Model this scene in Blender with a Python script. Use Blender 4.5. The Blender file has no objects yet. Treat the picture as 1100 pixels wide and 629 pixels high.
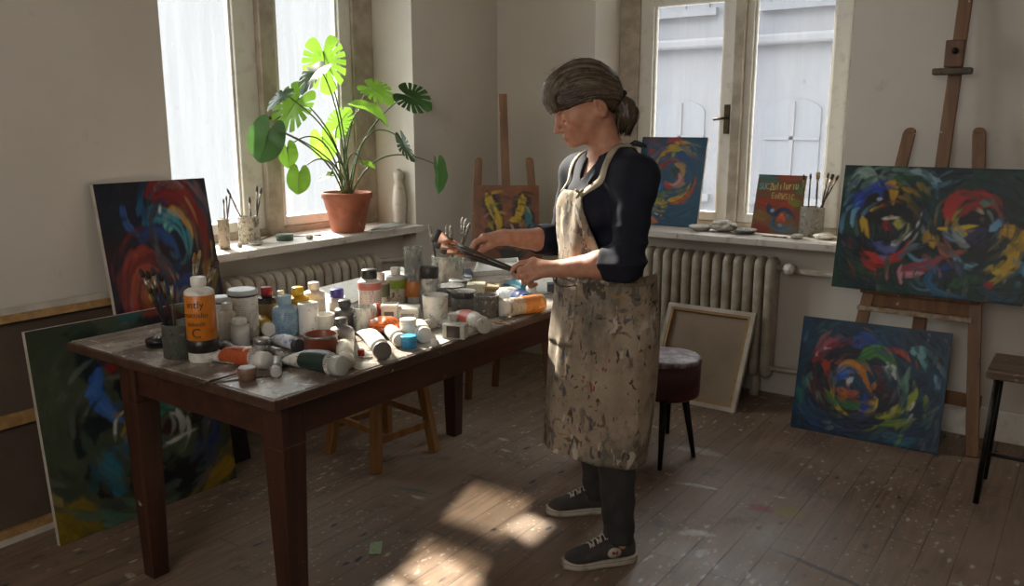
import bpy, bmesh, math, random
import numpy as np
from mathutils import Vector, Matrix

# ---------------------------------------------------------------- camera, light, exposure
S = bpy.context.scene
C = S.collection
S.view_settings.view_transform = 'Standard'
S.view_settings.look = 'None'
S.view_settings.gamma = 1.0
S.view_settings.use_curve_mapping = False
S.view_settings.exposure = 0.0

FPX, YAW, PITCH, CAMH = 891.0, -0.617, 0.199, 1.43
cd = bpy.data.cameras.new('camera')
cd.sensor_width = 36.0
cd.lens = FPX / 1100.0 * 36.0
cd.clip_start = 0.05
cam = bpy.data.objects.new('camera', cd)
C.objects.link(cam)
cam.location = (0, 0, CAMH)
cam.rotation_euler = (math.pi / 2 - PITCH, 0, -YAW)
S.camera = cam

world = bpy.data.worlds.new('overcast_sky')
S.world = world
world.use_nodes = True
_wt = world.node_tree
_b = _wt.nodes['Background']
_tc = _wt.nodes.new('ShaderNodeTexCoord'); _sp = _wt.nodes.new('ShaderNodeSeparateXYZ')
_wt.links.new(_tc.outputs['Generated'], _sp.inputs[0])
_mr = _wt.nodes.new('ShaderNodeMapRange'); _wt.links.new(_sp.outputs[2], _mr.inputs[0])
_mr.inputs[1].default_value = 0.20; _mr.inputs[2].default_value = 0.50      # overcast: pale at the roofs, brighter overhead
_mr.inputs[3].default_value = 0.80; _mr.inputs[4].default_value = 12.0
_b.inputs[0].default_value = (0.97, 0.98, 1.0, 1)
# unseen brighter patch added to the south-west sky to light the left window's reveal
_dt = _wt.nodes.new('ShaderNodeVectorMath'); _dt.operation = 'DOT_PRODUCT'; _wt.links.new(_tc.outputs['Generated'], _dt.inputs[0]); _dt.inputs[1].default_value = (-0.90, -0.40, 0.20)
_m2 = _wt.nodes.new('ShaderNodeMapRange'); _m2.interpolation_type = 'SMOOTHSTEP'; _wt.links.new(_dt.outputs['Value'], _m2.inputs[0])
_m2.inputs[1].default_value = 0.62; _m2.inputs[2].default_value = 0.95; _m2.inputs[3].default_value = 0.0; _m2.inputs[4].default_value = 10.5
_ad = _wt.nodes.new('ShaderNodeMath'); _ad.operation = 'ADD'; _wt.links.new(_mr.outputs[0], _ad.inputs[0]); _wt.links.new(_m2.outputs[0], _ad.inputs[1])
_wt.links.new(_ad.outputs[0], _b.inputs[1])


def lamp(name, kind, loc, direction, energy, color, **kw):
    l = bpy.data.lights.new(name, kind)
    l.energy = energy
    l.color = color
    o = bpy.data.objects.new(name, l)
    C.objects.link(o)
    o.location = loc
    o.rotation_euler = Vector(direction).to_track_quat('-Z', 'Y').to_euler()
    for k, v in kw.items():
        setattr(l, k, v)
    return o


SUN_DIR = Vector((0.93, -0.30, -0.60)).normalized()
lamp('sun', 'SUN', (-8, 4, 6), SUN_DIR, 30, (1.0, 0.90, 0.76), angle=0.03)
# added spot aimed through the added rear opening to make the floor's light patch
PATCH_DIR = Vector((-0.31, 0.95, -0.44)).normalized()
PATCH_TO = Vector((-1.69, 2.12, 0.0))
lamp('added_patch_spot', 'SPOT', PATCH_TO - PATCH_DIR * 90, PATCH_DIR, 2100000, (1.0, 0.90, 0.76),
     spot_size=0.022, spot_blend=0.1, shadow_soft_size=0.45)


# added area fill just inside the rear wall, standing in for unseen windows
lamp('added_rear_fill', 'AREA', (-0.6, -1.95, 2.35), (-0.36, 0.92, 0.34), 60, (1.0, 0.96, 0.90), shape='RECTANGLE', size=2.0, size_y=1.7)


def portal(loc, direction, sx, sy):
    o = lamp('daylight_portal', 'AREA', loc, direction, 1, (1, 1, 1), shape='RECTANGLE', size=sx, size_y=sy)
    o.data.cycles.is_portal = True
    return o


# ---------------------------------------------------------------- pixel -> place helpers (frame 1100x629)
F = np.array([math.sin(YAW) * math.cos(PITCH), math.cos(YAW) * math.cos(PITCH), -math.sin(PITCH)])
RR = np.array([math.cos(YAW), -math.sin(YAW), 0.0])
UU = np.cross(RR, F)
FH = np.array([math.sin(YAW), math.cos(YAW), 0.0])
ORI = np.array([0, 0, CAMH])
TZ = 0.76      # table top


def ray(x, y): return F + RR * (x - 550) / FPX - UU * (y - 314.5) / FPX
def at_z(x, y, z): d = ray(x, y); return ORI + d * ((z - CAMH) / d[2])
def at_x(x, y, X): d = ray(x, y); return ORI + d * (X / d[0])
def at_y(x, y, Y): d = ray(x, y); return ORI + d * (Y / d[1])
def at_w(x, y, w): d = ray(x, y); return ORI + d * (w / (d @ FH))
def uwz(u, w, z): return RR * u + FH * w + np.array([0, 0, z])


# ---------------------------------------------------------------- objects
def thing(name, label=None, cat=None, loc=(0, 0, 0), rotz=0.0, group=None, kind=None):
    o = bpy.data.objects.new(name, None)
    o.empty_display_size = 0.05
    C.objects.link(o)
    o.location = tuple(float(v) for v in loc)
    o.rotation_euler = (0, 0, rotz)
    tag(o, label, cat, group, kind)
    return o


def tag(o, label=None, cat=None, group=None, kind=None):
    if label: o['label'] = label
    if cat: o['category'] = cat
    if group: o['group'] = group
    if kind: o['kind'] = kind
    return o


class MB:
    """collects faces of one mesh"""
    def __init__(self):
        self.v = []; self.f = []; self.sm = []

    def add(self, vs, fs, smooth=True):
        n = len(self.v)
        self.v += [tuple(float(c) for c in p) for p in vs]
        self.f += [tuple(i + n for i in f) for f in fs]
        self.sm += [smooth] * len(fs)
        return self

    def box(self, c, s, rot=None, smooth=False):
        hx, hy, hz = s[0] / 2, s[1] / 2, s[2] / 2
        vs = [(x, y, z) for z in (-hz, hz) for y in (-hy, hy) for x in (-hx, hx)]
        if rot is not None: vs = [tuple(rot @ Vector(p)) for p in vs]
        vs = [(p[0] + c[0], p[1] + c[1], p[2] + c[2]) for p in vs]
        return self.add(vs, [(0, 2, 3, 1), (4, 5, 7, 6), (0, 1, 5, 4), (2, 6, 7, 3), (0, 4, 6, 2), (1, 3, 7, 5)], smooth)

    def span(self, a, b):
        return self.box([(a[i] + b[i]) / 2 for i in range(3)], [abs(b[i] - a[i]) for i in range(3)])

    def beam(self, a, b, w, d, up=(0, 0, 1), w2=None, d2=None):
        """a bar of rectangular section from a to b; w across, d along `up`"""
        a = Vector(a); b = Vector(b); t = (b - a).normalized()
        s = t.cross(Vector(up)).normalized(); u = s.cross(t)
        w2 = w if w2 is None else w2; d2 = d if d2 is None else d2
        vs = []
        for p, ww, dd in ((a, w, d), (b, w2, d2)):
            for sx, sy in ((-1, -1), (1, -1), (1, 1), (-1, 1)):
                vs.append(p + s * (sx * ww / 2) + u * (sy * dd / 2))
        return self.add(vs, [(0, 1, 2, 3), (7, 6, 5, 4), (0, 4, 5, 1), (1, 5, 6, 2), (2, 6, 7, 3), (3, 7, 4, 0)], False)

    def lathe(self, prof, seg=24, c=(0, 0, 0), M=None, sx=1.0, sy=1.0, caps=True):
        vs = []; fs = []; n = len(prof)
        for r, z in prof:
            for k in range(seg):
                a = 2 * math.pi * k / seg
                p = Vector((r * math.cos(a) * sx, r * math.sin(a) * sy, z))
                if M is not None: p = M @ p
                vs.append((p[0] + c[0], p[1] + c[1], p[2] + c[2]))
        for i in range(n - 1):
            for k in range(seg):
                k2 = (k + 1) % seg
                fs.append((i * seg + k, i * seg + k2, (i + 1) * seg + k2, (i + 1) * seg + k))
        if caps and prof[0][0] > 1e-6: fs.append(tuple(reversed(range(seg))))
        if caps and prof[-1][0] > 1e-6: fs.append(tuple((n - 1) * seg + k for k in range(seg)))
        return self.add(vs, fs)

    def rings(self, rings, cap=True, smooth=True):
        m = len(rings[0]); vs = [p for r in rings for p in r]; fs = []
        for i in range(len(rings) - 1):
            for k in range(m):
                k2 = (k + 1) % m
                fs.append((i * m + k, i * m + k2, (i + 1) * m + k2, (i + 1) * m + k))
        if cap:
            fs.append(tuple(reversed(range(m)))); fs.append(tuple((len(rings) - 1) * m + k for k in range(m)))
        return self.add(vs, fs, smooth)

    def tube(self, path, rad, seg=8):
        P = [Vector(p) for p in path]; n = len(P)
        if not hasattr(rad, '__len__'): rad = [rad] * n
        rings = []; up = Vector((0.13, 0.21, 1)).normalized()
        for i in range(n):
            t = (P[min(i + 1, n - 1)] - P[max(i - 1, 0)]).normalized()
            s = t.cross(up)
            if s.length < 1e-3: s = t.cross(Vector((1, 0, 0)))
            s.normalize(); u = s.cross(t); up = u
            rings.append([P[i] + (s * math.cos(2 * math.pi * k / seg) + u * math.sin(2 * math.pi * k / seg)) * rad[i] for k in range(seg)])
        return self.rings(rings)

    def grid(self, P, smooth=True):
        """P: rows of points"""
        m = len(P[0]); vs = [p for r in P for p in r]
        fs = [(i * m + k, i * m + k + 1, (i + 1) * m + k + 1, (i + 1) * m + k) for i in range(len(P) - 1) for k in range(m - 1)]
        return self.add(vs, fs, smooth)

    def build(self, name, m, parent=None, bevel=0.0, seg=2, kind=None, fixn=True):
        me = bpy.data.meshes.new(name)
        me.from_pydata(self.v, [], self.f)
        if fixn:
            bm = bmesh.new(); bm.from_mesh(me)
            bmesh.ops.recalc_face_normals(bm, faces=bm.faces)
            bm.to_mesh(me); bm.free()
        if len(me.polygons) == len(self.sm):
            me.polygons.foreach_set('use_smooth', self.sm)
        me.materials.append(m)
        o = bpy.data.objects.new(name, me)
        C.objects.link(o)
        if parent is not None: o.parent = parent
        if bevel:
            b = o.modifiers.new('bevel', 'BEVEL'); b.width = bevel; b.segments = seg; b.limit_method = 'ANGLE'; b.angle_limit = 0.6
        if kind: o['kind'] = kind
        return o


def bezier(p0, p1, p2, p3, n=14):
    p0, p1, p2, p3 = map(Vector, (p0, p1, p2, p3))
    return [p0 * (1 - t) ** 3 + p1 * 3 * t * (1 - t) ** 2 + p2 * 3 * t * t * (1 - t) + p3 * t ** 3 for t in [i / n for i in range(n + 1)]]


# ---------------------------------------------------------------- materials
def srgb(r, g, b):
    def f(c):
        c /= 255.0
        return c / 12.92 if c <= 0.04045 else ((c + 0.055) / 1.055) ** 2.4
    return (f(r), f(g), f(b), 1.0)


class NT:
    def __init__(self, name):
        self.m = bpy.data.materials.new(name); self.m.use_nodes = True
        self.t = self.m.node_tree; self.n = self.t.nodes; self.l = self.t.links
        self.bsdf = self.n['Principled BSDF']; self.out = self.n['Material Output']

    def node(self, typ, **kw):
        nd = self.n.new(typ)
        for k, v in kw.items(): setattr(nd, k, v)
        return nd

    def put(self, sock, v):
        if hasattr(v, 'is_output') or isinstance(v, bpy.types.NodeSocket): self.l.new(v, sock)
        else: sock.default_value = v

    def coord(self, scale=(1, 1, 1), kind='Object', loc=(0, 0, 0)):
        tc = self.node('ShaderNodeTexCoord'); mp = self.node('ShaderNodeMapping')
        self.l.new(tc.outputs[kind], mp.inputs[0]); mp.inputs['Scale'].default_value = scale; mp.inputs['Location'].default_value = loc
        return mp.outputs[0]

    def noise(self, vec, scale=5, detail=4, rough=0.55, dist=0.0):
        nd = self.node('ShaderNodeTexNoise'); self.l.new(vec, nd.inputs['Vector'])
        nd.inputs['Scale'].default_value = scale; nd.inputs['Detail'].default_value = detail
        nd.inputs['Roughness'].default_value = rough; nd.inputs['Distortion'].default_value = dist
        return nd.outputs

    def voronoi(self, vec, scale=20, feature='F1', rand=1.0):
        nd = self.node('ShaderNodeTexVoronoi', feature=feature); self.l.new(vec, nd.inputs['Vector'])
        nd.inputs['Scale'].default_value = scale; nd.inputs['Randomness'].default_value = rand
        return nd.outputs

    def math(self, op, a, b=None, clamp=False):
        nd = self.node('ShaderNodeMath', operation=op, use_clamp=clamp)
        self.put(nd.inputs[0], a)
        if b is not None: self.put(nd.inputs[1], b)
        return nd.outputs[0]

    def ramp(self, v, a, b, invert=False):
        nd = self.node('ShaderNodeMapRange', interpolation_type='SMOOTHSTEP'); self.put(nd.inputs[0], v)
        nd.inputs[1].default_value = a; nd.inputs[2].default_value = b
        nd.inputs[3].default_value = 1.0 if invert else 0.0; nd.inputs[4].default_value = 0.0 if invert else 1.0
        return nd.outputs[0]

    def mix(self, fac, a, b, blend='MIX'):
        nd = self.node('ShaderNodeMix', data_type='RGBA', blend_type=blend)
        self.put(nd.inputs[0], fac); self.put(nd.inputs[6], a); self.put(nd.inputs[7], b)
        return nd.outputs[2]

    def bump(self, h, strength=0.3, dist=0.01):
        nd = self.node('ShaderNodeBump'); nd.inputs['Strength'].default_value = strength; nd.inputs['Distance'].default_value = dist
        self.l.new(h, nd.inputs['Height']); self.l.new(nd.outputs[0], self.bsdf.inputs['Normal'])

    def color(self, c): self.put(self.bsdf.inputs['Base Color'], c)
    def rough(self, r): self.put(self.bsdf.inputs['Roughness'], r)


def M(name, col, rough=0.6, metal=0.0, col2=None, ns=8.0, lo=0.35, hi=0.65, bump=0.0, bs=None, stretch=(1, 1, 1),
      spots=(), spot_scale=30, spot_size=0.25, spec=None, trans=0.0, coat=0.0, dist=0.0, ink=None):
    t = NT(name)
    v = t.coord(stretch)
    c = col
    nz = t.noise(v, ns, 5, 0.6, dist)
    if col2 is not None:
        c = t.mix(t.ramp(nz[0], lo, hi), col, col2)
    for i, sc in enumerate(spots):
        vv = t.coord((1, 1, 0.75), loc=(3.1 * i + 1.7, 5.3 * i, 0.9 * i))
        q = t.noise(vv, spot_scale * (0.9 + 0.3 * i), 4, 0.62, 0.5)[0]
        thr = 0.70 - spot_size * 0.42
        c = t.mix(t.math('MULTIPLY', t.ramp(q, thr, thr + 0.05), 0.8), c, sc)
    if ink is not None:      # rows of small print
        vv = t.coord(); sp = t.node('ShaderNodeSeparateXYZ'); t.l.new(vv, sp.inputs[0])
        line = t.ramp(t.math('SINE', t.math('MULTIPLY', sp.outputs[2], 1150.0)), 0.1, 0.5)
        w = t.noise(t.coord((1, 1, 0.15)), 150, 2, 0.5)[0]
        blk = t.ramp(t.noise(t.coord((0.6, 0.6, 1)), 34, 2, 0.5)[0], 0.48, 0.52)
        c = t.mix(t.math('MULTIPLY', t.math('MULTIPLY', t.math('MULTIPLY', line, t.ramp(w, 0.44, 0.5)), blk), 0.75), c, ink)
    t.color(c); t.rough(rough)
    t.bsdf.inputs['Metallic'].default_value = metal
    if spec is not None: t.bsdf.inputs['Specular IOR Level'].default_value = spec
    if trans: t.bsdf.inputs['Transmission Weight'].default_value = trans
    if coat: t.bsdf.inputs['Coat Weight'].default_value = coat
    if bump:
        t.bump(t.noise(v, bs or ns * 3, 4, 0.6)[0], bump, 0.004)
    return t.m


def wood(name, a, b, rough=0.55, axis=2, scale=9.0, spots=(), bump=0.15, spot_scale=22, spot_size=0.2):
    st = [1, 1, 1]; st[axis] = 0.07
    return M(name, a, rough, col2=b, ns=scale * 3, lo=0.3, hi=0.7, bump=bump, stretch=tuple(st), spots=spots, dist=0.6, spot_scale=spot_scale, spot_size=spot_size)


def wall_mat():
    t = NT('wall_plaster'); v = t.coord()
    n1 = t.noise(v, 0.9, 5, 0.6)[0]; n2 = t.noise(v, 7, 6, 0.7)[0]
    c = t.mix(t.ramp(n1, 0.3, 0.7), srgb(196, 189, 178), srgb(207, 200, 189))
    c = t.mix(t.math('MULTIPLY', t.ramp(n2, 0.62, 0.75), 0.25), c, srgb(150, 138, 124))
    t.color(c); t.rough(0.85); t.bump(t.noise(v, 60, 3)[0], 0.08, 0.003)
    return t.m


def floor_mat():
    t = NT('worn_plank_floor')
    tc = t.node('ShaderNodeTexCoord'); sep = t.node('ShaderNodeSeparateXYZ'); t.l.new(tc.outputs['Object'], sep.inputs[0])
    X, Y = sep.outputs[0], sep.outputs[1]
    pitch = 0.1075
    q = t.math('DIVIDE', t.math('ADD', X, 0.3695 + 40 * pitch), pitch)
    idx = t.math('FLOOR', q); fr = t.math('SUBTRACT', q, idx)
    edge = t.math('MINIMUM', fr, t.math('SUBTRACT', 1.0, fr))
    wn = t.node('ShaderNodeTexWhiteNoise', noise_dimensions='1D'); t.l.new(idx, wn.inputs['W'])
    rnd = wn.outputs['Value']
    # butt joints, staggered per plank
    yq = t.math('ADD', t.math('DIVIDE', Y, 2.3), t.math('MULTIPLY', rnd, 7.3))
    yf = t.math('FRACT', yq); yedge = t.math('MINIMUM', yf, t.math('SUBTRACT', 1.0, yf))
    comb = t.node('ShaderNodeCombineXYZ')
    t.l.new(t.math('MULTIPLY', X, 1.0), comb.inputs[0]); t.l.new(t.math('MULTIPLY', Y, 0.10), comb.inputs[1]); t.l.new(t.math('MULTIPLY', rnd, 9.0), comb.inputs[2])
    grain = t.noise(comb.outputs[0], 26, 6, 0.65, 0.8)[0]
    v = t.coord()
    wear = t.noise(v, 2.2, 6, 0.65)[0]
    c = t.mix(t.ramp(grain, 0.3, 0.72), srgb(98, 78, 63), srgb(138, 114, 94))
    c = t.mix(t.math('MULTIPLY', rnd, 0.35), c, srgb(88, 68, 54))
    c = t.mix(t.ramp(wear, 0.35, 0.7), c, srgb(132, 113, 97))
    c = t.mix(t.math('MULTIPLY', t.ramp(t.noise(v, 5.5, 5, 0.7)[0], 0.55, 0.7), 0.5), c, srgb(64, 54, 48))
    # dried paint: pale flecks, elongated smears, colour drops
    def flecks(scale, size, gate, col, stretch=(1, 1, 1), gsc=1.6, loc=(0, 0, 0), amt=1.0):
        nonlocal c
        vv = t.coord(stretch, loc=loc)
        d = t.math('ADD', t.voronoi(vv, scale)['Distance'], t.math('MULTIPLY', t.noise(vv, scale * 1.6, 4, 0.7)[0], 0.75))
        g = t.ramp(t.noise(t.coord(loc=loc), gsc, 3)[0], gate, gate + 0.08)
        c = t.mix(t.math('MULTIPLY', t.math('MULTIPLY', t.ramp(d, size + 0.28, size + 0.40, True), g), amt), c, col)
    flecks(17, 0.20, 0.46, srgb(176, 168, 156), (1.6, 0.7, 1), amt=.85)
    flecks(42, 0.20, 0.47, srgb(166, 158, 146), (1, .7, 1), loc=(4, 1, 0), amt=.7)
    flecks(9, 0.14, 0.48, srgb(176, 170, 160), (0.5, 1.3, 1), loc=(7, 3, 0), amt=0.85)
    flecks(15, 0.16, 0.5, srgb(44, 46, 54), (1.2, 0.5, 1), loc=(2, 8, 0))
    flecks(21, 0.16, 0.53, srgb(92, 120, 104), loc=(9, 2, 0))
    flecks(26, 0.15, 0.55, srgb(148, 60, 46), loc=(1, 5, 0))
    # particular marks: (x, y, half length, half width, angle, colour)
    for mx, my, a, b, ang, col in [
            (-0.93, 2.95, .05, .028, 0.3, srgb(126, 38, 34)), (-0.83, 2.98, .06, .03, 0.4, srgb(134, 118, 50)),
            (-0.60, 2.62, .23, .010, -0.25, srgb(46, 44, 46)), (-0.36, 2.36, .20, .009, -0.2, srgb(40, 40, 46)),
            (-0.44, 2.44, .035, .012, 1.2, srgb(36, 44, 60)), (-0.38, 2.10, .045, .020, 0.2, srgb(40, 46, 70)),
            (-0.17, 2.22, .05, .016, 0.2, srgb(34, 34, 40)), (-0.10, 2.52, .09, .005, 0.9, srgb(190, 184, 172)),
            (-0.30, 2.55, .10, .006, 0.0, srgb(184, 178, 168)), (-1.05, 2.62, .07, .02, 0.5, srgb(190, 182, 172)),
            (-0.98, 2.50, .04, .014, 1.4, srgb(180, 172, 162)), (-2.12, 2.30, .10, .012, 0.3, srgb(70, 84, 78)),
            (-1.98, 2.55, .06, .010, 0.0, srgb(60, 76, 68)), (-1.20, 3.0, .09, .012, 0.2, srgb(188, 182, 174)),
            (-1.35, 3.35, .12, .03, 0.1, srgb(170, 162, 152)), (-1.86, 3.05, .07, .02, 0.5, srgb(182, 174, 164))]:
        dx = t.math('SUBTRACT', X, mx); dy = t.math('SUBTRACT', Y, my)
        ca, sa = math.cos(ang), math.sin(ang)
        a, b = a * 1.3, b * 1.7
        p = t.math('DIVIDE', t.math('ADD', t.math('MULTIPLY', dx, ca), t.math('MULTIPLY', dy, sa)), a)
        r = t.math('DIVIDE', t.math('SUBTRACT', t.math('MULTIPLY', dy, ca), t.math('MULTIPLY', dx, sa)), b)
        r = t.math('ADD', r, t.math('MULTIPLY', t.math('MULTIPLY', p, p), 0.6))
        d = t.math('ADD', t.math('ADD', t.math('MULTIPLY', p, p), t.math('MULTIPLY', r, r)), t.math('MULTIPLY', t.noise(v, 45, 5, 0.75)[0], 2.2))
        c = t.mix(t.math('MULTIPLY', t.ramp(d, 1.15, 1.9, True), 0.72), c, col)
    seam = t.math('MAXIMUM', t.math('MULTIPLY', t.ramp(edge, 0.006, 0.026, True), t.math('ADD', 0.35, t.math('MULTIPLY', t.ramp(t.noise(v, 1.7, 3)[0], 0.4, 0.62), 0.5))), t.math('MULTIPLY', t.ramp(yedge, 0.0004, 0.0012, True), 0.6))
    c = t.mix(seam, c, srgb(26, 20, 17))
    t.color(c)
    t.rough(t.math('ADD', 0.42, t.math('MULTIPLY', t.ramp(wear, 0.3, 0.75), 0.28)))
    h = t.math('SUBTRACT', t.math('MULTIPLY', grain, 0.3), seam)
    t.bump(h, 0.35, 0.004)
    return t.m


def glass_pane_mat():
    t = NT('dusty_window_glass')
    v = t.coord((6, 6, 0.5)); n = t.noise(v, 3.5, 5, 0.65, 0.3)[0]
    n2 = t.noise(t.coord((1, 1, 1)), 22, 3, 0.6)[0]
    vo = t.voronoi(t.coord((1, 1, 0.45)), 16)['Distance']
    spots = t.ramp(vo, 0.06, 0.13, True)
    dust = t.math('ADD', 0.10, t.math('MULTIPLY', t.ramp(n, 0.3, 0.75), 0.12))
    dust = t.math('ADD', dust, t.math('MULTIPLY', t.ramp(n2, 0.6, 0.75), 0.05))
    dust = t.math('ADD', dust, t.math('MULTIPLY', t.math('MULTIPLY', spots, t.math('GREATER_THAN', n2, 0.5)), 0.25), True)
    tr = t.node('ShaderNodeBsdfTransparent'); tr.inputs[0].default_value = (0.95, 0.97, 0.97, 1)
    tl = t.node('ShaderNodeBsdfTranslucent'); tl.inputs[0].default_value = (0.12, 0.126, 0.135, 1)
    mx = t.node('ShaderNodeMixShader'); t.l.new(dust, mx.inputs[0]); t.l.new(tr.outputs[0], mx.inputs[1]); t.l.new(tl.outputs[0], mx.inputs[2])
    gl = t.node('ShaderNodeBsdfGlossy'); gl.inputs['Roughness'].default_value = 0.08
    fr = t.node('ShaderNodeFresnel'); fr.inputs[0].default_value = 1.3
    m2 = t.node('ShaderNodeMixShader'); t.l.new(t.math('MULTIPLY', fr.outputs[0], 0.6), m2.inputs[0]); t.l.new(mx.outputs[0], m2.inputs[1]); t.l.new(gl.outputs[0], m2.inputs[2])
    t.l.new(m2.outputs[0], t.out.inputs[0])
    return t.m


def clear_mat(name, col, amount=0.55, dirt=None):
    """thin clear glass or plastic, partly smeared with paint"""
    t = NT(name)
    tr = t.node('ShaderNodeBsdfTransparent'); tr.inputs[0].default_value = (0.92, 0.94, 0.93, 1)
    n = t.noise(t.coord((1, 1, 0.4)), 22, 4, 0.6)[0]
    f = t.math('ADD', 1 - amount, t.math('MULTIPLY', t.ramp(n, 0.42, 0.62), 0.5), True)
    if dirt: t.color(t.mix(t.ramp(n, 0.45, 0.65), col, dirt))
    else: t.color(col)
    t.rough(0.15)
    mx = t.node('ShaderNodeMixShader'); t.l.new(f, mx.inputs[0]); t.l.new(tr.outputs[0], mx.inputs[1]); t.l.new(t.bsdf.outputs[0], mx.inputs[2])
    t.l.new(mx.outputs[0], t.out.inputs[0])
    return t.m


MAT = {}
MAT['wall'] = wall_mat()
MAT['floor'] = floor_mat()
MAT['pane'] = glass_pane_mat()
MAT['ceiling'] = M('ceiling_plaster', srgb(190, 184, 176), 0.9, col2=srgb(178, 170, 162), ns=2)
MAT['white_paint'] = M('aged_white_gloss_paint', srgb(222, 218, 208), 0.45, col2=srgb(198, 190, 176), ns=14, lo=0.5, hi=0.75, bump=0.1)
MAT['frame_brown'] = M('window_frame_shabby_paint', srgb(186, 176, 160), 0.55, col2=srgb(158, 146, 128), ns=9, bump=0.12)
MAT['sill'] = M('sill_chipped_white_paint', srgb(200, 192, 182), 0.5, col2=srgb(150, 140, 128), ns=11, lo=0.52, hi=0.72, bump=0.15,
                spots=(srgb(120, 112, 104), srgb(90, 100, 90)), spot_scale=26, spot_size=0.12)
MAT['radiator'] = M('radiator_cream_enamel', srgb(184, 176, 160), 0.4, col2=srgb(158, 146, 128), ns=12, bump=0.08)
MAT['brass'] = M('old_brass', srgb(92, 80, 58), 0.45, 0.8, col2=srgb(64, 56, 44), ns=30)
MAT['black_iron'] = M('black_iron', srgb(26, 24, 24), 0.45, 0.6, col2=srgb(40, 36, 33), ns=30)
MAT['dark_paint'] = M('dark_dried_paint', srgb(32, 32, 34), 0.5, col2=srgb(70, 66, 62), ns=40, bump=0.3)
MAT['facade'] = M('facade_render', srgb(94, 93, 95), 0.9, col2=srgb(88, 88, 92), ns=0.6)
MAT['facade_dark'] = M('facade_window_dark', srgb(86, 87, 91), 0.4)
MAT['roof'] = M('roof_grey', srgb(150, 150, 160), 0.8)
MAT['yard'] = M('yard_paving', srgb(160, 158, 154), 0.9, col2=srgb(140, 138, 134), ns=1)
MAT['easel_wood'] = wood('easel_beech', srgb(128, 90, 56), srgb(100, 66, 40), 0.5, spots=(srgb(190, 180, 164), srgb(60, 50, 46)), spot_scale=34, spot_size=0.08)
MAT['easel_dark'] = wood('easel_walnut', srgb(112, 72, 42), srgb(84, 52, 30), 0.5, spots=(srgb(160, 150, 136),), spot_scale=34, spot_size=0.06)
MAT['stool_wood'] = wood('stool_pine', srgb(152, 108, 60), srgb(120, 80, 42), 0.5)
MAT['raw_pine'] = wood('stretcher_pine', srgb(178, 142, 92), srgb(152, 116, 70), 0.6, axis=0)
MAT['canvas_raw'] = M('raw_canvas_back', srgb(156, 138, 118), 0.9, col2=srgb(142, 124, 104), ns=3, bump=0.2, bs=260)
MAT['canvas_white'] = M('primed_canvas_edge', srgb(202, 194, 182), 0.8, col2=srgb(180, 170, 156), ns=10, bump=0.2, bs=220)
MAT['canvas_dark'] = M('canvas_back_dark', srgb(92, 78, 64), 0.9, col2=srgb(80, 66, 54), ns=3, bump=0.2, bs=260)
# ---------------------------------------------------------------- room shell
XL, YB, XR, YR, ZC = -3.14, 4.27, 1.7, -2.2, 3.05
T = 0.42

FX0, FX1 = -0.425, -0.145      # glass of the added opening, sized to shape the light patch

def shell():
    MB().span((XL - T, YR - T, -0.2), (XR + T, YB + T, 0.0)).build('floor', MAT['floor'], kind='structure')
    MB().span((XL - T, YR - T, ZC), (XR + T, YB + T, ZC + 0.2)).build('ceiling', MAT['ceiling'], kind='structure')
    w = MB()   # left wall, opening Y 2.0..3.49
    w.span((XL - T, YR - T, 0), (XL, 2.0, ZC)); w.span((XL - T, 3.49, 0), (XL, YB + T, ZC))
    w.span((XL - T, 2.0, 2.78), (XL, 3.49, ZC)); w.span((XL - T, 2.0, 0), (XL - 0.10, 3.49, 0.848))
    w.build('wall_left', MAT['wall'], kind='structure')
    w = MB()   # back wall, opening X -2.45..-1.05
    w.span((XL, YB, 0), (-2.45, YB + T, ZC)); w.span((-1.05, YB, 0), (XR + T, YB + T, ZC))
    w.span((-2.45, YB, 2.78), (-1.05, YB + T, ZC)); w.span((-2.45, YB + 0.09, 0), (-1.05, YB + T, 0.826))
    w.build('wall_back', MAT['wall'], kind='structure')
    MB().span((XR, YR - T, 0), (XR + T, YB, ZC)).build('wall_right', MAT['wall'], kind='structure')
    w = MB()   # rear wall with an opening added for the floor's light patch
    w.span((XL, YR - 0.2, 0), (FX0 - 0.08, YR, ZC)); w.span((FX1 + 0.16, YR - 0.2, 0), (XR, YR, ZC))
    w.span((FX0 - 0.08, YR - 0.2, 0), (FX1 + 0.16, YR, 1.76)); w.span((FX0 - 0.08, YR - 0.2, 2.34), (FX1 + 0.16, YR, ZC))
    w.build('wall_rear', MAT['wall'], kind='structure')
    MB().span((-1.05, YB - 0.022, 0), (XR, YB, 0.15)).build('baseboard_back', MAT['white_paint'], bevel=0.006, kind='structure')
    MB().span((XL, YR, 0), (XL + 0.022, 2.0, 0.15)).build('baseboard_left', MAT['white_paint'], bevel=0.006, kind='structure')
    MB().span((XL, YR, 0), (-0.3, YR + 0.022, 0.15)).build('baseboard_rear', MAT['white_paint'], bevel=0.006, kind='structure')
    # sills
    MB().span((XL - 0.36, 2.004, 0.848), (-3.142, 3.486, 0.882)).span((-3.1421, 1.95, 0.848), (-3.085, 3.50, 0.882)).build('trim_1', MAT['sill'], kind='structure')
    MB().span((-2.446, YB - 0.001, 0.826), (-1.054, YB + 0.33, 0.857)).span((-2.52, 4.175, 0.826), (-0.985, YB - 0.0005, 0.857)).build('trim_2', MAT['sill'], kind='structure')

shell()


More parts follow.
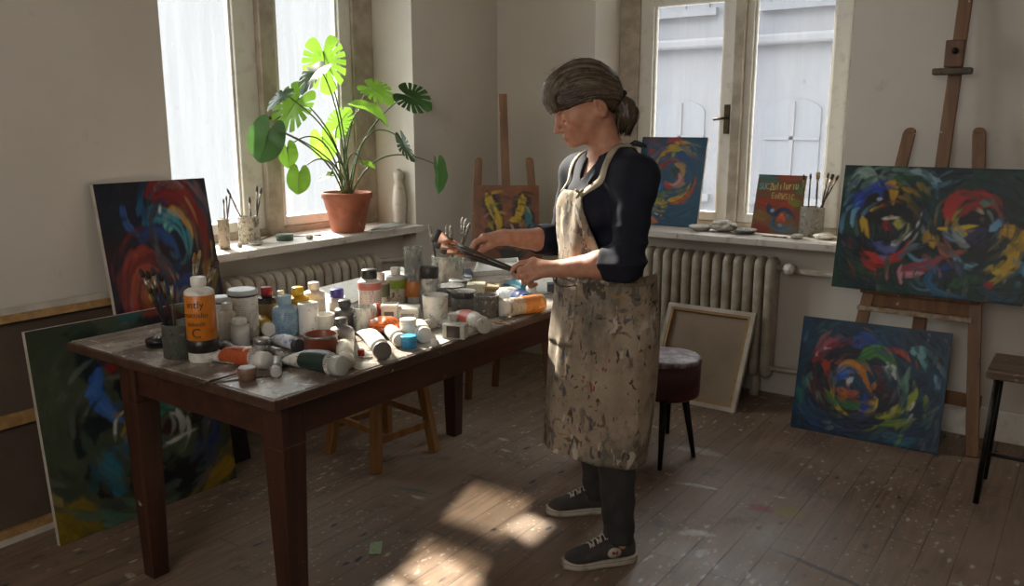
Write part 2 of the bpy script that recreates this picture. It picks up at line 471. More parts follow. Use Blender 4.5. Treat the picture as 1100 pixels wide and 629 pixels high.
def window(n, P, a0, a1, frame_l, panes, z0, zt, zh, handle_a, names):
    """P(a, d, z): local to world, d out of the room from the wall face; panes: list of (a0, a1) of glass"""
    def bx(mb, a, b, d0, d1, zz0, zz1):
        p, q = P(a, d0, zz0), P(b, d1, zz1)
        return mb.span([min(p[i], q[i]) for i in range(3)], [max(p[i], q[i]) for i in range(3)])
    root = thing('window_%d' % n, kind='structure')
    D = 0.30
    fr = MB()
    (pl0, pl1), (pr0, pr1) = panes
    ml, mr = names
    bx(fr, a0, pl0 - 0.085, D - 0.01, D + 0.10, z0, zh); bx(fr, pr1 + 0.085, a1, D - 0.01, D + 0.10, z0, zh)
    bx(fr, pl0 - 0.085, pr1 + 0.085, D - 0.005, D + 0.10, z0, z0 + 0.035)
    bx(fr, pl0 - 0.085, pr1 + 0.085, D - 0.02, D + 0.10, zt + 0.06, zt + 0.15)
    bx(fr, pl0 - 0.085, pr1 + 0.085, D - 0.005, D + 0.10, zh - 0.06, zh)
    bx(fr, ml, mr, D - 0.03, D + 0.10, z0, zh)
    fr.build('frame', MAT['frame_brown'], root, bevel=0.006)
    for (p0, p1), (o0, o1) in ((panes[0], (pl0 - 0.085, ml)), (panes[1], (mr, pr1 + 0.085))):
        cs = MB()
        bx(cs, o0, p0, D + 0.005, D + 0.06, z0 + 0.035, zt + 0.06); bx(cs, p1, o1, D + 0.005, D + 0.06, z0 + 0.035, zt + 0.06)
        bx(cs, p0, p1, D + 0.005, D + 0.06, z0 + 0.035, z0 + 0.085); bx(cs, p0, p1, D + 0.005, D + 0.06, zt, zt + 0.06)
        # glazing bead, a step inside the sash
        for q in ((p0, p0 + 0.012, z0 + 0.085, zt), (p1 - 0.012, p1, z0 + 0.085, zt)):
            bx(cs, q[0], q[1], D + 0.02, D + 0.05, q[2], q[3])
        so = cs.build('casement', MAT['white_paint'], root, bevel=0.005)
        bx(MB(), p0 - 0.005, p1 + 0.005, D + 0.033, D + 0.037, z0 + 0.08, zt + 0.005).build('pane', MAT['pane'], so)
        up = MB()
        bx(up, o0, p0 - 0.01, D + 0.005, D + 0.06, zt + 0.15, zh - 0.06); bx(up, p1 + 0.01, o1, D + 0.005, D + 0.06, zt + 0.15, zh - 0.06)
        bx(up, p0 - 0.01, p1 + 0.01, D + 0.005, D + 0.06, zt + 0.15, zt + 0.19); bx(up, p0 - 0.01, p1 + 0.01, D + 0.005, D + 0.06, zh - 0.10, zh - 0.06)
        uo = up.build('top_light', MAT['white_paint'], root, bevel=0.005)
        bx(MB(), p0 - 0.015, p1 + 0.015, D + 0.033, D + 0.037, zt + 0.185, zh - 0.095).build('pane', MAT['pane'], uo)
    h = MB()
    za = 1.47
    bx(h, handle_a - 0.014, handle_a + 0.014, D - 0.012, D + 0.006, za - 0.085, za + 0.075)
    h.tube([P(handle_a, D - 0.01, za), P(handle_a, D - 0.045, za)], 0.008)
    h.tube([P(handle_a + 0.03, D - 0.045, za + 0.004), P(handle_a - 0.06, D - 0.05, za - 0.006)], [0.007, 0.008])
    h.build('handle', MAT['brass'], root)
    return root


window(1, lambda a, d, z: (XL - d, a, z), 2.0, 3.49, 0, [(2.19, 2.575), (2.835, 3.25)], 0.882, 2.12, 2.78, 2.76, (2.70, 2.79))
window(2, lambda a, d, z: (a, YB + d, z), -2.45, -1.05, 0, [(-2.236, -1.81), (-1.64, -1.214)], 0.857, 2.10, 2.78, -1.765, (-1.735, -1.68))

def added_fanlight():  # added unseen opening that trims the spot to the floor's light patch
    root = thing('window_3', kind='structure')
    f = MB(); y0, y1 = YR - 0.035, YR - 0.005
    zs = (1.841, 1.971, 2.036, 2.175)
    f.span((FX0 - 0.08, y0, 1.76), (FX0, y1, 2.34)); f.span((FX1, y0, 1.76), (FX1 + 0.16, y1, 2.34))
    f.span((FX0, y0, 1.76), (FX1, y1, zs[0])); f.span((FX0, y0, zs[1]), (FX1, y1, zs[2])); f.span((FX0, y0, zs[3]), (FX1, y1, 2.34))
    f.build('frame', MAT['white_paint'], root)
    MB().span((FX0 - 0.01, YR - 0.022, zs[0] - 0.01), (FX1 + 0.01, YR - 0.018, zs[3] + 0.01)).build('pane', MAT['pane'], root)
added_fanlight()

portal((XL - T - 0.02, 2.745, 1.83), (1, 0, 0), 1.48, 1.9)
portal((-1.75, YB + T + 0.02, 1.82), (0, -1, 0), 1.39, 1.92)


def outside():
    MB().span((-30, 5, -8.2), (30, 40, -8.0)).build('ground', MAT['yard'], kind='structure')
    b = thing('building', 'pale rendered townhouse across the yard seen through the dusty panes', 'building', (0, 17, -8))
    x0, x1, top = -14.0, 3.5, 15.2
    w = MB(); w.span((x0, 0, 0), (x1, 8, top)); w.build('wall', MAT['facade'], b)
    MB().span((x0 - 0.3, -0.45, top - 0.25), (x1 + 0.3, 8.2, top + 0.12)).span((x0, -0.2, 11.0), (x1, 0.05, 11.2)).span((x0, -0.2, 7.2), (x1, 0.05, 7.4)).build('cornice', MAT['facade'], b, bevel=0.05)
    for r, z in enumerate((8.0, 11.8)):
        for k in range(7):
            x = x0 + 1.6 + k * 2.4
            wi = MB(); pts = []
            hw, hh = 0.55, 1.7
            for i in range(13):
                a = math.pi * i / 12
                pts.append((x + hw * math.cos(a), z + hh + 0.25 * math.sin(a)))
            pts = [(x + hw, z)] + pts + [(x - hw, z)]
            wi.rings([[(p[0], -0.03, p[1]) for p in pts], [(p[0], 0.05, p[1]) for p in pts]], smooth=False)
            wo = wi.build('window', MAT['facade_dark'], b)
            s = MB(); s.span((x - 0.75, -0.16, z - 0.15), (x + 0.75, 0.02, z))
            s.span((x - 0.04, -0.06, z), (x + 0.04, 0.02, z + hh + 0.2)); s.span((x - hw, -0.06, z + 1.15), (x + hw, 0.02, z + 1.22))
            s.build('sill', MAT['facade'], wo)
outside()


# ---------------------------------------------------------------- radiators
def radiator(P, a_end, n, step, z0, z1, depth, label, pipes):
    root = thing('radiator', label, 'radiator', P(a_end, depth / 2, 0))
    inv = Matrix.Translation(-root.location)
    def loc(a, d, z):
        p = P(a, d, z); return (p[0] - root.location[0], p[1] - root.location[1], p[2] - root.location[2])
    for k in range(n):
        a = a_end + (k + 0.5) * step
        ring = []
        # outline of a section seen from its end: rounded column pair
        out = []
        R = 0.045
        for cx, cz, s in ((depth - R, z1 - R, 0), (R, z1 - R, 1), (R, z0 + R, 2), (depth - R, z0 + R, 3)):
            for i in range(6):
                an = math.pi / 2 * (s + i / 5.0)
                out.append((cx + R * math.cos(an), cz + R * math.sin(an)))
        cd_, cz_ = depth / 2, (z0 + z1) / 2
        rs = []
        hw = abs(step) * 0.40
        for t, sc in ((-1, 0.018), (-0.82, 0.006), (-0.4, 0.0), (0.4, 0.0), (0.82, 0.006), (1, 0.018)):
            rs.append([loc(a + t * hw, d + (sc if d < cd_ else -sc), z + (sc if z < cz_ else -sc)) for d, z in out])
        m = MB().rings(rs)
        m.tube([loc(a - abs(step) / 2, cd_, z1 - 0.05), loc(a + abs(step) / 2, cd_, z1 - 0.05)], 0.022, 10)
        m.tube([loc(a - abs(step) / 2, cd_, z0 + 0.05), loc(a + abs(step) / 2, cd_, z0 + 0.05)], 0.022, 10)
        m.build('section', MAT['radiator'], root)
    for k in (1, n - 2):
        a = a_end + (k + 0.5) * step
        f = MB(); f.tube([loc(a, depth * 0.5, z0 + 0.03), loc(a, depth * 0.5, 0.0)], [0.02, 0.028], 10)
        f.build('foot', MAT['radiator'], root)
    for pts, r in pipes:
        MB().tube([loc(*q) for q in pts], r, 10).build('pipe', MAT['radiator'], root)
    return root, loc


P1 = lambda a, d, z: (-3.19 + d, a, z)
P2 = lambda a, d, z: (a, 4.345 - d, z)
radiator(P1, 2.10, 18, 0.058, 0.12, 0.765, 0.13, 'cream ribbed radiator below the window with the monstera, behind the table',
         [([(3.14, 0.065, 0.715), (3.20, 0.065, 0.715), (3.40, 0.065, 0.70)], 0.016)])
rr, rl = radiator(P2, -1.335, 15, -0.058, 0.11, 0.757, 0.13, 'cream ribbed radiator behind the round stool and the blank canvas',
         [([(-1.34, 0.065, 0.707), (-1.24, 0.065, 0.707)], 0.015),
          ([(-1.34, 0.065, 0.16), (-1.26, 0.065, 0.16), (-1.20, 0.04, 0.155), (-1.10, 0.02, 0.155)], 0.015)])
hp_ = thing('heating_pipe', 'thin horizontal heating pipe along the back wall, right of the radiator knob', 'pipe', P2(-1.235, 0.10, 0.70))
MB().tube([Vector(P2(*q)) - hp_.location for q in ((-1.235, 0.10, 0.70), (-0.85, 0.10, 0.70), (0.2, 0.10, 0.69))], 0.015, 10).build('pipe_run', MAT['radiator'], hp_)
v = MB(); v.lathe([(0.0, -0.035), (0.022, -0.032), (0.028, -0.012), (0.030, 0.012), (0.026, 0.03), (0.0, 0.034)], 16, rl(-1.265, 0.10, 0.712), Matrix.Rotation(math.pi / 2, 3, 'X'))
v.build('valve_knob', MAT['white_paint'], rr)


# ---------------------------------------------------------------- the work table
MAT['table_top'] = M('stained_pale_sheen_top', srgb(112, 100, 90), 0.36, col2=srgb(178, 168, 156), ns=13, lo=0.40, hi=0.66, bump=0.25, bs=40, stretch=(1, 0.22, 1),
                     spots=(srgb(216, 208, 198), srgb(64, 56, 50), srgb(190, 182, 172), srgb(110, 70, 54)), spot_scale=26, spot_size=0.22)  # paler streaks put window sheen into the colour; spots are dried paint
MAT['table_wood'] = wood('red_brown_table_wood', srgb(76, 42, 29), srgb(50, 28, 20), 0.4, axis=1, spots=(srgb(170, 156, 140),), spot_scale=26, spot_size=0.04)
MAT['table_leg'] = wood('red_brown_leg_wood', srgb(70, 40, 28), srgb(46, 26, 19), 0.4, axis=2, spots=(srgb(170, 156, 140),), spot_scale=26, spot_size=0.04)
MAT['table_edge'] = wood('worn_table_edge', srgb(84, 58, 44), srgb(56, 38, 28), 0.45, axis=1, spots=(srgb(180, 170, 156),), spot_scale=30, spot_size=0.08)
TX0, TX1, TY0, TY1 = -2.62, -1.63, 1.27, 3.25

def table():
    t = thing('work_table', 'long dark red-brown wooden table covered in paint tubes and bottles', 'table', (TX0, TY0, 0))
    t.location = (0, 0, 0)
    top = MB()
    xs = [TX0, -2.37, -2.12, -1.87, TX1]
    for a, b in zip(xs[:-1], xs[1:]):
        top.span((a + 0.0008, TY0, 0.732), (b - 0.0008, TY1, TZ))
    top.build('table_top', MAT['table_top'], t, bevel=0.003, seg=1)
    MB().span((TX1, TY0, 0.730), (TX1 + 0.012, TY1, 0.7585)).span((TX0, TY0 - 0.012, 0.730), (TX1 + 0.012, TY0, 0.7585)).build('edge_strip', MAT['table_edge'], t, bevel=0.003, seg=1)
    ap = MB()
    x0, x1, y0, y1 = -2.40, -1.665, 1.315, 3.02
    ap.span((x0, y0, 0.625), (x0 + 0.022, y1, 0.732)); ap.span((x1 - 0.022, y0, 0.625), (x1, y1, 0.732))
    ap.span((x0 + .022, y0, 0.625), (x1 - .022, y0 + 0.022, 0.732)); ap.span((x0 + .022, y1 - 0.022, 0.625), (x1 - .022, y1, 0.732))
    ap.build('apron_board', MAT['table_wood'], t, bevel=0.003)
    for x, y in ((-2.372, 1.345), (-1.705, 1.355), (-2.372, 2.87), (-1.705, 2.99)):
        l = MB()
        l.beam((x, y, 0.732), (x, y, 0.60), 0.082, 0.082, (0, 1, 0))
        l.beam((x, y, 0.60), (x, y, 0.0), 0.080, 0.080, (0, 1, 0), 0.056, 0.056)
        l.build('leg', MAT['table_leg'], t, bevel=0.004)
    return t
table()


# ---------------------------------------------------------------- stools
def wood_stool():
    t = thing('wooden_stool', 'small light wooden stool tucked under the work table', 'stool', (0, 0, 0))
    c = np.array([-2.50, 2.52]); hs = 0.115; hb = 0.165
    MB().span((c[0] - 0.15, c[1] - 0.15, 0.44), (c[0] + 0.15, c[1] + 0.15, 0.47)).build('seat', MAT['stool_wood'], t, bevel=0.01)
    leg = {}
    rot = -0.12
    for sx in (-1, 1):
        for sy in (-1, 1):
            ca, sa = math.cos(rot), math.sin(rot)
            def rp(h): return (c[0] + (sx * h * ca - sy * h * sa), c[1] + (sx * h * sa + sy * h * ca))
            a, b = rp(hs), rp(hb)
            leg[sx, sy] = (Vector((*a, 0.44)), Vector((*b, 0)))
            MB().beam((*a, 0.44), (*b, 0.0), 0.042, 0.036, (0, 1, 0)).build('leg', MAT['stool_wood'], t, bevel=0.004)
    def at(s, z): return leg[s][1].lerp(leg[s][0], z / 0.44)
    for s1, s2, z in (((-1, -1), (1, -1), 0.17), ((-1, 1), (1, 1), 0.17), ((-1, -1), (-1, 1), 0.13), ((1, -1), (1, 1), 0.13)):
        MB().beam(at(s1, z), at(s2, z), 0.018, 0.032).build('stretcher', MAT['stool_wood'], t, bevel=0.003)
wood_stool()

def round_stool():
    c = at_z(717, 381, 0.445); h = 0.445
    t = thing('round_stool', 'round dark red leather stool with a paint-spattered top, beside the woman', 'stool', (c[0], c[1], 0))
    R = 0.145
    leather = M('oxblood_leather', srgb(74, 30, 34), 0.38, col2=srgb(58, 22, 27), ns=10, bump=0.25, bs=90, spots=(srgb(150, 140, 134),), spot_scale=18, spot_size=0.05)
    topm = M('spattered_leather_top', srgb(98, 66, 70), 0.5, col2=srgb(150, 136, 140), ns=14, lo=0.42, hi=0.6, bump=0.25, bs=60,
             spots=(srgb(200, 194, 194), srgb(70, 44, 48)), spot_scale=28, spot_size=0.2)
    MB().lathe([(0.0, 0.268), (R * 0.9, 0.268), (R * 0.985, 0.276), (R, 0.29), (R * 1.01, 0.35), (R * 1.01, 0.425)], 48).build('drum', leather, t)
    MB().lathe([(R * 1.01, 0.423), (R * 1.025, 0.430), (R * 1.01, 0.438), (R * 0.96, 0.445), (R * 0.7, 0.4495), (0.0, 0.452)], 48).build('seat_pad', topm, t)
    for p in ((745, 490), (717, 465), (655, 500), (640, 470)):
        b = at_z(p[0], p[1], 0)
        if p[0] < 700:
            ref = at_z(745 if p[1] == 500 else 717, 490 if p[1] == 500 else 465, 0)
            b = np.array([2 * c[0] - (at_z(717, 465, 0) if p[1] == 500 else at_z(745, 490, 0))[0], 2 * c[1] - (at_z(717, 465, 0) if p[1] == 500 else at_z(745, 490, 0))[1], 0])
        d = Vector((b[0] - c[0], b[1] - c[1], 0)); 
        a = d * 0.62
        MB().tube([(a.x, a.y, 0.275), (d.x, d.y, 0.0)], [0.017, 0.0095], 12).build('leg', MAT['black_iron'], t)
round_stool()

def side_stool():
    h = 0.535
    a, b = at_z(1063, 500, 0), at_z(1087, 490, 0)
    c = at_z(1066, 388, h)
    t = thing('wooden_seat_stool', 'worn wooden stool with thin black metal legs at the right edge', 'stool', (0, 0, 0))
    x0, y0 = c[0] - 0.005, c[1] - 0.14
    seat = MB().span((x0, y0, h - 0.035), (x0 + 0.34, y0 + 0.30, h))
    seat.build('seat', wood('stool_grey_board', srgb(112, 92, 76), srgb(80, 62, 50), 0.5, axis=0, spots=(srgb(150, 140, 128),)), t, bevel=0.006)
    for (x, y) in ((x0 + 0.035, y0 + 0.04), (x0 + 0.305, y0 + 0.04), (x0 + 0.035, y0 + 0.26), (x0 + 0.305, y0 + 0.26)):
        dx = -0.02 if x < x0 + 0.1 else 0.02; dy = -0.03 if y < y0 + 0.1 else 0.03
        MB().tube([(x, y, h - 0.035), (x + dx, y + dy, 0)], 0.011, 10).build('leg', MAT['black_iron'], t)
    MB().tube([(x0 + 0.028, y0 + 0.03, 0.2), (x0 + 0.312, y0 + 0.03, 0.2)], 0.007, 8).build('stretcher', MAT['black_iron'], t)
side_stool()
# ---------------------------------------------------------------- painted canvases
_rng = np.random.RandomState(7)

def vnoise(h, w, cell, rng):
    """smooth value noise"""
    gh, gw = int(h / cell) + 3, int(w / cell) + 3
    g = rng.rand(gh, gw)
    y = np.arange(h) / cell; x = np.arange(w) / cell
    y0 = y.astype(int); x0 = x.astype(int)
    fy = y - y0; fx = x - x0
    fy = (fy * fy * (3 - 2 * fy))[:, None]; fx = (fx * fx * (3 - 2 * fx))[None, :]
    a = g[y0][:, x0]; b = g[y0][:, x0 + 1]; c = g[y0 + 1][:, x0]; d = g[y0 + 1][:, x0 + 1]
    return (a * (1 - fx) + b * fx) * (1 - fy) + (c * (1 - fx) + d * fx) * fy


def spline(pts, n=26):
    P = np.array(pts, float)
    if len(P) == 2: return P[0] + (P[1] - P[0]) * np.linspace(0, 1, n)[:, None]
    P = np.vstack([2 * P[0] - P[1], P, 2 * P[-1] - P[-2]])
    out = []
    segs = len(P) - 3; per = max(3, n // segs)
    for i in range(segs):
        p0, p1, p2, p3 = P[i:i + 4]
        for t in np.linspace(0, 1, per, endpoint=(i == segs - 1)):
            out.append(0.5 * ((2 * p1) + (-p0 + p2) * t + (2 * p0 - 5 * p1 + 4 * p2 - p3) * t * t + (-p0 + 3 * p1 - 3 * p2 + p3) * t ** 3))
    return np.array(out)


class Paint:
    def __init__(self, w, h, aspect, base, base2, seed):
        """w,h: sample counts; coordinates run 0..1 across and 0..1 down"""
        self.w, self.h, self.asp = w, h, aspect
        self.rng = np.random.RandomState(seed)
        n = 0.6 * vnoise(h, w, 38, self.rng) + 0.4 * vnoise(h, w, 11, self.rng)
        n = np.clip((n - 0.3) / 0.4, 0, 1)[..., None]
        self.c = np.array(base[:3]) * (1 - n) + np.array(base2[:3]) * n
        self.z = 0.3 * vnoise(h, w, 3, self.rng)
        self.X = (np.arange(w) / (w - 1))[None, :] * np.ones((h, 1))
        self.Y = (np.arange(h) / (h - 1))[:, None] * np.ones((1, w))

    def stroke(self, pts, width, col, col2=None, taper=True, alpha=0.95, rough=1.0):
        P = spline(pts); a = self.asp
        Q = P * np.array([a, 1.0])
        m = width * 1.3
        x0, x1 = (Q[:, 0].min() - m) / a, (Q[:, 0].max() + m) / a; y0, y1 = Q[:, 1].min() - m, Q[:, 1].max() + m
        i0, i1 = max(0, int(y0 * (self.h - 1))), min(self.h, int(y1 * (self.h - 1)) + 2)
        j0, j1 = max(0, int(x0 * (self.w - 1))), min(self.w, int(x1 * (self.w - 1)) + 2)
        if i1 <= i0 or j1 <= j0: return
        px = self.X[i0:i1, j0:j1] * a; py = self.Y[i0:i1, j0:j1]
        best = np.full(px.shape, 9.0); sd = np.zeros(px.shape); tt = np.zeros(px.shape)
        n = len(Q) - 1
        for k in range(n):
            ax, ay = Q[k]; bx, by = Q[k + 1]; dx, dy = bx - ax, by - ay; L2 = dx * dx + dy * dy + 1e-12
            u = np.clip(((px - ax) * dx + (py - ay) * dy) / L2, 0, 1)
            ex, ey = px - ax - u * dx, py - ay - u * dy
            d = np.sqrt(ex * ex + ey * ey); s = (dx * ey - dy * ex) / math.sqrt(L2)
            q = d < best
            best[q] = d[q]; sd[q] = s[q]; tt[q] = (k + u[q]) / n
        hw = width * 0.5
        if taper: hw = hw * np.clip(np.minimum(0.35 + tt * 5, 0.2 + (1 - tt) * 2.2), 0.15, 1)
        rng = self.rng
        table = rng.rand(64); tb2 = rng.rand(64)
        f = (sd / width + 0.5) * 22; fi = np.clip(f.astype(int), 0, 62); fr = np.clip(f - fi, 0, 1)
        streak = table[fi] * (1 - fr) + table[fi + 1] * fr
        along = tb2[np.clip((tt * 30).astype(int), 0, 63)]
        edge = .5 * vnoise(px.shape[0], px.shape[1], 7, rng) + .5 * vnoise(px.shape[0], px.shape[1], 2.5, rng)
        d = best / np.maximum(hw, 1e-4) + (edge - 0.5) * 0.5 * rough
        cov = np.clip((1.0 - d) / 0.30, 0, 1)
        cov *= np.clip(1.25 - np.maximum(0, tt - 0.55) * streak * 2.2 * rough, 0, 1) * alpha
        c = np.array(col[:3])[None, None, :] * (0.72 + 0.5 * streak[..., None])
        if col2 is not None:
            mix = np.clip(streak * 0.7 + tt * 0.6 - 0.35, 0, 1)[..., None]
            c = c * (1 - mix) + np.array(col2[:3])[None, None, :] * (0.75 + 0.45 * streak[..., None]) * mix
        A = cov[..., None]
        self.c[i0:i1, j0:j1] = self.c[i0:i1, j0:j1] * (1 - A) + c * A
        self.z[i0:i1, j0:j1] = self.z[i0:i1, j0:j1] * (1 - cov * 0.8) + cov * (0.5 + 0.9 * streak)

    def fill(self, n, cols, wlo, whi, center=None, spread=0.5):
        """loose under-painting strokes, circling `center` when given"""
        r = self.rng
        for _ in range(n):
            col = cols[r.randint(len(cols))]
            if center is not None:
                cx, cy = center[r.randint(len(center))]
                R = 0.08 + r.rand() * spread; a0 = r.rand() * 6.28; da = (0.5 + r.rand()) * (1 if r.rand() < 0.7 else -1)
                pts = [(cx + R * math.cos(a0 + da * t) / self.asp, cy + R * math.sin(a0 + da * t)) for t in (0, 0.33, 0.66, 1)]
            else:
                x, y, a = r.rand(), r.rand(), r.rand() * 6.28; L = 0.1 + 0.2 * r.rand()
                pts = [(x, y), (x + L * math.cos(a) * .5, y + L * math.sin(a) * .5 + .03), (x + L * math.cos(a), y + L * math.sin(a))]
            self.stroke(pts, wlo + (whi - wlo) * r.rand(), col, cols[r.randint(len(cols))], alpha=0.85)


    def smudge(self, n, centers, wlo=.018, whi=.05, jit=.35, seed=1):
        # small wet-in-wet touches that drag the colours already there along the big movements
        r = np.random.RandomState(seed)
        for _ in range(n):
            x, y = r.rand(), r.rand()
            cx, cy = centers[int(np.argmin([(x - c[0]) ** 2 * self.asp ** 2 + (y - c[1]) ** 2 for c in centers]))]
            dx, dy = (x - cx) * self.asp, y - cy; R = math.hypot(dx, dy) + .02; a0 = math.atan2(dy, dx) + (r.rand() - .5) * .3
            L = (.05 + .13 * r.rand()) / max(R, .12)
            x2, y2 = min(.99, max(.01, x + (r.rand() - .5) * .12)), min(.99, max(.01, y + (r.rand() - .5) * .12))
            c = self.c[int(y2 * (self.h - 1)), int(x2 * (self.w - 1))]
            k = 1 + (r.rand() - .45) * jit * 2; c = np.clip(c * k + (r.rand(3) - .5) * .02 + (.10 if r.rand() < .07 else 0), 0, 1)
            R2 = R * (1 + (r.rand() - .5) * .25)
            pts = [(cx + (R + (R2 - R) * t) * math.cos(a0 + L * t) / self.asp, cy + (R + (R2 - R) * t) * math.sin(a0 + L * t)) for t in (0, .5, 1)]
            self.stroke(pts, wlo + (whi - wlo) * r.rand(), c, self.c[int(y * (self.h - 1)), int(x * (self.w - 1))], alpha=.75, rough=1.3)
        return self


def oil_mat():
    t = NT('oil_paint')
    at = t.node('ShaderNodeVertexColor'); at.layer_name = 'pigment'
    n = t.noise(t.coord(), 260, 3, 0.6)[0]
    t.color(at.outputs[0]); t.rough(0.42)
    t.bsdf.inputs['Specular IOR Level'].default_value = 0.35
    t.bump(n, 0.12, 0.001)
    return t.m
MAT['oil'] = oil_mat()


def canvas(name, label, BL, BR, TL, paint, thick=0.02, cat='painting', group=None, edge='canvas_white', relief=0.0007):
    """BL, BR, TL: corners of the painted face in the room"""
    BL, BR, TL = map(lambda p: Vector([float(c) for c in p]), (BL, BR, TL))
    ex = BR - BL; W = ex.length; ex.normalize()
    ey = TL - BL; ey -= ex * ey.dot(ex); H = ey.length; ey.normalize()
    nz = ex.cross(ey)          # faces the viewer
    root = thing(name, label, cat, BL + ex * (W / 2), group=group)
    o = Vector(root.location)
    def P(x, y, z): return BL + ex * (x * W) + ey * (y * H) + nz * z - o
    if paint is not None:
        h, w = paint.h, paint.w
        X = np.linspace(0, 1, w)[None, :, None]; Y = np.linspace(1, 0, h)[:, None, None]
        eX = np.array(ex) * W; eY = np.array(ey) * H; N = np.array(nz)
        rim = np.minimum(np.minimum(paint.X, 1 - paint.X) * w, np.minimum(paint.Y, 1 - paint.Y) * h)
        zz = (paint.z * relief * np.clip(rim / 3, 0, 1))[..., None]
        V = (np.array(BL - o) + X * eX + Y * eY + N * zz).reshape(-1, 3)
        idx = np.arange(h * w).reshape(h, w)
        Fq = np.stack([idx[1:, :-1], idx[1:, 1:], idx[:-1, 1:], idx[:-1, :-1]], -1).reshape(-1, 4)
        me = bpy.data.meshes.new('painted_face')
        me.vertices.add(len(V)); me.vertices.foreach_set('co', V.astype(np.float32).ravel())
        me.loops.add(Fq.size); me.loops.foreach_set('vertex_index', Fq.ravel().astype(np.int32))
        me.polygons.add(len(Fq)); me.polygons.foreach_set('loop_start', (np.arange(len(Fq)) * 4).astype(np.int32))
        me.update(calc_edges=True)
        me.polygons.foreach_set('use_smooth', np.ones(len(Fq), bool))
        ca = me.color_attributes.new('pigment', 'FLOAT_COLOR', 'POINT')
        pc = paint.c.copy()
        for _ in range(2): pc[1:-1, 1:-1] = (pc[1:-1, 1:-1] * 2 + pc[:-2, 1:-1] + pc[2:, 1:-1] + pc[1:-1, :-2] + pc[1:-1, 2:]) / 6   # wet edges blend
        col = np.ones((h * w, 4), np.float32); col[:, :3] = np.clip(pc.reshape(-1, 3) * 0.80, 0, 1)
        ca.data.foreach_set('color', col.ravel())
        me.materials.append(MAT['oil'])
        fo = bpy.data.objects.new('painted_face', me); C.objects.link(fo); fo.parent = root
    # canvas wrapped round the stretcher: a shallow tray open at the back
    b = MB(); e = 0.0006
    q = [(0, 0), (1, 0), (1, 1), (0, 1)]
    front = [P(x, y, -e) for x, y in q]; back = [P(x, y, -thick) for x, y in q]
    b.add(front + back, [(0, 1, 2, 3), (0, 4, 5, 1), (1, 5, 6, 2), (2, 6, 7, 3), (3, 7, 4, 0)], False)
    b.build('canvas_wrap', MAT[edge], root, fixn=False)
    s = MB(); bw = 0.045
    def bar(x0, x1, y0, y1):
        pts = [P(x, y, z) for z in (-thick, -0.004) for x, y in ((x0, y0), (x1, y0), (x1, y1), (x0, y1))]
        s.add(pts, [(0, 3, 2, 1), (4, 5, 6, 7), (0, 1, 5, 4), (1, 2, 6, 5), (2, 3, 7, 6), (3, 0, 4, 7)], False)
    fx, fy = bw / W, bw / H; g = 0.003
    bar(g / W, fx, g / H, 1 - g / H); bar(1 - fx, 1 - g / W, g / H, 1 - g / H); bar(fx, 1 - fx, g / H, fy); bar(fx, 1 - fx, 1 - fy, 1 - g / H)
    s.build('stretcher', MAT['raw_pine'], root)
    return root


def hx(s): return srgb(int(s[0:2], 16), int(s[2:4], 16), int(s[4:6], 16))
NAVY, DKBL, BLUE, LBLUE, TEAL, DTEAL, DGREEN, GREEN, LGREEN = map(hx, ('141a2c', '16243c', '1c4cb0', '7cb4d8', '2c7c88', '173c46', '16352a', '2c6a3e', '7cae6c'))
RED, DRED, ORNG, YELL, LYEL, WHT, PINK, BLK, MAROON, OLIVE, GOLD = map(hx, ('c42a1e', '7a1f1c', 'd26a26', 'd9b024', 'ddd084', 'd8dcd4', 'cf7f86', '0d0f14', '45161c', '5a5c2c', 'b98a1e'))

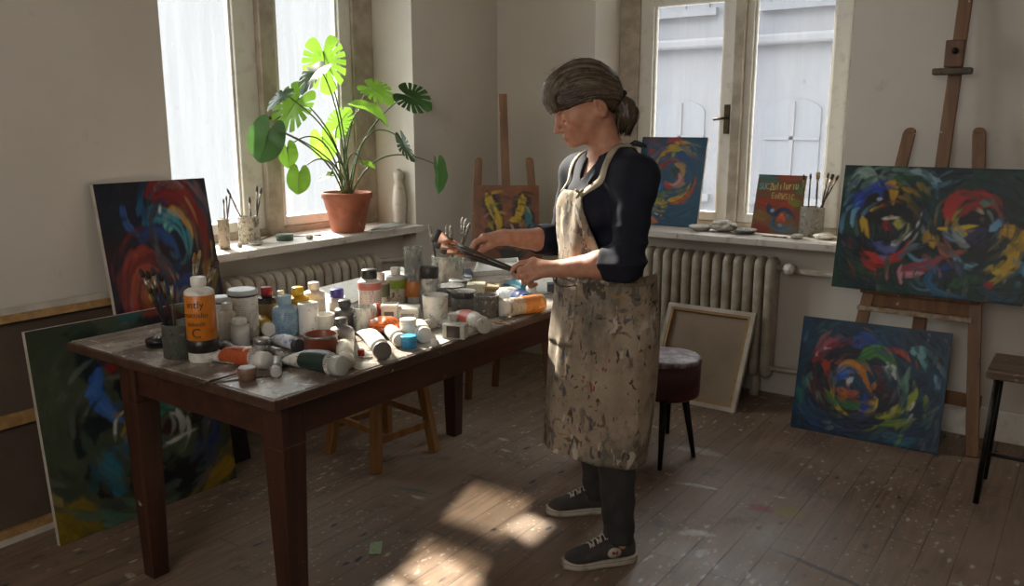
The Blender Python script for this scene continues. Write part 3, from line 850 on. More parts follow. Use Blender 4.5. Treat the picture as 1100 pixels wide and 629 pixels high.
# A: big canvas on the easel
def art_easel():
    p = Paint(300, 204, 1.48, hx('123a30'), hx('12262c'), 3)
    p.fill(34, [hx('14332c'), hx('10303a'), hx('162a26'), hx('0e1e24'), hx('1a4438')], 0.06, 0.16)
    s = p.stroke
    for x0, x1, y in ((0.55, 0.98, .3), (0.58, .99, .42), (.12, .45, .3), (.15, .5, .42), (.12, .5, .7), (.5, .9, .62), (.55, .95, .5)):
        s([(x0, y), ((x0 + x1) / 2, y - .06), (x1, y + .03)], 0.16, BLK, hx('10181e'))
    s([(.03, .2), (.08, .08), (.14, .05), (.2, .14)], .10, hx('6f8f84'), hx('9fb6ac')); s([(.10, .05), (.16, .12), (.22, .18)], .07, hx('8fa89c'))
    s([(.22, .12), (.30, .1), (.36, .2), (.37, .32)], .06, hx('2a5a38'), GREEN)
    s([(.10, .38), (.12, .24), (.19, .18), (.23, .26)], .09, hx('16309a'), BLUE); s([(.08, .5), (.08, .38), (.11, .34)], .05, LBLUE, hx('4c86b4'))
    s([(.24, .14), (.28, .16), (.29, .3)], .10, GOLD, hx('c79a20')); s([(.13, .42), (.15, .5), (.18, .58)], .075, YELL, GOLD); s([(.17, .36), (.22, .33), (.24, .3)], .03, YELL)
    s([(.20, .27), (.23, .26)], .03, hx('b0a8c8'), WHT)
    s([(.25, .48), (.29, .46)], .10, DRED, hx('a02228')); s([(.31, .45), (.37, .44)], .10, hx('b0a84c'), LYEL); s([(.24, .42), (.34, .40)], .025, WHT, LYEL); s([(.28, .45), (.30, .5), (.29, .56)], .05, hx('4a1a30'))
    s([(.37, .58), (.43, .46), (.45, .34)], .022, WHT, hx('8aa0a4')); s([(.44, .3), (.42, .38), (.40, .44)], .05, hx('3a2438'))
    s([(.22, .62), (.30, .66), (.36, .58)], .09, hx('3a4c8c'), hx('8088b0')); s([(.31, .62), (.35, .58)], .05, WHT, hx('a8a8c0'))
    s([(.17, .7), (.26, .76), (.36, .7), (.40, .58)], .09, RED, hx('a02018')); s([(.40, .68), (.46, .73), (.52, .7)], .035, hx('4d8296'), LBLUE)
    s([(.34, .84), (.42, .80), (.52, .75), (.60, .66)], .10, hx('8a3444'), hx('b05868')); s([(.36, .86), (.44, .84), (.50, .82)], .06, PINK, hx('c8a0a4'))
    s([(.33, .06), (.42, .04), (.49, .12), (.52, .22)], .06, hx('9ab0b8'), hx('5c8ca4')); s([(.46, .06), (.5, .14), (.52, .24)], .045, LBLUE, hx('3c7494')); s([(.50, .26), (.47, .36), (.49, .44)], .06, hx('1c4a5c'))
    s([(.59, .42), (.59, .28), (.64, .2), (.71, .2)], .11, RED, DRED); s([(.62, .36), (.68, .3), (.76, .26), (.82, .28)], .09, hx('a8281e'), DRED); s([(.70, .2), (.78, .22), (.80, .3)], .07, RED, hx('7a2018'))
    s([(.74, .26), (.80, .24)], .07, hx('4c7a6c'), hx('7a9a84')); s([(.72, .3), (.76, .34)], .035, hx('b8a88c'))
    s([(.50, .52), (.52, .58), (.53, .62)], .08, GOLD, YELL); s([(.54, .47), (.62, .47), (.70, .44), (.74, .43)], .04, YELL, hx('e0c850')); s([(.57, .5), (.63, .54), (.68, .5)], .07, hx('3c6a94'), hx('9cb4b4'))
    s([(.56, .62), (.62, .66), (.70, .62)], .07, hx('b06a58'), hx('8a3c34')); s([(.68, .54), (.74, .48), (.8, .46)], .07, hx('34305c'), hx('24284c')); s([(.80, .46), (.84, .40), (.86, .36)], .07, LBLUE, hx('2c6088'))
    s([(.85, .46), (.90, .46), (.96, .52), (.95, .62)], .12, GOLD, YELL); s([(.90, .56), (.92, .68), (.86, .76)], .09, YELL, hx('c49a1c')); s([(.83, .75), (.88, .77), (.94, .75)], .06, hx('d8bc3c'), GOLD)
    s([(.93, .66), (.97, .72), (.99, .78)], .06, hx('3a7e98'), LBLUE); s([(.64, .68), (.70, .74), (.76, .72)], .05, LBLUE, hx('84b4b8')); s([(.9, .14), (.96, .22), (.99, .3)], .035, hx('6f93a0'), hx('8fb0b8'))
    s([(.56, .76), (.52, .88), (.58, .96), (.7, .98)], .07, hx('1c5a84'), hx('2a6c8c')); s([(.58, .78), (.66, .74), (.7, .8)], .06, hx('20408a'), hx('1c3070')); s([(.64, .9), (.74, .84), (.82, .86)], .09, hx('2c5a34'), hx('1c4028'))
    s([(.80, .88), (.85, .86)], .07, hx('8c1e28'), RED); s([(.07, .6), (.08, .68)], .05, hx('5c2026')); s([(.1, .8), (.2, .86), (.3, .84)], .08, hx('1f4a34'), hx('234c3c'))
    s([(.77, .9), (.9, .96), (.99, .9)], .08, hx('163c50'), hx('1c4c5c'))
    return p

# B: canvas standing at the foot of the easel
def art_floor():
    p = Paint(260, 200, 1.33, hx('143c52'), hx('10283e'), 5)
    p.fill(30, [hx('12344c'), hx('0f2a3e'), hx('184a5a'), hx('14305a')], 0.08, 0.18)
    s = p.stroke
    for R in (.26, .36): s([(.45 + R * math.cos(t) * .95, .5 + R * math.sin(t) * .8) for t in np.linspace(0, 6.1, 10)], .16, hx('0e1820'), hx('1a1420'), alpha=.8)
    s([(.12, .14), (.2, .13)], .09, hx('3c6a64'), hx('58847a')); s([(.12, .42), (.14, .3), (.24, .22), (.3, .22)], .11, DRED, hx('b03a44')); s([(.12, .34), (.16, .27), (.22, .25)], .035, PINK, WHT)
    s([(.17, .36), (.21, .44), (.23, .55)], .08, hx('b03420'), hx('7a2018')); s([(.13, .6), (.2, .7), (.3, .74)], .14, hx('4c161e'), hx('341018')); s([(.14, .64), (.18, .74)], .03, hx('9aa49c'))
    s([(.36, .2), (.46, .14), (.54, .18)], .12, hx('1f4fa0'), hx('1a3c84')); s([(.43, .30), (.53, .22), (.62, .27), (.68, .36)], .12, hx('3a7a34'), hx('63a04a')); s([(.60, .2), (.7, .21), (.76, .28)], .06, hx('b8321f'), ORNG)
    s([(.27, .46), (.35, .36), (.44, .40), (.49, .50), (.54, .60)], .07, hx('d08a26'), hx('c0641e')); s([(.29, .42), (.36, .36)], .04, YELL); s([(.24, .50), (.32, .47), (.38, .42)], .09, hx('1f56c4'), hx('4a86d8')); s([(.36, .53), (.40, .48)], .06, WHT, hx('9cc0d8'))
    s([(.30, .60), (.38, .63), (.46, .58)], .08, ORNG, hx('a84c1c')); s([(.27, .56), (.27, .68), (.33, .77), (.42, .82)], .05, hx('8a8c28'), YELL); s([(.33, .7), (.42, .72), (.5, .66)], .09, hx('2c6a3c'), hx('3c8048'))
    s([(.49, .62), (.50, .74), (.45, .88)], .09, hx('1f3fa0'), hx('1a2f7c')); s([(.56, .62), (.57, .72)], .06, hx('c4a024'), LYEL); s([(.53, .40), (.58, .36)], .09, hx('5c1a34'), hx('7a2a40'))
    s([(.60, .38), (.65, .36), (.68, .44)], .08, WHT, hx('a8c4c0')); s([(.55, .5), (.64, .56), (.68, .52)], .14, hx('4a1420'), hx('2c0e18')); s([(.70, .52), (.74, .44), (.76, .32)], .07, hx('2a6a4c'), hx('8ab0a0'))
    s([(.64, .78), (.74, .68), (.81, .54), (.80, .44)], .08, hx('7c962c'), hx('c0c040')); s([(.62, .84), (.74, .80), (.84, .74)], .07, hx('5c7a2a'), hx('8aa03c')); s([(.78, .68), (.82, .6)], .05, WHT, LYEL); s([(.58, .78), (.66, .74), (.72, .64)], .06, hx('98a034'), YELL)
    s([(.75, .2), (.82, .17), (.85, .24)], .08, hx('7cb4b8'), hx('5c9aa4')); s([(.84, .3), (.92, .24), (.95, .32)], .12, hx('0c141c')); s([(.92, .36), (.95, .44), (.96, .5)], .04, hx('78a8b8'), LBLUE); s([(.1, .5), (.04, .66), (.06, .8)], .09, hx('24605c'), hx('2c6c64'))
    s([(.64, .92), (.78, .94), (.92, .9)], .1, hx('1c5a78'), hx('206470')); s([(.1, .9), (.24, .93), (.4, .95)], .09, hx('163a6c'), hx('18466c'))
    return p

# C: large olive canvas under the table's end
def art_green():
    p = Paint(240, 240, 0.93, hx('4a5440'), hx('3c4636'), 8)
    s = p.stroke
    p.fill(14, [hx('4c5640'), hx('414a3a'), hx('555c44')], .1, .2)
    s([(.3, .02), (.26, .2), (.32, .34)], .13, hx('16202a'), hx('1c2a30')); s([(.42, .1), (.5, .03), (.62, .02)], .10, hx('28605c'), hx('1c4c54')); s([(.60, .02), (.7, .03), (.8, .06)], .12, DRED, hx('8a2c2c')); s([(.5, .12), (.7, .12), (.9, .2)], .2, hx('14181e'), hx('1a1418'))
    s([(.36, .14), (.40, .24), (.50, .32)], .10, hx('8a1c1e'), DRED); s([(.31, .24), (.28, .36), (.34, .46), (.40, .52)], .09, hx('2c58a4'), hx('4c7cc0')); s([(.40, .34), (.54, .38), (.7, .36)], .2, hx('12161c'), BLK)
    s([(.16, .62), (.24, .5), (.34, .52)], .12, hx('16262c'), hx('101a20')); s([(.40, .62), (.46, .52), (.50, .46)], .10, GOLD, hx('c8a030')); s([(.44, .58), (.52, .58)], .07, hx('b89428'), YELL); s([(.48, .48), (.5, .54)], .06, hx('2c7c78'), TEAL); s([(.34, .6), (.36, .5), (.42, .46)], .018, WHT)
    s([(.32, .86), (.30, .74), (.36, .66), (.5, .64)], .11, hx('2c6c84'), TEAL); s([(.38, .66), (.5, .64), (.6, .68)], .07, hx('1c5a88'), hx('2c7494')); s([(.42, .78), (.5, .86), (.6, .8)], .2, hx('241c1a'), hx('2c2018')); s([(.20, .68), (.24, .8), (.28, .86)], .1, hx('2a1a20'), hx('1c1418'))
    s([(.56, .52), (.66, .48), (.78, .52)], .08, hx('3c8474'), hx('4c9484')); s([(.66, .54), (.74, .58), (.80, .52)], .018, WHT); s([(.72, .5), (.82, .5), (.88, .56)], .09, hx('2448a0'), hx('3a64b8')); s([(.58, .7), (.68, .68), (.80, .66)], .025, WHT, hx('a8a89c')); s([(.86, .72), (.88, .64), (.86, .58)], .03, LYEL, hx('b0a888'))
    s([(.6, .62), (.74, .6), (.84, .62)], .10, hx('3c161c'), BLK); s([(.78, .74), (.88, .72), (.92, .62)], .10, hx('20387c'), hx('1c2c60')); s([(.56, .78), (.68, .84), (.82, .8)], .14, hx('10181c'), hx('141c1c')); s([(.6, .9), (.7, .92), (.8, .9)], .1, hx('16201c'))
    s([(.16, .88), (.26, .98), (.44, .97), (.54, .9)], .07, hx('4c7468'), hx('6c8c4c')); s([(.40, .95), (.46, .92), (.52, .9)], .05, hx('a8902c'), OLIVE); s([(.02, .99), (.12, .9), (.2, .99)], .2, hx('8a741e'), hx('7a6820'))
    s([(.84, .98), (.92, .9), (.99, .78)], .12, hx('a8841e'), hx('8c741e')); s([(.78, .99), (.9, .97), (.99, .92)], .09, hx('9a7a1c'), OLIVE); s([(.93, .3), (.96, .5), (.98, .66)], .1, hx('4a4c28'), OLIVE)
    return p

# D: dark canvas with red rings beneath the left window
def art_rings():
    p = Paint(240, 260, 0.66, hx('1c2030'), hx('2a1a20'), 11)
    s = p.stroke
    p.fill(14, [hx('1a2234'), hx('24202c'), hx('161c2c')], .07, .14)
    K = 0.62    # only the upper part shows above the canvas in front
    def S(pts, w, c, c2=None, **k): s([(x, y * K) for x, y in pts], w * K, c, c2, **k)
    S([(.42, .06), (.6, .05), (.80, .12), (.90, .30), (.86, .46)], .17, hx('8a2420'), hx('702020')); S([(.52, .02), (.7, .04), (.9, .16)], .08, hx('742824'), hx('963028')); S([(.84, .02), (.94, .12), (.98, .26)], .1, hx('2c4c5c'), hx('20384c'))
    S([(.20, .10), (.22, .22), (.32, .28)], .07, hx('2c4c88'), hx('3a64a0')); S([(.36, .22), (.46, .17), (.60, .20), (.70, .28), (.72, .40)], .10, hx('246a8c'), hx('5cb4b4')); S([(.30, .30), (.44, .26), (.58, .32), (.64, .42)], .09, hx('1c3a74'), hx('2a5a9a')); S([(.54, .24), (.62, .26)], .05, hx('8cd0c4'), hx('5cb0a8')); S([(.60, .16), (.70, .18), (.78, .28), (.74, .40)], .06, hx('c08a2c'), hx('d0a83c')); S([(.52, .17), (.54, .12)], .03, WHT)
    for R, c, c2 in ((.26, '8a2c28', 'a84434'), (.21, '5c1c20', '8a3028'), (.17, 'a03c2c', 'b85c38'), (.12, '7a2822', '4c2026'), (.075, '9a4a2a', 'b86c30')):
        S([(.33 + R * .9 * math.cos(a), .60 + R * .92 * math.sin(a)) for a in np.linspace(.4, 6.0, 9)], .075, hx(c), hx(c2))
    S([(.30, .60), (.33, .60)], .06, hx('d89a2c'), YELL); S([(.42, .48), (.48, .58), (.42, .70)], .06, hx('1c3038'), hx('2c4a48')); S([(.52, .46), (.56, .60), (.50, .74)], .03, hx('c87a5c'), hx('b86a50')); S([(.18, .66), (.22, .78), (.32, .84)], .03, PINK, hx('b07a70')); S([(.58, .50), (.61, .60), (.58, .7)], .025, hx('c89a7c'))
    S([(.20, .42), (.14, .46), (.12, .54)], .1, hx('7a2426'), hx('5c1c20')); S([(.22, .86), (.34, .94), (.46, .92)], .11, hx('2c7c88'), hx('3a8c94')); S([(.34, 1.0), (.46, .96), (.5, .84)], .07, hx('2a6c84'), hx('3a8c9c'))
    S([(.56, .56), (.70, .54), (.80, .56)], .08, hx('20346c'), hx('2a4c8c')); S([(.58, .66), (.72, .66), (.84, .66)], .06, hx('1c4c84'), hx('246494')); S([(.62, .78), (.7, .76)], .10, hx('c0442c'), RED); S([(.60, .84), (.7, .85)], .03, hx('9a9ab0')); S([(.84, .54), (.92, .50), (.95, .62)], .12, hx('b09224'), hx('9a8220')); S([(.88, .6), (.94, .64)], .08, hx('a88a20'), OLIVE); S([(.76, .64), (.84, .74), (.9, .7)], .05, hx('3a9098')); S([(.82, .86), (.9, .8), (.96, .9)], .14, hx('181e34'), hx('20284a'))
    S([(.66, .92), (.8, .96), (.9, .98)], .12, hx('16203c'), hx('1c2c54')); S([(.5, 1.02), (.6, 1.0), (.7, 1.04)], .08, hx('3a1c24'))
    s([(.1, .8), (.5, .78), (.9, .82)], .2, hx('1c1a26'), hx('341c20')); s([(.2, .92), (.6, .9), (.9, .94)], .15, hx('201a22'), hx('142028'))
    return p

# E: canvas on the right sill, blue with a yellow swirl
def art_swirl():
    p = Paint(170, 220, 0.72, hx('2c5870'), hx('24506c'), 13)
    s = p.stroke
    p.fill(10, [hx('2a5470'), hx('305e74'), hx('244a68')], .08, .16)
    s([(.05, .1), (.16, .04), (.3, .1)], .14, hx('5c5a70'), hx('7a4a50')); s([(.40, .06), (.5, .03), (.66, .06)], .10, hx('c43a2a'), hx('b04430')); s([(.15, .14), (.22, .2), (.3, .16)], .1, hx('a83c34'), hx('784858'))
    s([(.32, .22), (.42, .15), (.58, .14), (.76, .10)], .06, hx('c49a2c'), YELL); s([(.5, .24), (.54, .16), (.66, .11)], .045, hx('7a9a4c'), hx('b8a83c')); s([(.56, .18), (.74, .22), (.86, .18)], .1, hx('204a84'), hx('2a5a90'))
    s([(.28, .4), (.26, .30), (.32, .22)], .05, hx('c48a2c'), hx('d0a040')); s([(.34, .36), (.44, .28), (.56, .28)], .07, hx('a83428'), hx('7a2c2c')); s([(.56, .30), (.66, .34), (.70, .42), (.66, .52)], .05, hx('c8a05c'), hx('8a7a50')); s([(.52, .36), (.60, .4), (.56, .48)], .09, hx('3a4a44'), hx('544c40'))
    s([(.64, .40), (.66, .48), (.58, .54), (.50, .52)], .045, PINK, hx('d8b0a0')); s([(.44, .5), (.5, .56), (.6, .56)], .06, RED, hx('a83428')); s([(.32, .46), (.36, .56), (.34, .62)], .08, hx('3a6aa0'), hx('5080b0')); s([(.42, .62), (.5, .64), (.6, .62)], .05, hx('6c8c3c'), OLIVE)
    s([(.52, .72), (.66, .68), (.78, .58), (.84, .46)], .06, YELL, hx('c88a24')); s([(.56, .75), (.76, .7), (.88, .56), (.9, .44)], .05, hx('b8482a'), ORNG); s([(.28, .76), (.4, .72), (.48, .8), (.44, .9)], .08, hx('a0982c'), YELL); s([(.3, .9), (.36, .95), (.48, .92)], .06, hx('c47a3c'), ORNG); s([(.1, .86), (.18, .92), (.3, .97)], .1, hx('c0703a'), hx('b85a34')); s([(.34, .86), (.4, .88)], .025, WHT)
    return p

# F: small canvas with yellow lettering and a blue heart-like loop
GLYPH = {'S': [[(1, .1), (.3, 0), (.1, .3), (.9, .65), (.7, 1), (0, .9)]], 'U': [[(0, 0), (.05, .9), (.6, 1), (.9, .8), (1, 0)]], 'C': [[(1, .15), (.4, 0), (0, .5), (.4, 1), (1, .85)]],
         'Z': [[(0, .05), (1, 0)], [(1, 0), (0, 1)], [(0, 1), (1, .95)]], 'i': [[(.4, .3), (.45, 1)]], 'l': [[(.4, 0), (.45, 1)]], 'r': [[(.1, .3), (.15, 1)], [(.15, .5), (.8, .3)]], 'u': [[(.05, .3), (.1, .95), (.8, .9), (.9, .3)]],
         'm': [[(.0, 1), (.05, .3), (.4, .4), (.45, 1)], [(.45, .5), (.8, .3), (.95, 1)]], 'E': [[(.1, 0), (.1, 1)], [(.1, 0), (.9, .02)], [(.1, .5), (.7, .5)], [(.1, 1), (.9, .98)]], 'o': [[(.3, .3), (0, .6), (.4, 1), (.9, .7), (.5, .3)]],
         'R': [[(.1, 1), (.1, 0), (.8, .1), (.8, .45), (.1, .5), (.9, 1)]], 'W': [[(0, 0), (.25, 1), (.5, .4), (.75, 1), (1, 0)]], 'I': [[(.5, 0), (.5, 1)]]}

def art_letters():
    p = Paint(190, 220, 0.86, hx('8a4a34'), hx('6c5a3c'), 17)
    s = p.stroke
    s([(0, .04), (.3, .06), (.5, .03)], .2, hx('4c7470'), hx('5c6a58')); s([(0, .2), (.2, .2)], .16, hx('4a6c68'), hx('6a5c48')); s([(.4, .04), (.7, .05), (1, .04)], .12, hx('a04c38'), hx('8a5440')); s([(.85, .2), (.98, .3)], .2, hx('4c6c4c'), hx('6c7c44'))
    s([(.05, .45), (.3, .48), (.6, .46)], .2, hx('a03c2c'), hx('8a4c30')); s([(.7, .42), (.85, .46), (1, .44)], .16, hx('8a8434'), hx('6c7c40')); s([(.05, .66), (.2, .72), (.36, .7)], .2, hx('8a6a34'), hx('7a5c34')); s([(.0, .9), (.3, .94), (.4, .96)], .18, hx('8c3c30'), hx('703430'))
    s([(.6, .95), (.8, .93), (1, .9)], .2, hx('6c6a60'), hx('5c5c58')); s([(.55, .48), (.7, .54), (.86, .6)], .14, hx('b84430'), hx('a04a34'))
    s([(.30, .5), (.34, .62), (.48, .66), (.54, .58)], .11, hx('2c3c58'), hx('3c4c68')); s([(.36, .62), (.44, .60)], .07, hx('7ca0c8'), hx('a8bcd0')); s([(.46, .72), (.54, .6), (.66, .58), (.82, .66), (.9, .76)], .08, hx('1c2c44'), hx('34506c'))
    s([(.46, .72), (.44, .84), (.56, .92), (.72, .9), (.88, .78)], .09, hx('2c4c64'), hx('5c8098')); s([(.56, .84), (.66, .86)], .06, hx('7c8ca0'), hx('5c7088')); s([(.54, .76), (.62, .72), (.68, .78)], .12, hx('c8442c'), hx('d07050')); s([(.60, .66), (.62, .7)], .06, hx('a88a4c')); s([(.70, .68), (.8, .72)], .07, hx('4c7890'), hx('24384c'))
    def word(t, x, y, w, h, col, col2, lw, slant=-.02):
        for k, ch in enumerate(t):
            for st in GLYPH.get(ch, []):
                pts = [(x + (k + .75 * q[0]) * w, y + q[1] * h + slant * k) for q in st]
                s(pts if len(pts) > 1 else pts * 2, lw, col, col2, taper=False, rough=.4)
    word('SUC', .06, .15, .07, .10, hx('7ca49c'), hx('a0b8ac'), .018, 0); word('Zuliluriu', .28, .15, .066, .11, LYEL, hx('d0a858'), .018, -.004); word('EoRWSIC', .34, .31, .068, .09, hx('d8b070'), hx('d08848'), .018, .002)
    return p

# G: canvas on the small easel: two horn-like yellow shapes on rust
def art_horns():
    p = Paint(170, 200, 0.82, hx('8c5634'), hx('7a4a2e'), 19)
    s = p.stroke
    p.fill(8, [hx('8a5232'), hx('7c4a2c'), hx('965c38')], .1, .2)
    for pts, w in (([(.20, .1), (.30, .3), (.42, .5)], .26), ([(.74, .1), (.72, .3), (.58, .5)], .26), ([(.2, .55), (.5, .6), (.85, .55)], .3), ([(.85, .3), (.85, .55)], .16)):
        s(pts, w, hx('30241c'), hx('1c1c1c'))
    s([(.18, .1), (.28, .28), (.38, .46), (.34, .56)], .13, YELL, hx('b8a028')); s([(.24, .22), (.32, .4)], .04, hx('5c7a3c'), OLIVE); s([(.74, .12), (.72, .28), (.62, .44)], .12, hx('c8a824'), YELL); s([(.56, .42), (.66, .40), (.72, .3)], .10, YELL, hx('a89428'))
    s([(.80, .26), (.84, .4), (.80, .5)], .10, hx('3c7c84'), hx('4c8c94')); s([(.2, .58), (.32, .62), (.42, .58)], .12, hx('1c4a4c'), hx('204c54')); s([(.56, .46), (.60, .54), (.56, .62)], .035, hx('b88a70'), PINK); s([(.22, .45), (.3, .55)], .05, hx('a08a20')); s([(.4, .8), (.6, .84), (.8, .8)], .2, hx('3a2a20'), hx('24403c'))
    return p


# ---- the canvases in the room
def P3(px, py, kind, v): return {'x': at_x, 'y': at_y, 'z': at_z}[kind](px, py, v)

# big one on the easel (face leans back a little)
EY0, EY1 = 3.995, 4.085
bl, br, tl = at_y(893, 307, EY0), at_y(1099, 329.3, EY0), at_y(907, 177, EY1)
zb = (bl[2] + br[2]) / 2; bl[2] = br[2] = zb
canvas('painting', 'largest colourful abstract painting, wide, on the tall easel at the right', bl, br, tl, art_easel().smudge(420, [(.28, .48), (.70, .42), (.5, .85)], .016, .05, seed=2), 0.022, edge='canvas_dark')
EASEL_BASE = (bl, br)
# floor canvas against that easel
bl, br = at_z(849, 458.5, 0.0), at_z(1007, 488.5, 0.0)
tl = at_y(864, 339, 4.0)
canvas('painting', 'blue and green abstract painting with a white-pupilled swirl standing on the floor by the easel', bl + np.array([0, 0, .002]), br + np.array([0, 0, .002]), tl, art_floor().smudge(360, [(.45, .5), (.38, .5)], .018, .055, seed=3), 0.020, edge='canvas_dark')
# olive canvas by the table's end
bl, br = at_z(65, 587, 0.0), at_z(259.5, 515.5, 0.0)
br[0] = bl[0] + 0.02
tl = min((at_x(25, 357, -2.80 - .005 * k) for k in range(50)), key=lambda p: abs(p[1] - bl[1]))
canvas('painting', 'large olive and black abstract painting leaning on the floor behind the table end', bl + np.array([0, 0, .002]), br + np.array([0, 0, .002]), tl, art_green().smudge(260, [(.55, .6), (.4, .5)], .02, .06, seed=4), 0.022)
# canvas with red rings, leaning on the left sill
tl = at_x(101, 198, -3.098); tr = at_x(221, 193, -3.098)
wd = tr[1] - tl[1]
y0 = (tl[1] + tr[1]) / 2 - wd / 2
canvas('painting', 'dark abstract painting with red rings and a blue arc leaning by the left window', (-2.915, y0, 0.002), (-2.915, y0 + wd, 0.002), (-3.108, y0, tl[2]), art_rings().smudge(340, [(.33, .37), (.62, .2), (.7, .5)], .012, .035, seed=5), 0.022)
# sill paintings
SZ2 = 0.857
br = at_y(748, 243.5, 4.45); tr = at_y(760, 147.5, br[1] + 0.11); tlp = at_y(688, 147, br[1] + 0.11)
wdt = (tr[0] - tlp[0]) * 0.97
canvas('painting', 'blue abstract painting with a yellow and red swirl on the back sill behind the woman', (br[0] - wdt, br[1], SZ2 + .001), (br[0], br[1], SZ2 + .001), (br[0] - wdt, br[1] + .11, tr[2]), art_swirl().smudge(240, [(.55, .42)], .02, .05, seed=6), 0.018)
yy = 4.45
bl, br = at_y(806, 247, yy), at_y(857.5, 250, yy)
tl = at_y(815, 187, yy + 0.09)
canvas('painting', 'small red and brown painting with yellow lettering on the back window sill', (bl[0], yy, SZ2 + .001), (br[0], yy, SZ2 + .001), (bl[0], yy + .09, tl[2]), art_letters(), 0.016)


# ---- bare canvases seen from behind
def bare_back(name, label, BL, BR, TL, thick, bar_w, cross=None, dark=False):
    BL, BR, TL = map(lambda p: Vector([float(c) for c in p]), (BL, BR, TL))
    ex = BR - BL; W = ex.length; ex.normalize()
    ey = TL - BL; ey -= ex * ey.dot(ex); H = ey.length; ey.normalize(); nz = ex.cross(ey)
    root = thing(name, label, 'canvas', BL + ex * (W / 2)); o = Vector(root.location)
    def P(x, y, z): return BL + ex * x + ey * y + nz * z - o
    def bar(mb, x0, x1, y0, y1, z0, z1):
        pts = [P(x, y, z) for z in (z0, z1) for x, y in ((x0, y0), (x1, y0), (x1, y1), (x0, y1))]
        mb.add(pts, [(0, 3, 2, 1), (4, 5, 6, 7), (0, 1, 5, 4), (1, 2, 6, 5), (2, 3, 7, 6), (3, 0, 4, 7)], False)
    m = MB(); bar(m, 0.002, W - 0.002, 0.002, H - 0.002, -thick, -thick + 0.004)
    m.build('canvas_cloth', MAT['canvas_dark' if dark else 'canvas_raw'], root)
    m = MB(); t = 0.006
    bar(m, 0, t, 0, H, -thick, 0.001); bar(m, W - t, W, 0, H, -thick, 0.001); bar(m, t, W - t, 0, t, -thick, 0.001); bar(m, t, W - t, H - t, H, -thick, 0.001)
    # folded-over border
    fo = 0.016
    bar(m, t, t + fo, t, H - t, 0, 0.0015); bar(m, W - t - fo, W - t, t, H - t, 0, 0.0015); bar(m, t + fo, W - t - fo, t, t + fo, 0, 0.0015); bar(m, t + fo, W - t - fo, H - t - fo, H - t, 0, 0.0015)
    m.build('canvas_fold', MAT['canvas_white'], root)
    s = MB(); b = bar_w
    bar(s, t, t + b, t, H - t, -thick + .006, 0); bar(s, W - t - b, W - t, t, H - t, -thick + .006, 0); bar(s, t + b, W - t - b, t, t + b, -thick + .006, 0); bar(s, t + b, W - t - b, H - t - b, H - t, -thick + .006, 0)
    if cross: bar(s, t + b, W - t - b, cross - b / 2, cross + b / 2, -thick + .006, -0.003)
    s.build('stretcher_bar', MAT['raw_pine'], root)
    return root

br = at_z(788.5, 443.5, 0); tr = at_y(802, 332.8, 4.17); tl = at_y(710, 322, 4.17)
W = float(np.hypot(tr[0] - tl[0], 0)); d = np.array([tr[0] - tl[0], (at_z(788.5, 443.5, 0)[1] - at_z(705, 424, 0)[1]), 0]); d /= np.linalg.norm(d)
d = np.array([1.0, 0, 0])
blk = br - d * W
bare_back('blank_canvas', 'blank canvas with its wooden stretcher side out, leaning on the radiator behind the stool', blk, br, (blk[0] , 4.165, tl[2] - .004), 0.026, 0.030)
z_t = at_x(60, 322.5, -3.10)[2]
bare_back('blank_canvas', 'large dark canvas turned to the left wall, wooden bars showing', (-2.965, 0.30, 0.0), (-2.965, 1.95, 0.0), (-3.098, 0.30, z_t), 0.03, 0.045, cross=0.42, dark=True)


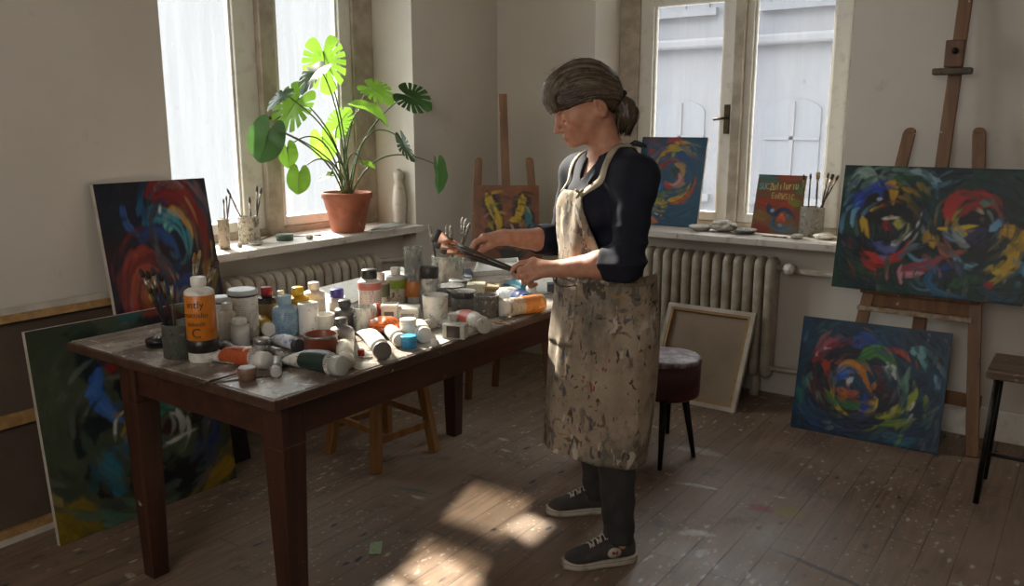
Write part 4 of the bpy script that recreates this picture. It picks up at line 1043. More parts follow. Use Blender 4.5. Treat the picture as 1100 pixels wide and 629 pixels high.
# ---------------------------------------------------------------- easels
def big_easel():
    t = thing('studio_easel', 'tall wooden studio easel holding the widest painting at the right', 'easel', (0, 0, 0))
    bl, br = EASEL_BASE
    lean = 0.095; Y0 = 4.005
    def Y(z): return Y0 + lean * z + 0.024
    W = MAT['easel_wood']; Dk = MAT['easel_dark']
    # mast (in front of the side legs), head block and top rest
    mx = lambda z: at_y(987, 345, Y(.6))[0] + (z - 0.6) * 0.028
    MB().beam((mx(.05), Y(.05) + .05, .05), (mx(2.27), Y(2.27) - .005, 2.27), 0.055, 0.024, (0, -1, 0)).build('mast', W, t, bevel=0.004)
    zt = at_y(1024, 77, Y(1.5))[2]
    hb = MB(); hb.box((mx(zt) - .004, Y(zt) - 0.032, zt + .075), (0.075, 0.03, 0.115)); hb.build('clamp_block', Dk, t, bevel=0.005)
    hb = MB(); hb.box((mx(zt) - .004, Y(zt) - 0.045, zt), (0.155, 0.055, 0.028)); hb.build('top_rest', M('rest_grey_wood', srgb(92, 80, 66), 0.6, col2=srgb(70, 60, 50), ns=20), t, bevel=0.006)
    k = MB(); k.lathe([(0, 0), (.012, 0), (.014, .012), (.010, .022), (0, .024)], 14, (mx(zt), Y(zt) - .047, zt + .085), Matrix.Rotation(math.pi / 2, 3, 'X')); k.build('knob', MAT['black_iron'], t)
    # side legs, converging upward
    for side, (pt, pb) in (('l', ((977, 143), None)), ('r', ((1052, 143), (1044, 490)))):
        a = at_y(*pt, Y(1.42) + .012)
        if pb: b = at_z(*pb, 0.0)
        else:
            b = at_z(1044, 490, 0.0); b = np.array([2 * mx(0) - b[0] + .01, b[1], 0.0])
        top = MB(); A = Vector(a); B = Vector(b)
        top.beam(B, A, 0.052, 0.026, (0, -1, 0)); 
        dr = (A - B).normalized()
        # rounded end
        sN = Vector((1, 0, 0)); 
        rn = [[A + sN * (0.026 * math.cos(x)) + dr * (0.026 * math.sin(x)) + Vector((0, dy, 0)) for x in np.linspace(0, math.pi, 9)] for dy in (-.013, .013)]
        top.rings(rn, smooth=False)
        top.build('leg', W, t, bevel=0.003)
    # rear strut
    MB().beam((mx(1.2), Y(1.2) + .03, 1.2), (mx(0) + .0, 4.235, 0.17), 0.04, 0.02, (0, -1, 0)).build('rear_strut', W, t, bevel=0.003)
    # painting tray
    z0 = bl[2]
    l, r = at_y(925, 316, Y(.66) - .03)[0], at_y(1052, 330, Y(.66) - .03)[0]
    tr = MB(); tr.span((l, Y(z0) - 0.062, z0 - 0.022), (r, Y(z0) - 0.001, z0 - 0.0005)); 
    tr.build('tray', M('tray_crusted_wood', srgb(116, 82, 50), 0.6, col2=srgb(84, 58, 38), ns=20, spots=(srgb(186, 178, 164), srgb(66, 60, 58)), spot_scale=30, spot_size=.2), t, bevel=0.004)
    fa = MB(); fa.span((l + .02, Y(z0) - 0.026, z0 - 0.085), (r - .01, Y(z0) - 0.004, z0 - 0.0225)); fa.build('tray_board', W, t, bevel=0.003)
    lp = MB(); lp.span((l - .01, Y(z0) - 0.055, z0 - 0.108), (r - .02, Y(z0) - 0.004, z0 - 0.0855)); lp.build('tray_ledge', M('ledge_crusted', srgb(120, 92, 62), 0.6, col2=srgb(160, 146, 124), ns=26, spots=(srgb(196, 188, 176), srgb(70, 60, 54)), spot_scale=34, spot_size=.25), t, bevel=0.004)
    # lower cross rail
    zc = at_y(1030, 430, Y(.2))[2]
    b = at_z(1044, 490, 0.0)
    cr = MB(); cr.span((2 * mx(0) - b[0] - .01, Y(zc) + 0.012, zc - .03), (b[0] + .005, Y(zc) + 0.034, zc + .03)); cr.build('cross_rail', W, t, bevel=0.003)
    return t
big_easel()


def small_easel():
    t = thing('tripod_easel', 'light wooden tripod easel in the corner behind the table', 'easel', (0, 0, 0))
    W = MAT['easel_wood']
    W0 = 4.235; lean = 0.17
    def P(px, py, off=0.0):
        # on the leaning plane  w = W0 + lean*z
        d = ray(px, py); k = d @ FH
        # CAMH + d_z*s = z ; s = w/k
        s = (W0 + off + lean * CAMH) / (k - lean * d[2])
        return Vector(ORI + d * s)
    mt = P(540, 101); mb = P(547, 300)
    up = Vector(FH) * -1
    MB().beam(mb, mt, 0.044, 0.022, up).build('mast', W, t, bevel=0.003)
    def leg(ptop, pbot):
        m = MB(); m.beam(pbot, ptop, 0.042, 0.024, up)
        dr = (ptop - pbot).normalized(); s = Vector(RR)
        m.rings([[ptop + s * (.021 * math.cos(x)) + dr * (.021 * math.sin(x)) + up * dy for x in np.linspace(0, math.pi, 9)] for dy in (-.012, .012)], smooth=False)
        m.build('leg', W, t, bevel=0.003)
    c0 = Vector(at_z(503, 428, 0.0))
    leg(P(514, 173, .01), c0)
    leg(P(569, 173, .01), c0 + Vector(RR) * 0.44)
    rear = Vector(at_z(532, 414, 0.0))
    m = MB(); m.beam(rear, mt * .55 + mb * .45 + Vector(FH) * .03, 0.04, 0.022, up); m.build('rear_leg', W, t, bevel=0.003)
    # ledge carrying the canvas
    a, b = P(507, 291, -.03), P(590, 291, -.03)
    a.z = b.z = 0.675
    m = MB(); m.beam(a, b, 0.06, 0.022, (0, 0, 1)); m.build('ledge', W, t, bevel=0.003)
    return P
PE = small_easel()
tlp, trp = PE(510, 199, -.036), PE(579, 197, -.036)
ex = (trp - tlp); ex.z = 0; Wd = ex.length; ex.normalize()
nrm = Vector(FH) * -1
e2 = (Vector((0, 0, 1)) + Vector(FH) * 0.17).normalized()
Hh = (tlp.z - 0.693) / e2.z
canvas('painting', 'small rust-coloured painting of two yellow horn shapes on the corner easel', tlp - e2 * Hh, tlp - e2 * Hh + Vector(RR) * Wd, tlp, art_horns().smudge(110, [(.4, .5), (.6, .5)], .02, .05, seed=8), 0.018)
# ---------------------------------------------------------------- small things: builders
def zcam(p): return float(F @ (np.array(p) - ORI))

def spec(pl, pr, pt, pb, z0=TZ):
    """pixel box -> centre, radius, height of an upright round thing standing on z0"""
    P = at_z((pl + pr) / 2, pb, z0)
    r = (pr - pl) / 2 * zcam(P) / FPX
    c = P + FH * r * 0.85
    w = c @ FH
    h = at_w((pl + pr) / 2, pt, w)[2] - z0
    return np.array([c[0], c[1], z0]), r, h

PM = {}
def pm(hexc, rough=0.35, **k):
    key = (hexc, rough, tuple(sorted((a, str(b)) for a, b in k.items())))
    if key not in PM:
        c = hx(hexc)
        if min(c[:3]) > .42: c = tuple(min(.86, v * 1.2) for v in c[:3]) + (1,)
        d = tuple(min(1, v * 0.72) for v in c[:3]) + (1,)
        k.setdefault('col2', d); k.setdefault('ns', 28); k.setdefault('lo', 0.52); k.setdefault('hi', 0.72)
        PM[key] = M('finish_' + hexc, c, rough, **k)
    return PM[key]

def messy(hexc, spots, size=0.22, scale=60, rough=0.45):
    return pm(hexc, rough, spots=tuple(hx(s) for s in spots), spot_scale=scale, spot_size=size)

PRINT = lambda h, i='4c4c50': pm(h, .4, ink=hx(i))
PLASTIC = messy('cfcac0', ('8a8680', '5c6468'), 0.12, 70)
LID = pm('b4b4b2', 0.35)
BLKCAP = pm('2a2a2a', 0.4)
METAL = M('crumpled_tube_metal', srgb(170, 168, 162), 0.35, 0.75, col2=srgb(120, 118, 114), ns=40, bump=0.4, bs=60)
GLASS = clear_mat('smeared_glass', srgb(150, 152, 148), 0.62, srgb(196, 192, 184))
CRUST = messy('6a6862', ('c8c2b6', '2a2a2a', '8c8478'), 0.25, 80, 0.6)
CRUSTW = messy('b8b2a6', ('6a6a66', '3a3c3e', 'ddd8cc'), 0.25, 80, 0.6)
FERR = M('ferrule_metal', srgb(168, 158, 140), 0.3, 0.9, col2=srgb(120, 108, 92), ns=40)
FERRC = M('copper_ferrule', srgb(176, 120, 84), 0.35, 0.85, col2=srgb(130, 84, 58), ns=40)
BRIST = M('dark_bristle', srgb(44, 34, 28), 0.8, col2=srgb(74, 56, 42), ns=30, stretch=(1, 1, .1))
BRISTL = M('hog_bristle', srgb(176, 142, 92), 0.8, col2=srgb(128, 94, 56), ns=30, stretch=(1, 1, .1))
HANDLES = [pm('2c2622', 0.4), pm('4a3a2e', 0.45), pm('1f2430', 0.4), pm('6c5640', 0.5), pm('3a3634', 0.45)]


def bottle(name, label, cat, box, body, cap, lab=None, lz=(0.15, 0.62), sh=0.70, neck=0.42, cap_r=0.5, cap_h=0.16, group=None, z0=TZ, extra=(), seg=28, sx=1.0):
    c, r, h = spec(*box, z0=z0)
    t = thing(name, label, cat, c, group=group)
    hb = h * (1 - cap_h)
    prof = [(0, 0), (r * .92, 0), (r, r * .1), (r, h * sh * .55), (r, h * sh)]
    for k in range(1, 6):
        a = k / 5 * math.pi / 2
        prof.append((r * neck + (r - r * neck) * math.cos(a), h * sh + (hb * .96 - h * sh) * math.sin(a) * .9))
    prof += [(r * neck, hb), (0, hb)]
    MB().lathe(prof, seg, sy=sx).build('body', body, t)
    cr = r * cap_r
    cp = MB().lathe([(cr * .98, hb * .985), (cr, hb), (cr, h - cr * .12), (cr * .9, h), (0, h)], seg)
    cp.build('cap', cap, t)
    if lab is not None:
        MB().lathe([(r + .0003, h * lz[0]), (r + .0011, h * lz[0] + .001), (r + .0011, h * lz[1] - .001), (r + .0003, h * lz[1])], seg, sy=sx, caps=False).build('label', lab, t)
    for nm, m, a, b, k in extra:
        MB().lathe([(r * k + .0003, h * a), (r * k + .0014, h * a + .0008), (r * k + .0014, h * b - .0008), (r * k + .0003, h * b)], seg, sy=sx, caps=False).build(nm, m, t)
    return t, r, h


def jar(name, label, cat, box, body, z0=TZ, lid=None, lid_h=0.14, lid_r=1.04, fillm=None, band=None, taper=1.0, group=None, ring=None, open_=False, rim=0.0):
    c, r, h = spec(*box, z0=z0)
    t = thing(name, label, cat, c, group=group)
    wall = max(0.0016, r * 0.07)
    hb = h * (1 - (lid_h if lid is not None else 0))
    rb = r * taper
    if open_:
        prof = [(0, 0), (rb * .95, 0), (rb, rb * .06), (r - .0, hb - .002), (r + rim, hb - .001), (r - wall * .5, hb), (r - wall, hb - .002), (rb - wall, .006), (0, .005)]
    else:
        prof = [(0, 0), (rb * .94, 0), (rb, rb * .08), (r, hb * .9), (r * .97, hb), (0, hb)]
    MB().lathe(prof, 32).build('body', body, t)
    if lid is not None:
        lr = r * lid_r
        MB().lathe([(lr * .97, hb * 1.0005), (lr, hb + .001), (lr, h - lr * .06), (lr * .95, h), (lr * .8, h - lr * .02), (0, h - lr * .02)], 32).build('lid', lid, t)
    if ring is not None:
        MB().lathe([(r * .99, hb - .005), (r * 1.02, hb - .004), (r * 1.02, hb - .0012), (r * .99, hb - .0004)], 32, caps=False).build('ring', ring, t)
    if band is not None:
        m, a, b = band
        ra = rb + (r - rb) * a; rb2 = rb + (r - rb) * b
        MB().lathe([(ra + .0003, h * a), (ra + .0012, h * a + .001), (rb2 + .0012, h * b - .001), (rb2 + .0003, h * b)], 32, caps=False).build('label', m, t)
    if fillm is not None:
        MB().lathe([(0, .007), (rb - wall - .001, .007), (rb - wall - .001, hb * .5), (0, hb * .52)], 24).build('paint', fillm, t)
    return t, c, r, h


def tube(label, cap_px, end_px, rpx, body, cap, lab=None, lz=(0.1, 0.6), cap_len=0.9, cap_r=0.62, name='paint_tube', cat='paint tube', z0=TZ, group=None, full=False, dz=0.0):
    """a squeezed paint tube lying on the table, cap end to crimped end"""
    P = at_z(*cap_px, z0); r = rpx * zcam(P) / FPX
    A = Vector(at_z(*cap_px, z0 + r)); E = Vector(at_z(*end_px, z0 + (r if full else 0.006) + dz))
    A.z += dz
    t = thing(name, label, cat, (A.x, A.y, z0), group=group)
    o = Vector(t.location); A = A - o; E = E - o
    ax = (E - A); L = ax.length; ax.normalize()
    s = ax.cross(Vector((0, 0, 1))).normalized(); u = s.cross(ax)
    cl = r * cap_len
    def ring(x, a, b, seg=24, w=0.0, sit=False):
        p = A + ax * x
        if sit: p = p + Vector((0, 0, b + .0006 - p.z + dz))
        return [p + s * (a * math.cos(2 * math.pi * k / seg)) + u * (b * math.sin(2 * math.pi * k / seg) + w * math.sin(6 * math.pi * k / seg)) for k in range(seg)]
    R = []
    shl = r * 0.45
    R.append(ring(cl, r * .42, r * .42)); R.append(ring(cl + shl * .5, r * .62, r * .62)); R.append(ring(cl + shl, r * .97, r * .97))
    rng = random.Random(int(cap_px[0] * 13 + end_px[1] * 7))
    def sec(f):
        g = f ** 2.4
        a = r * (1 + 0.22 * g); b = r * (1 - g) + 0.0022 * g
        if full: a, b = r, r
        return a, b
    for k in range(9):
        f = k / 8
        a, b = sec(f)
        R.append(ring(cl + shl + (L - cl - shl) * f, a, max(b * (1 + (rng.random() - .5) * .12 * (0 < k < 8)), .002), w=(rng.random() - .5) * r * .05 * (1 if 1 < k < 7 else 0), sit=not full))
    MB().rings(R).build('body', body, t)
    m = MB(); cr = r * cap_r
    m.rings([ring(0, cr * .9, cr * .9), ring(cl * .06, cr, cr), ring(cl * .98, cr * 1.06, cr * 1.06), ring(cl, cr * .96, cr * .96)])
    m.build('cap', cap, t)
    if not full:
        a, b = sec(1)
        m = MB(); m.rings([ring(L - .010, a * 1.01, .0034, sit=True), ring(L + .001, a * 1.01, .0034, sit=True)]); m.build('crimp', METAL, t)
    if lab is not None:
        Q = []
        for k in range(7):
            f = lz[0] + (lz[1] - lz[0]) * k / 6
            a, b = sec(f)
            Q.append(ring(cl + shl + (L - cl - shl) * f, a + .0012, b + .0010, sit=not full))
        MB().rings(Q, cap=False).build('label', lab, t)
    return t


def brush(label, tip, end, r=0.0035, bl=0.028, fl=0.028, flat=1.0, hm=None, fm=None, bm_=None, group=None, name='paintbrush', bw=1.25):
    tip, end = Vector([float(v) for v in tip]), Vector([float(v) for v in end])
    t = thing(name, label, 'paintbrush', end, group=group)
    A = tip - end; L = A.length; ax = A.normalized()
    s = ax.cross(Vector(F)); 
    if s.length < .05: s = ax.cross(Vector((0, 0, 1)))
    s.normalize(); u = s.cross(ax)
    def ring(x, a, b, seg=12): return [ax * x + s * (a * math.cos(2 * math.pi * k / seg)) + u * (b * math.sin(2 * math.pi * k / seg)) for k in range(seg)]
    hl = L - bl - fl
    MB().rings([ring(0, r * .3, r * .3), ring(hl * .05, r * .6, r * .6), ring(hl * .55, r * .8, r * .8), ring(hl * .85, r * 1.15, r * 1.15), ring(hl, r * .85, r * .85)]).build('handle', hm or HANDLES[0], t)
    fo = MB(); fo.rings([ring(hl - .002, r * .98, r * .98), ring(hl + fl * .4, r * 1.0, r * 1.0), ring(hl + fl, r * bw * flat, r * (1.0 if flat == 1 else .75))]); fo.build('ferrule', fm or FERR, t)
    b = MB()
    if flat > 1: b.rings([ring(hl + fl - .001, r * bw * flat * .96, r * .7), ring(hl + fl + bl * .5, r * bw * flat * 1.06, r * .8), ring(L, r * bw * flat * .98, r * .3)])
    else: b.rings([ring(hl + fl - .001, r * 1.15, r * 1.15), ring(hl + fl + bl * .4, r * 1.5, r * 1.5), ring(hl + fl + bl * .8, r * .95, r * .95), ring(L, r * .15, r * .15)])
    b.build('bristles', bm_ or BRIST, t)
    return t


def brushes_in(jar_c, jar_r, jar_h, tips, labels, floor_h=0.008, dw=(0,), r=0.0035, **kw):
    w0 = float(jar_c @ FH)
    rng = random.Random(int(jar_c[0] * 1000))
    for i, ((px, py), lb) in enumerate(zip(tips, labels)):
        tip = at_w(px, py, w0 + dw[i % len(dw)])
        d = tip - jar_c; d[2] = 0
        n = np.linalg.norm(d) + 1e-9
        hgt = tip[2] - jar_c[2]
        # the handle rests on the rim, its end on the opposite side of the bottom
        rim = jar_c + d / n * min(jar_r * .80, n); rim[2] = jar_c[2] + jar_h
        k = (hgt - floor_h) / max(1e-6, hgt - jar_h)
        end = tip + (rim - tip) * k
        off = end - jar_c; off[2] = 0; m = np.linalg.norm(off)
        if m > jar_r * .78: end[:2] = jar_c[:2] + off[:2] / m * jar_r * .78
        side = np.array([-d[1], d[0], 0]) / n * ((i % 3) - 1) * jar_r * .22
        end = end + side; end[2] = jar_c[2] + floor_h
        k2 = {a: (b[i % len(b)] if isinstance(b, list) else b) for a, b in kw.items()}
        brush(lb, tip, end, r=r, **k2)


def lettering(text, parent, center, right, up, size, m, depth=0.0004, bend=None):
    """printed words: font outlines turned into thin mesh on the part they are printed on; bend=(radius, axis point) wraps them round"""
    cu = bpy.data.curves.new('lettering', 'FONT'); cu.body = text; cu.size = size; cu.align_x = 'CENTER'; cu.extrude = 0
    ob = bpy.data.objects.new('lettering', cu); C.objects.link(ob)
    dg = bpy.context.evaluated_depsgraph_get()
    me = bpy.data.meshes.new_from_object(ob.evaluated_get(dg))
    bpy.data.objects.remove(ob)
    right, up, center = Vector(right).normalized(), Vector(up).normalized(), Vector(center)
    n = right.cross(up)
    for v in me.vertices:
        x, y = v.co.x, v.co.y
        if bend:
            a = x / bend
            p = center + right * (math.sin(a) * bend) + n * ((math.cos(a) - 1) * bend) + up * y
        else: p = center + right * x + up * y
        v.co = p + n * depth
    me.name = 'lettering'; me.materials.clear(); me.materials.append(m)
    o = bpy.data.objects.new('lettering', me); C.objects.link(o); o.parent = parent
    return o

VW = Vector((-FH[0], -FH[1], 0))   # towards the viewer
VR = Vector(RR)
INK = pm('3a2418', 0.5)


# ---------------------------------------------------------------- on the table
t, c, r, h = jar('brush_jar', 'dark grey-green jar of black brushes at the near left corner of the table', 'jar', (171, 206, 346, 386), messy('4e5048', ('7c7a6c', '2c2e2c', '6a6450'), .25, 60, .5), open_=True)
brushes_in(c, r, h, [(150, 288), (157, 290), (163, 286), (172, 292), (183, 296)],
           ['black-handled round brush leaning furthest left in the dark jar', 'black brush, second from the left in the dark jar', 'blue-flecked brush, third from the left in the dark jar', 'dark brush near the middle of the dark jar', 'short dark brush nearest the orange bottle in the dark jar'],
           dw=(-.03, .02, 0, .03, -.02), r=.0048, hm=[HANDLES[0], HANDLES[0], HANDLES[2], HANDLES[0], HANDLES[1]], bl=.026, fl=.05)
brushes_in(c, r, h, [(209, 271), (215, 268), (231, 276), (235, 279)],
           ['brush with amber bristles rising behind the orange bottle', 'round brush with dark amber tip beside the amber brush', 'dark-tipped brush leaning right behind the orange bottle', 'dark brush leaning furthest right out of the dark jar'],
           dw=(.05, .10, .04, .12), r=.0042, hm=HANDLES[1], bl=.03, fl=.055, bm_=[BRISTL, BRISTL, BRIST, BRIST])

c, r, h = spec(153, 180, 363, 374)
t = thing('paint_tin', 'small black round tin lying behind the dark brush jar', 'tin', c)
MB().lathe([(0, 0), (r * .96, 0), (r, .003), (r, h * .55), (r * 1.03, h * .56), (r * 1.03, h * .95), (r * .97, h), (0, h)], 28).build('body', pm('1e1c1c', .35), t)
m = MB(); rg = random.Random(4)
for k in range(9):
    a = rg.random() * 6.28; q = r * .5 * rg.random()
    m.lathe([(0, -.006), (.008, -.003), (.009, .002), (.004, .007), (0, .008)], 7, (q * math.cos(a), q * math.sin(a), h + .006), Matrix.Rotation(rg.random() * 3, 3, 'X') @ Matrix.Rotation(rg.random() * 3, 3, 'Y'))
m.build('foil_lump', METAL, t)

ORANGE = pm('c8741e', .35)
t, r, h = bottle('paint_bottle', 'large orange-labelled plastic paint bottle, tallest at the near end of the table', 'bottle', (199, 230, 297, 390), pm('d2cdc4', .35), pm('d6d2ca', .35), ORANGE, (.27, .80), .82, .46, .52, .085,
                 extra=(('base_band', pm('231d1a', .35), .12, .27, 1.0),))
for tx, zz, sz in (('intly', .66, .030), ('mattislio', .55, .021), ('puiuoilil', .45, .017)):
    lettering(tx, t, VW * (r + .0016) + Vector((0, 0, h * zz)), VR, (0, 0, 1), sz, INK, bend=r + .0016)
lettering('C', t, VW * (r + .0016) + Vector((0, 0, h * .31)), VR, (0, 0, 1), .040, INK, bend=r + .0016)

jar('plastic_jar', 'white plastic jar with a grey lid, shorter of the two behind the orange bottle', 'jar', (227, 247, 318, 362), PRINT('c9c6be', '8c8a88'), lid=LID, lid_h=.12, ring=BLKCAP)
jar('plastic_jar', 'big white cylindrical jar with a flat grey lid and black ring', 'jar', (244, 275, 310, 366), PRINT('cbc8c0', '94938f'), lid=pm('b8bcbe', .3), lid_h=.10, ring=BLKCAP)
bottle('squeeze_bottle', 'small white squeeze bottle with a pink mark in front of the big white jar', 'bottle', (235, 253, 325, 370), PLASTIC, pm('d0ccc4'), pm('c4c2bc', .4, ink=hx('70707c'), spots=(hx('b04858'),), spot_scale=40, spot_size=.12), (.08, .55), .72, .6, .62, .16)
bottle('small_bottle', 'small translucent white bottle beside the pink-marked squeeze bottle', 'bottle', (247, 266, 341, 375), pm('b4b4ae', .3), pm('c8c6c0'), None, sh=.82, neck=.75, cap_r=.8, cap_h=.2)
bottle('ink_bottle', 'dark square-shouldered ink bottle with a red cap and beige label', 'bottle', (275, 297, 308, 353), pm('34322e', .25), pm('a8283a', .35), pm('8c7c5a', .6), (.2, .62), .76, .55, .55, .2)
t = tube('yellow paint tube with a round white cap, left of the light blue bottle', (289, 354), (266, 340), 8.5, pm('c9a12c', .35), pm('cfccc4', .35), None, cap_len=.5, cap_r=.85)
bottle('small_bottle', 'small bottle with a cream cap half hidden behind the light blue bottle', 'bottle', (294, 309, 312, 350), pm('a8a69c', .3), pm('d2cab4'), None, sh=.7)
bottle('squeeze_bottle', 'light blue bottle with a pale blue cap among the white ones', 'bottle', (291, 318, 317, 362), messy('8ea6b8', ('4c6c8c', 'b8c8d0'), .15, 60), pm('8aa4b4'), pm('7c98ac', .35, ink=hx('2c4468'), spots=(hx('2c5488'), hx('a8bccc')), spot_scale=60, spot_size=.2), (.06, .60), .64, .5, .55, .2)
bottle('squeeze_bottle', 'bright yellow bottle with a yellow cap', 'bottle', (308, 331, 308, 356), pm('d09c1e', .35), pm('d8aa2c', .35), messy('c8921c', ('7a5a14',), .1, 40), (.3, .55), .70, .55, .55, .17)
jar('tapered_tube', 'white tapered tube standing on its dark cap, beside the yellow bottle', 'paint tube', (319, 341, 325, 360), messy('d0ccc6', ('a84858', '88888c'), .14, 60), taper=1.0, lid=None)
bottle('squeeze_bottle', 'white bottle with printed label, biggest of the white bottles by the yellow one', 'bottle', (325, 348, 303, 345), PLASTIC, pm('d2cec6'), PRINT('c4c2bc', '3c4248'), (.06, .58), .68, .5, .52, .17)
jar('plastic_cup', 'small white plastic cup with grey paint inside, behind the copper pot', 'cup', (334, 358, 337, 358), pm('bcb8b0', .4), open_=True, taper=.8, fillm=pm('7c7c78'))
bottle('squeeze_bottle', 'slim white bottle with a purple cap', 'bottle', (353, 370, 310, 342), pm('cac6c2', .35), pm('3c3484', .35), PRINT('b8b6b4'), (.1, .55), .72, .7, .85, .3)
bottle('dropper_bottle', 'dark grey dropper bottle behind, larger of the two grey ones', 'bottle', (357, 381, 322, 354), pm('5a5654', .35), pm('38383a'), pm('484446'), (.1, .5), .55, .5, .56, .22, extra=(('collar', pm('a8a6a2'), .66, .72, .62),))
bottle('dropper_bottle', 'grey dropper bottle in front, beside the cream capped tube', 'bottle', (352, 379, 341, 377), pm('8c8480', .4), pm('5c5856'), None, sh=.55, neck=.45, cap_r=.5, cap_h=.24)
jar('glass_jar', 'clear jar of grimy oddments beside the pink bottle', 'jar', (378, 404, 329, 357), GLASS, open_=True, fillm=messy('9c8c7c', ('c0a890', '4c4844', 'b04838'), .3, 90))
t, c, r, h = jar('paint_pot', 'open copper-brown paint pot crusted dark inside', 'pot', (324, 360, 358, 386), messy('8c4a34', ('b06a4c', '5c3024'), .2, 60, .3), open_=True, fillm=pm('2a2420', .5), rim=.002)
MB().lathe([(r * 1.0, h * .88), (r * 1.05, h * .90), (r * 1.05, h * .98), (r * 1.0, h * 1.002)], 32, caps=False).build('rim', METAL, t)

tube('orange-red paint tube with a white cap, lying in front of the orange bottle', (287, 387), (222, 383), 10.5, PRINT('c0bcb4'), pm('c8c4bc'), pm('b0522a', .4, ink=hx('6c2c18')), (.02, .58), cap_len=1.1, cap_r=.86)
jar('bottle_cap', 'small brown plastic cap near the table edge', 'cap', (254, 273, 394, 410), pm('6e5244', .4), lid=pm('836656', .4), lid_h=.5, lid_r=1.06)
tube('silver tube with a ribbed grey cap facing the viewer, beside the dark green tube', (296.5, 400), (298, 381), 6, METAL, pm('a4a29c', .35), None, cap_len=1.0, cap_r=.95)
tube('crumpled bare metal tube between the orange tube and white bottles', (236, 370), (262, 380), 5.5, METAL, METAL, None, cap_len=.8)
jar('small_pot', 'tiny clear pot with a metal lid beside the big white jar', 'pot', (271, 288, 363, 379), GLASS, lid=METAL, lid_h=.4)
tube('white paint tube with blue flecks and a dark cap, behind the copper pot', (322, 371), (288, 364), 7.5, messy('c4c6cc', ('2c5ca8', '7c94bc'), .25, 60), pm('3c3c40'), None, cap_len=.9, cap_r=.9)
tube('flattened silver and white tube under the blue-flecked one', (303, 381), (286, 374), 5, METAL, pm('b8b6b0'), None, cap_len=.8)
tube('dark green paint tube with a white cap lying along the table edge', (368, 393), (303, 387), 11.5, PRINT('c4c0b8', '3c4c48'), pm('aeb0a8', .35), pm('22352f', .4), (.0, .50), cap_len=1.0, cap_r=.9)
tube('cream tube with a pale green mark, round white cap facing the viewer', (371, 388), (370, 358), 9.5, messy('cfc9b8', ('b8b468', '9c9c90'), .14, 50), pm('ccc6ba', .35), None, cap_len=.8, cap_r=.95)
tube('white tube with a dark grey cap end, second of the three capped tubes', (411, 377), (391, 354), 9.5, messy('d4d0c8', ('b09c2c',), .12, 40), pm('5c5852', .4), None, cap_len=.35, cap_r=.98)
tube('white tube with a white cap, lying behind the grey-capped one', (430, 365.5), (410, 349), 7.5, messy('d2cec4', ('8c8c80', 'a8a868'), .14, 50), pm('cac4ba', .35), None, cap_len=.7, cap_r=.9)
tube('white tube with a yellowish crease beside the orange wrapper', (396, 351), (368, 340), 6, messy('d6cfbe', ('c09a5c', 'b06a4c'), .2, 60), pm('c8c2b4'), None)


def lump(name, label, cat, box, m, seed, ez=0.6, z0=TZ, amp=.22, res=28):
    c, r, h = spec(*box, z0=z0)
    t = thing(name, label, cat, c)
    rs = np.random.RandomState(seed); K = [(rs.randn(3) * 2.6, rs.rand() * 6.28) for _ in range(10)]
    P = []
    for i in range(res + 1):
        th = math.pi * i / res; row = []
        for j in range(res * 2 + 1):
            ph = math.pi * j / res
            d = np.array([math.sin(th) * math.cos(ph), math.sin(th) * math.sin(ph), math.cos(th)])
            q = 1 + amp * sum(abs(math.sin(k @ d + p)) - .6 for k, p in K) / 4
            p = d * r * q
            z = h * .5 + p[2] / r * h * .5
            row.append((p[0], p[1], max(0.0005, z)))
        P.append(row)
    mb = MB(); 
    mb.grid(P); mb.build('crumpled_body', m, t)
    return t
lump('crumpled_bag', 'crumpled orange plastic wrapper between the white tubes and white jar', 'wrapper', (394, 428, 340, 361), messy('c25a1e', ('e0a070', '8c3a14', 'd8ccc0'), .2, 60, .3), 5)

jar('bottle_cap', 'bright blue screw cap on the table edge', 'cap', (430, 447, 360, 375), pm('2a86b4', .35), lid=pm('3a98c4', .35), lid_h=.4, lid_r=1.02)
jar('plastic_jar', 'white cylindrical pot standing behind the blue cap', 'pot', (429, 447, 342, 366), PLASTIC, lid=pm('c4beb4'), lid_h=.2, lid_r=1.03)
tube('white paint tube whose round end shows right of the white pot', (456, 360), (446, 346), 8.5, PLASTIC, pm('c6c0b6'), None, cap_len=.6, cap_r=.95)
bottle('paint_bottle', 'white bottle with a pink shoulder and a wide black cap', 'bottle', (384, 409, 289, 343), pm('c4beb6', .4, ink=hx('7c5c58'), spots=(hx('b07068'),), spot_scale=50, spot_size=.2), BLKCAP, pm('c4746c', .4), (.60, .74), .74, .62, .66, .17)
bottle('small_bottle', 'small clear bottle of greenish paint with a white cap beside the black-capped bottle', 'bottle', (399, 418, 293, 334), messy('c0bcb0', ('8c8c78', '6c6e5c'), .2, 60), pm('cfcac2'), messy('78785e', ('b8b4a4',), .15, 60), (.38, .72), .74, .5, .52, .18)
bottle('paint_bottle', 'white bottle with a lime and red label by the tall clear cylinder', 'bottle', (414, 435, 287, 327), pm('c8c4bc', .35), pm('cac6be'), messy('c4c0ae', ('a8301c', '3c2c4c', 'c07c2c'), .3, 70), (.12, .44), .74, .45, .5, .17, extra=(('label_band', pm('9cb43c', .4), .44, .68, 1.0),))
t, c, r, h = jar('brush_tube', 'tall clear plastic cylinder stained with paint, orange label at its foot', 'cylinder', (434, 454, 265, 326), GLASS, open_=True, fillm=pm('b4aca0'), band=(messy('c0783c', ('a8603c', 'd0a078'), .2, 60), .12, .40))
jar('glass_jar', 'clear jar with a black lid beside the tall clear cylinder', 'jar', (449, 473, 286, 328), GLASS, lid=pm('302e2a', .4), lid_h=.30, lid_r=.82, fillm=pm('8c8c88'))
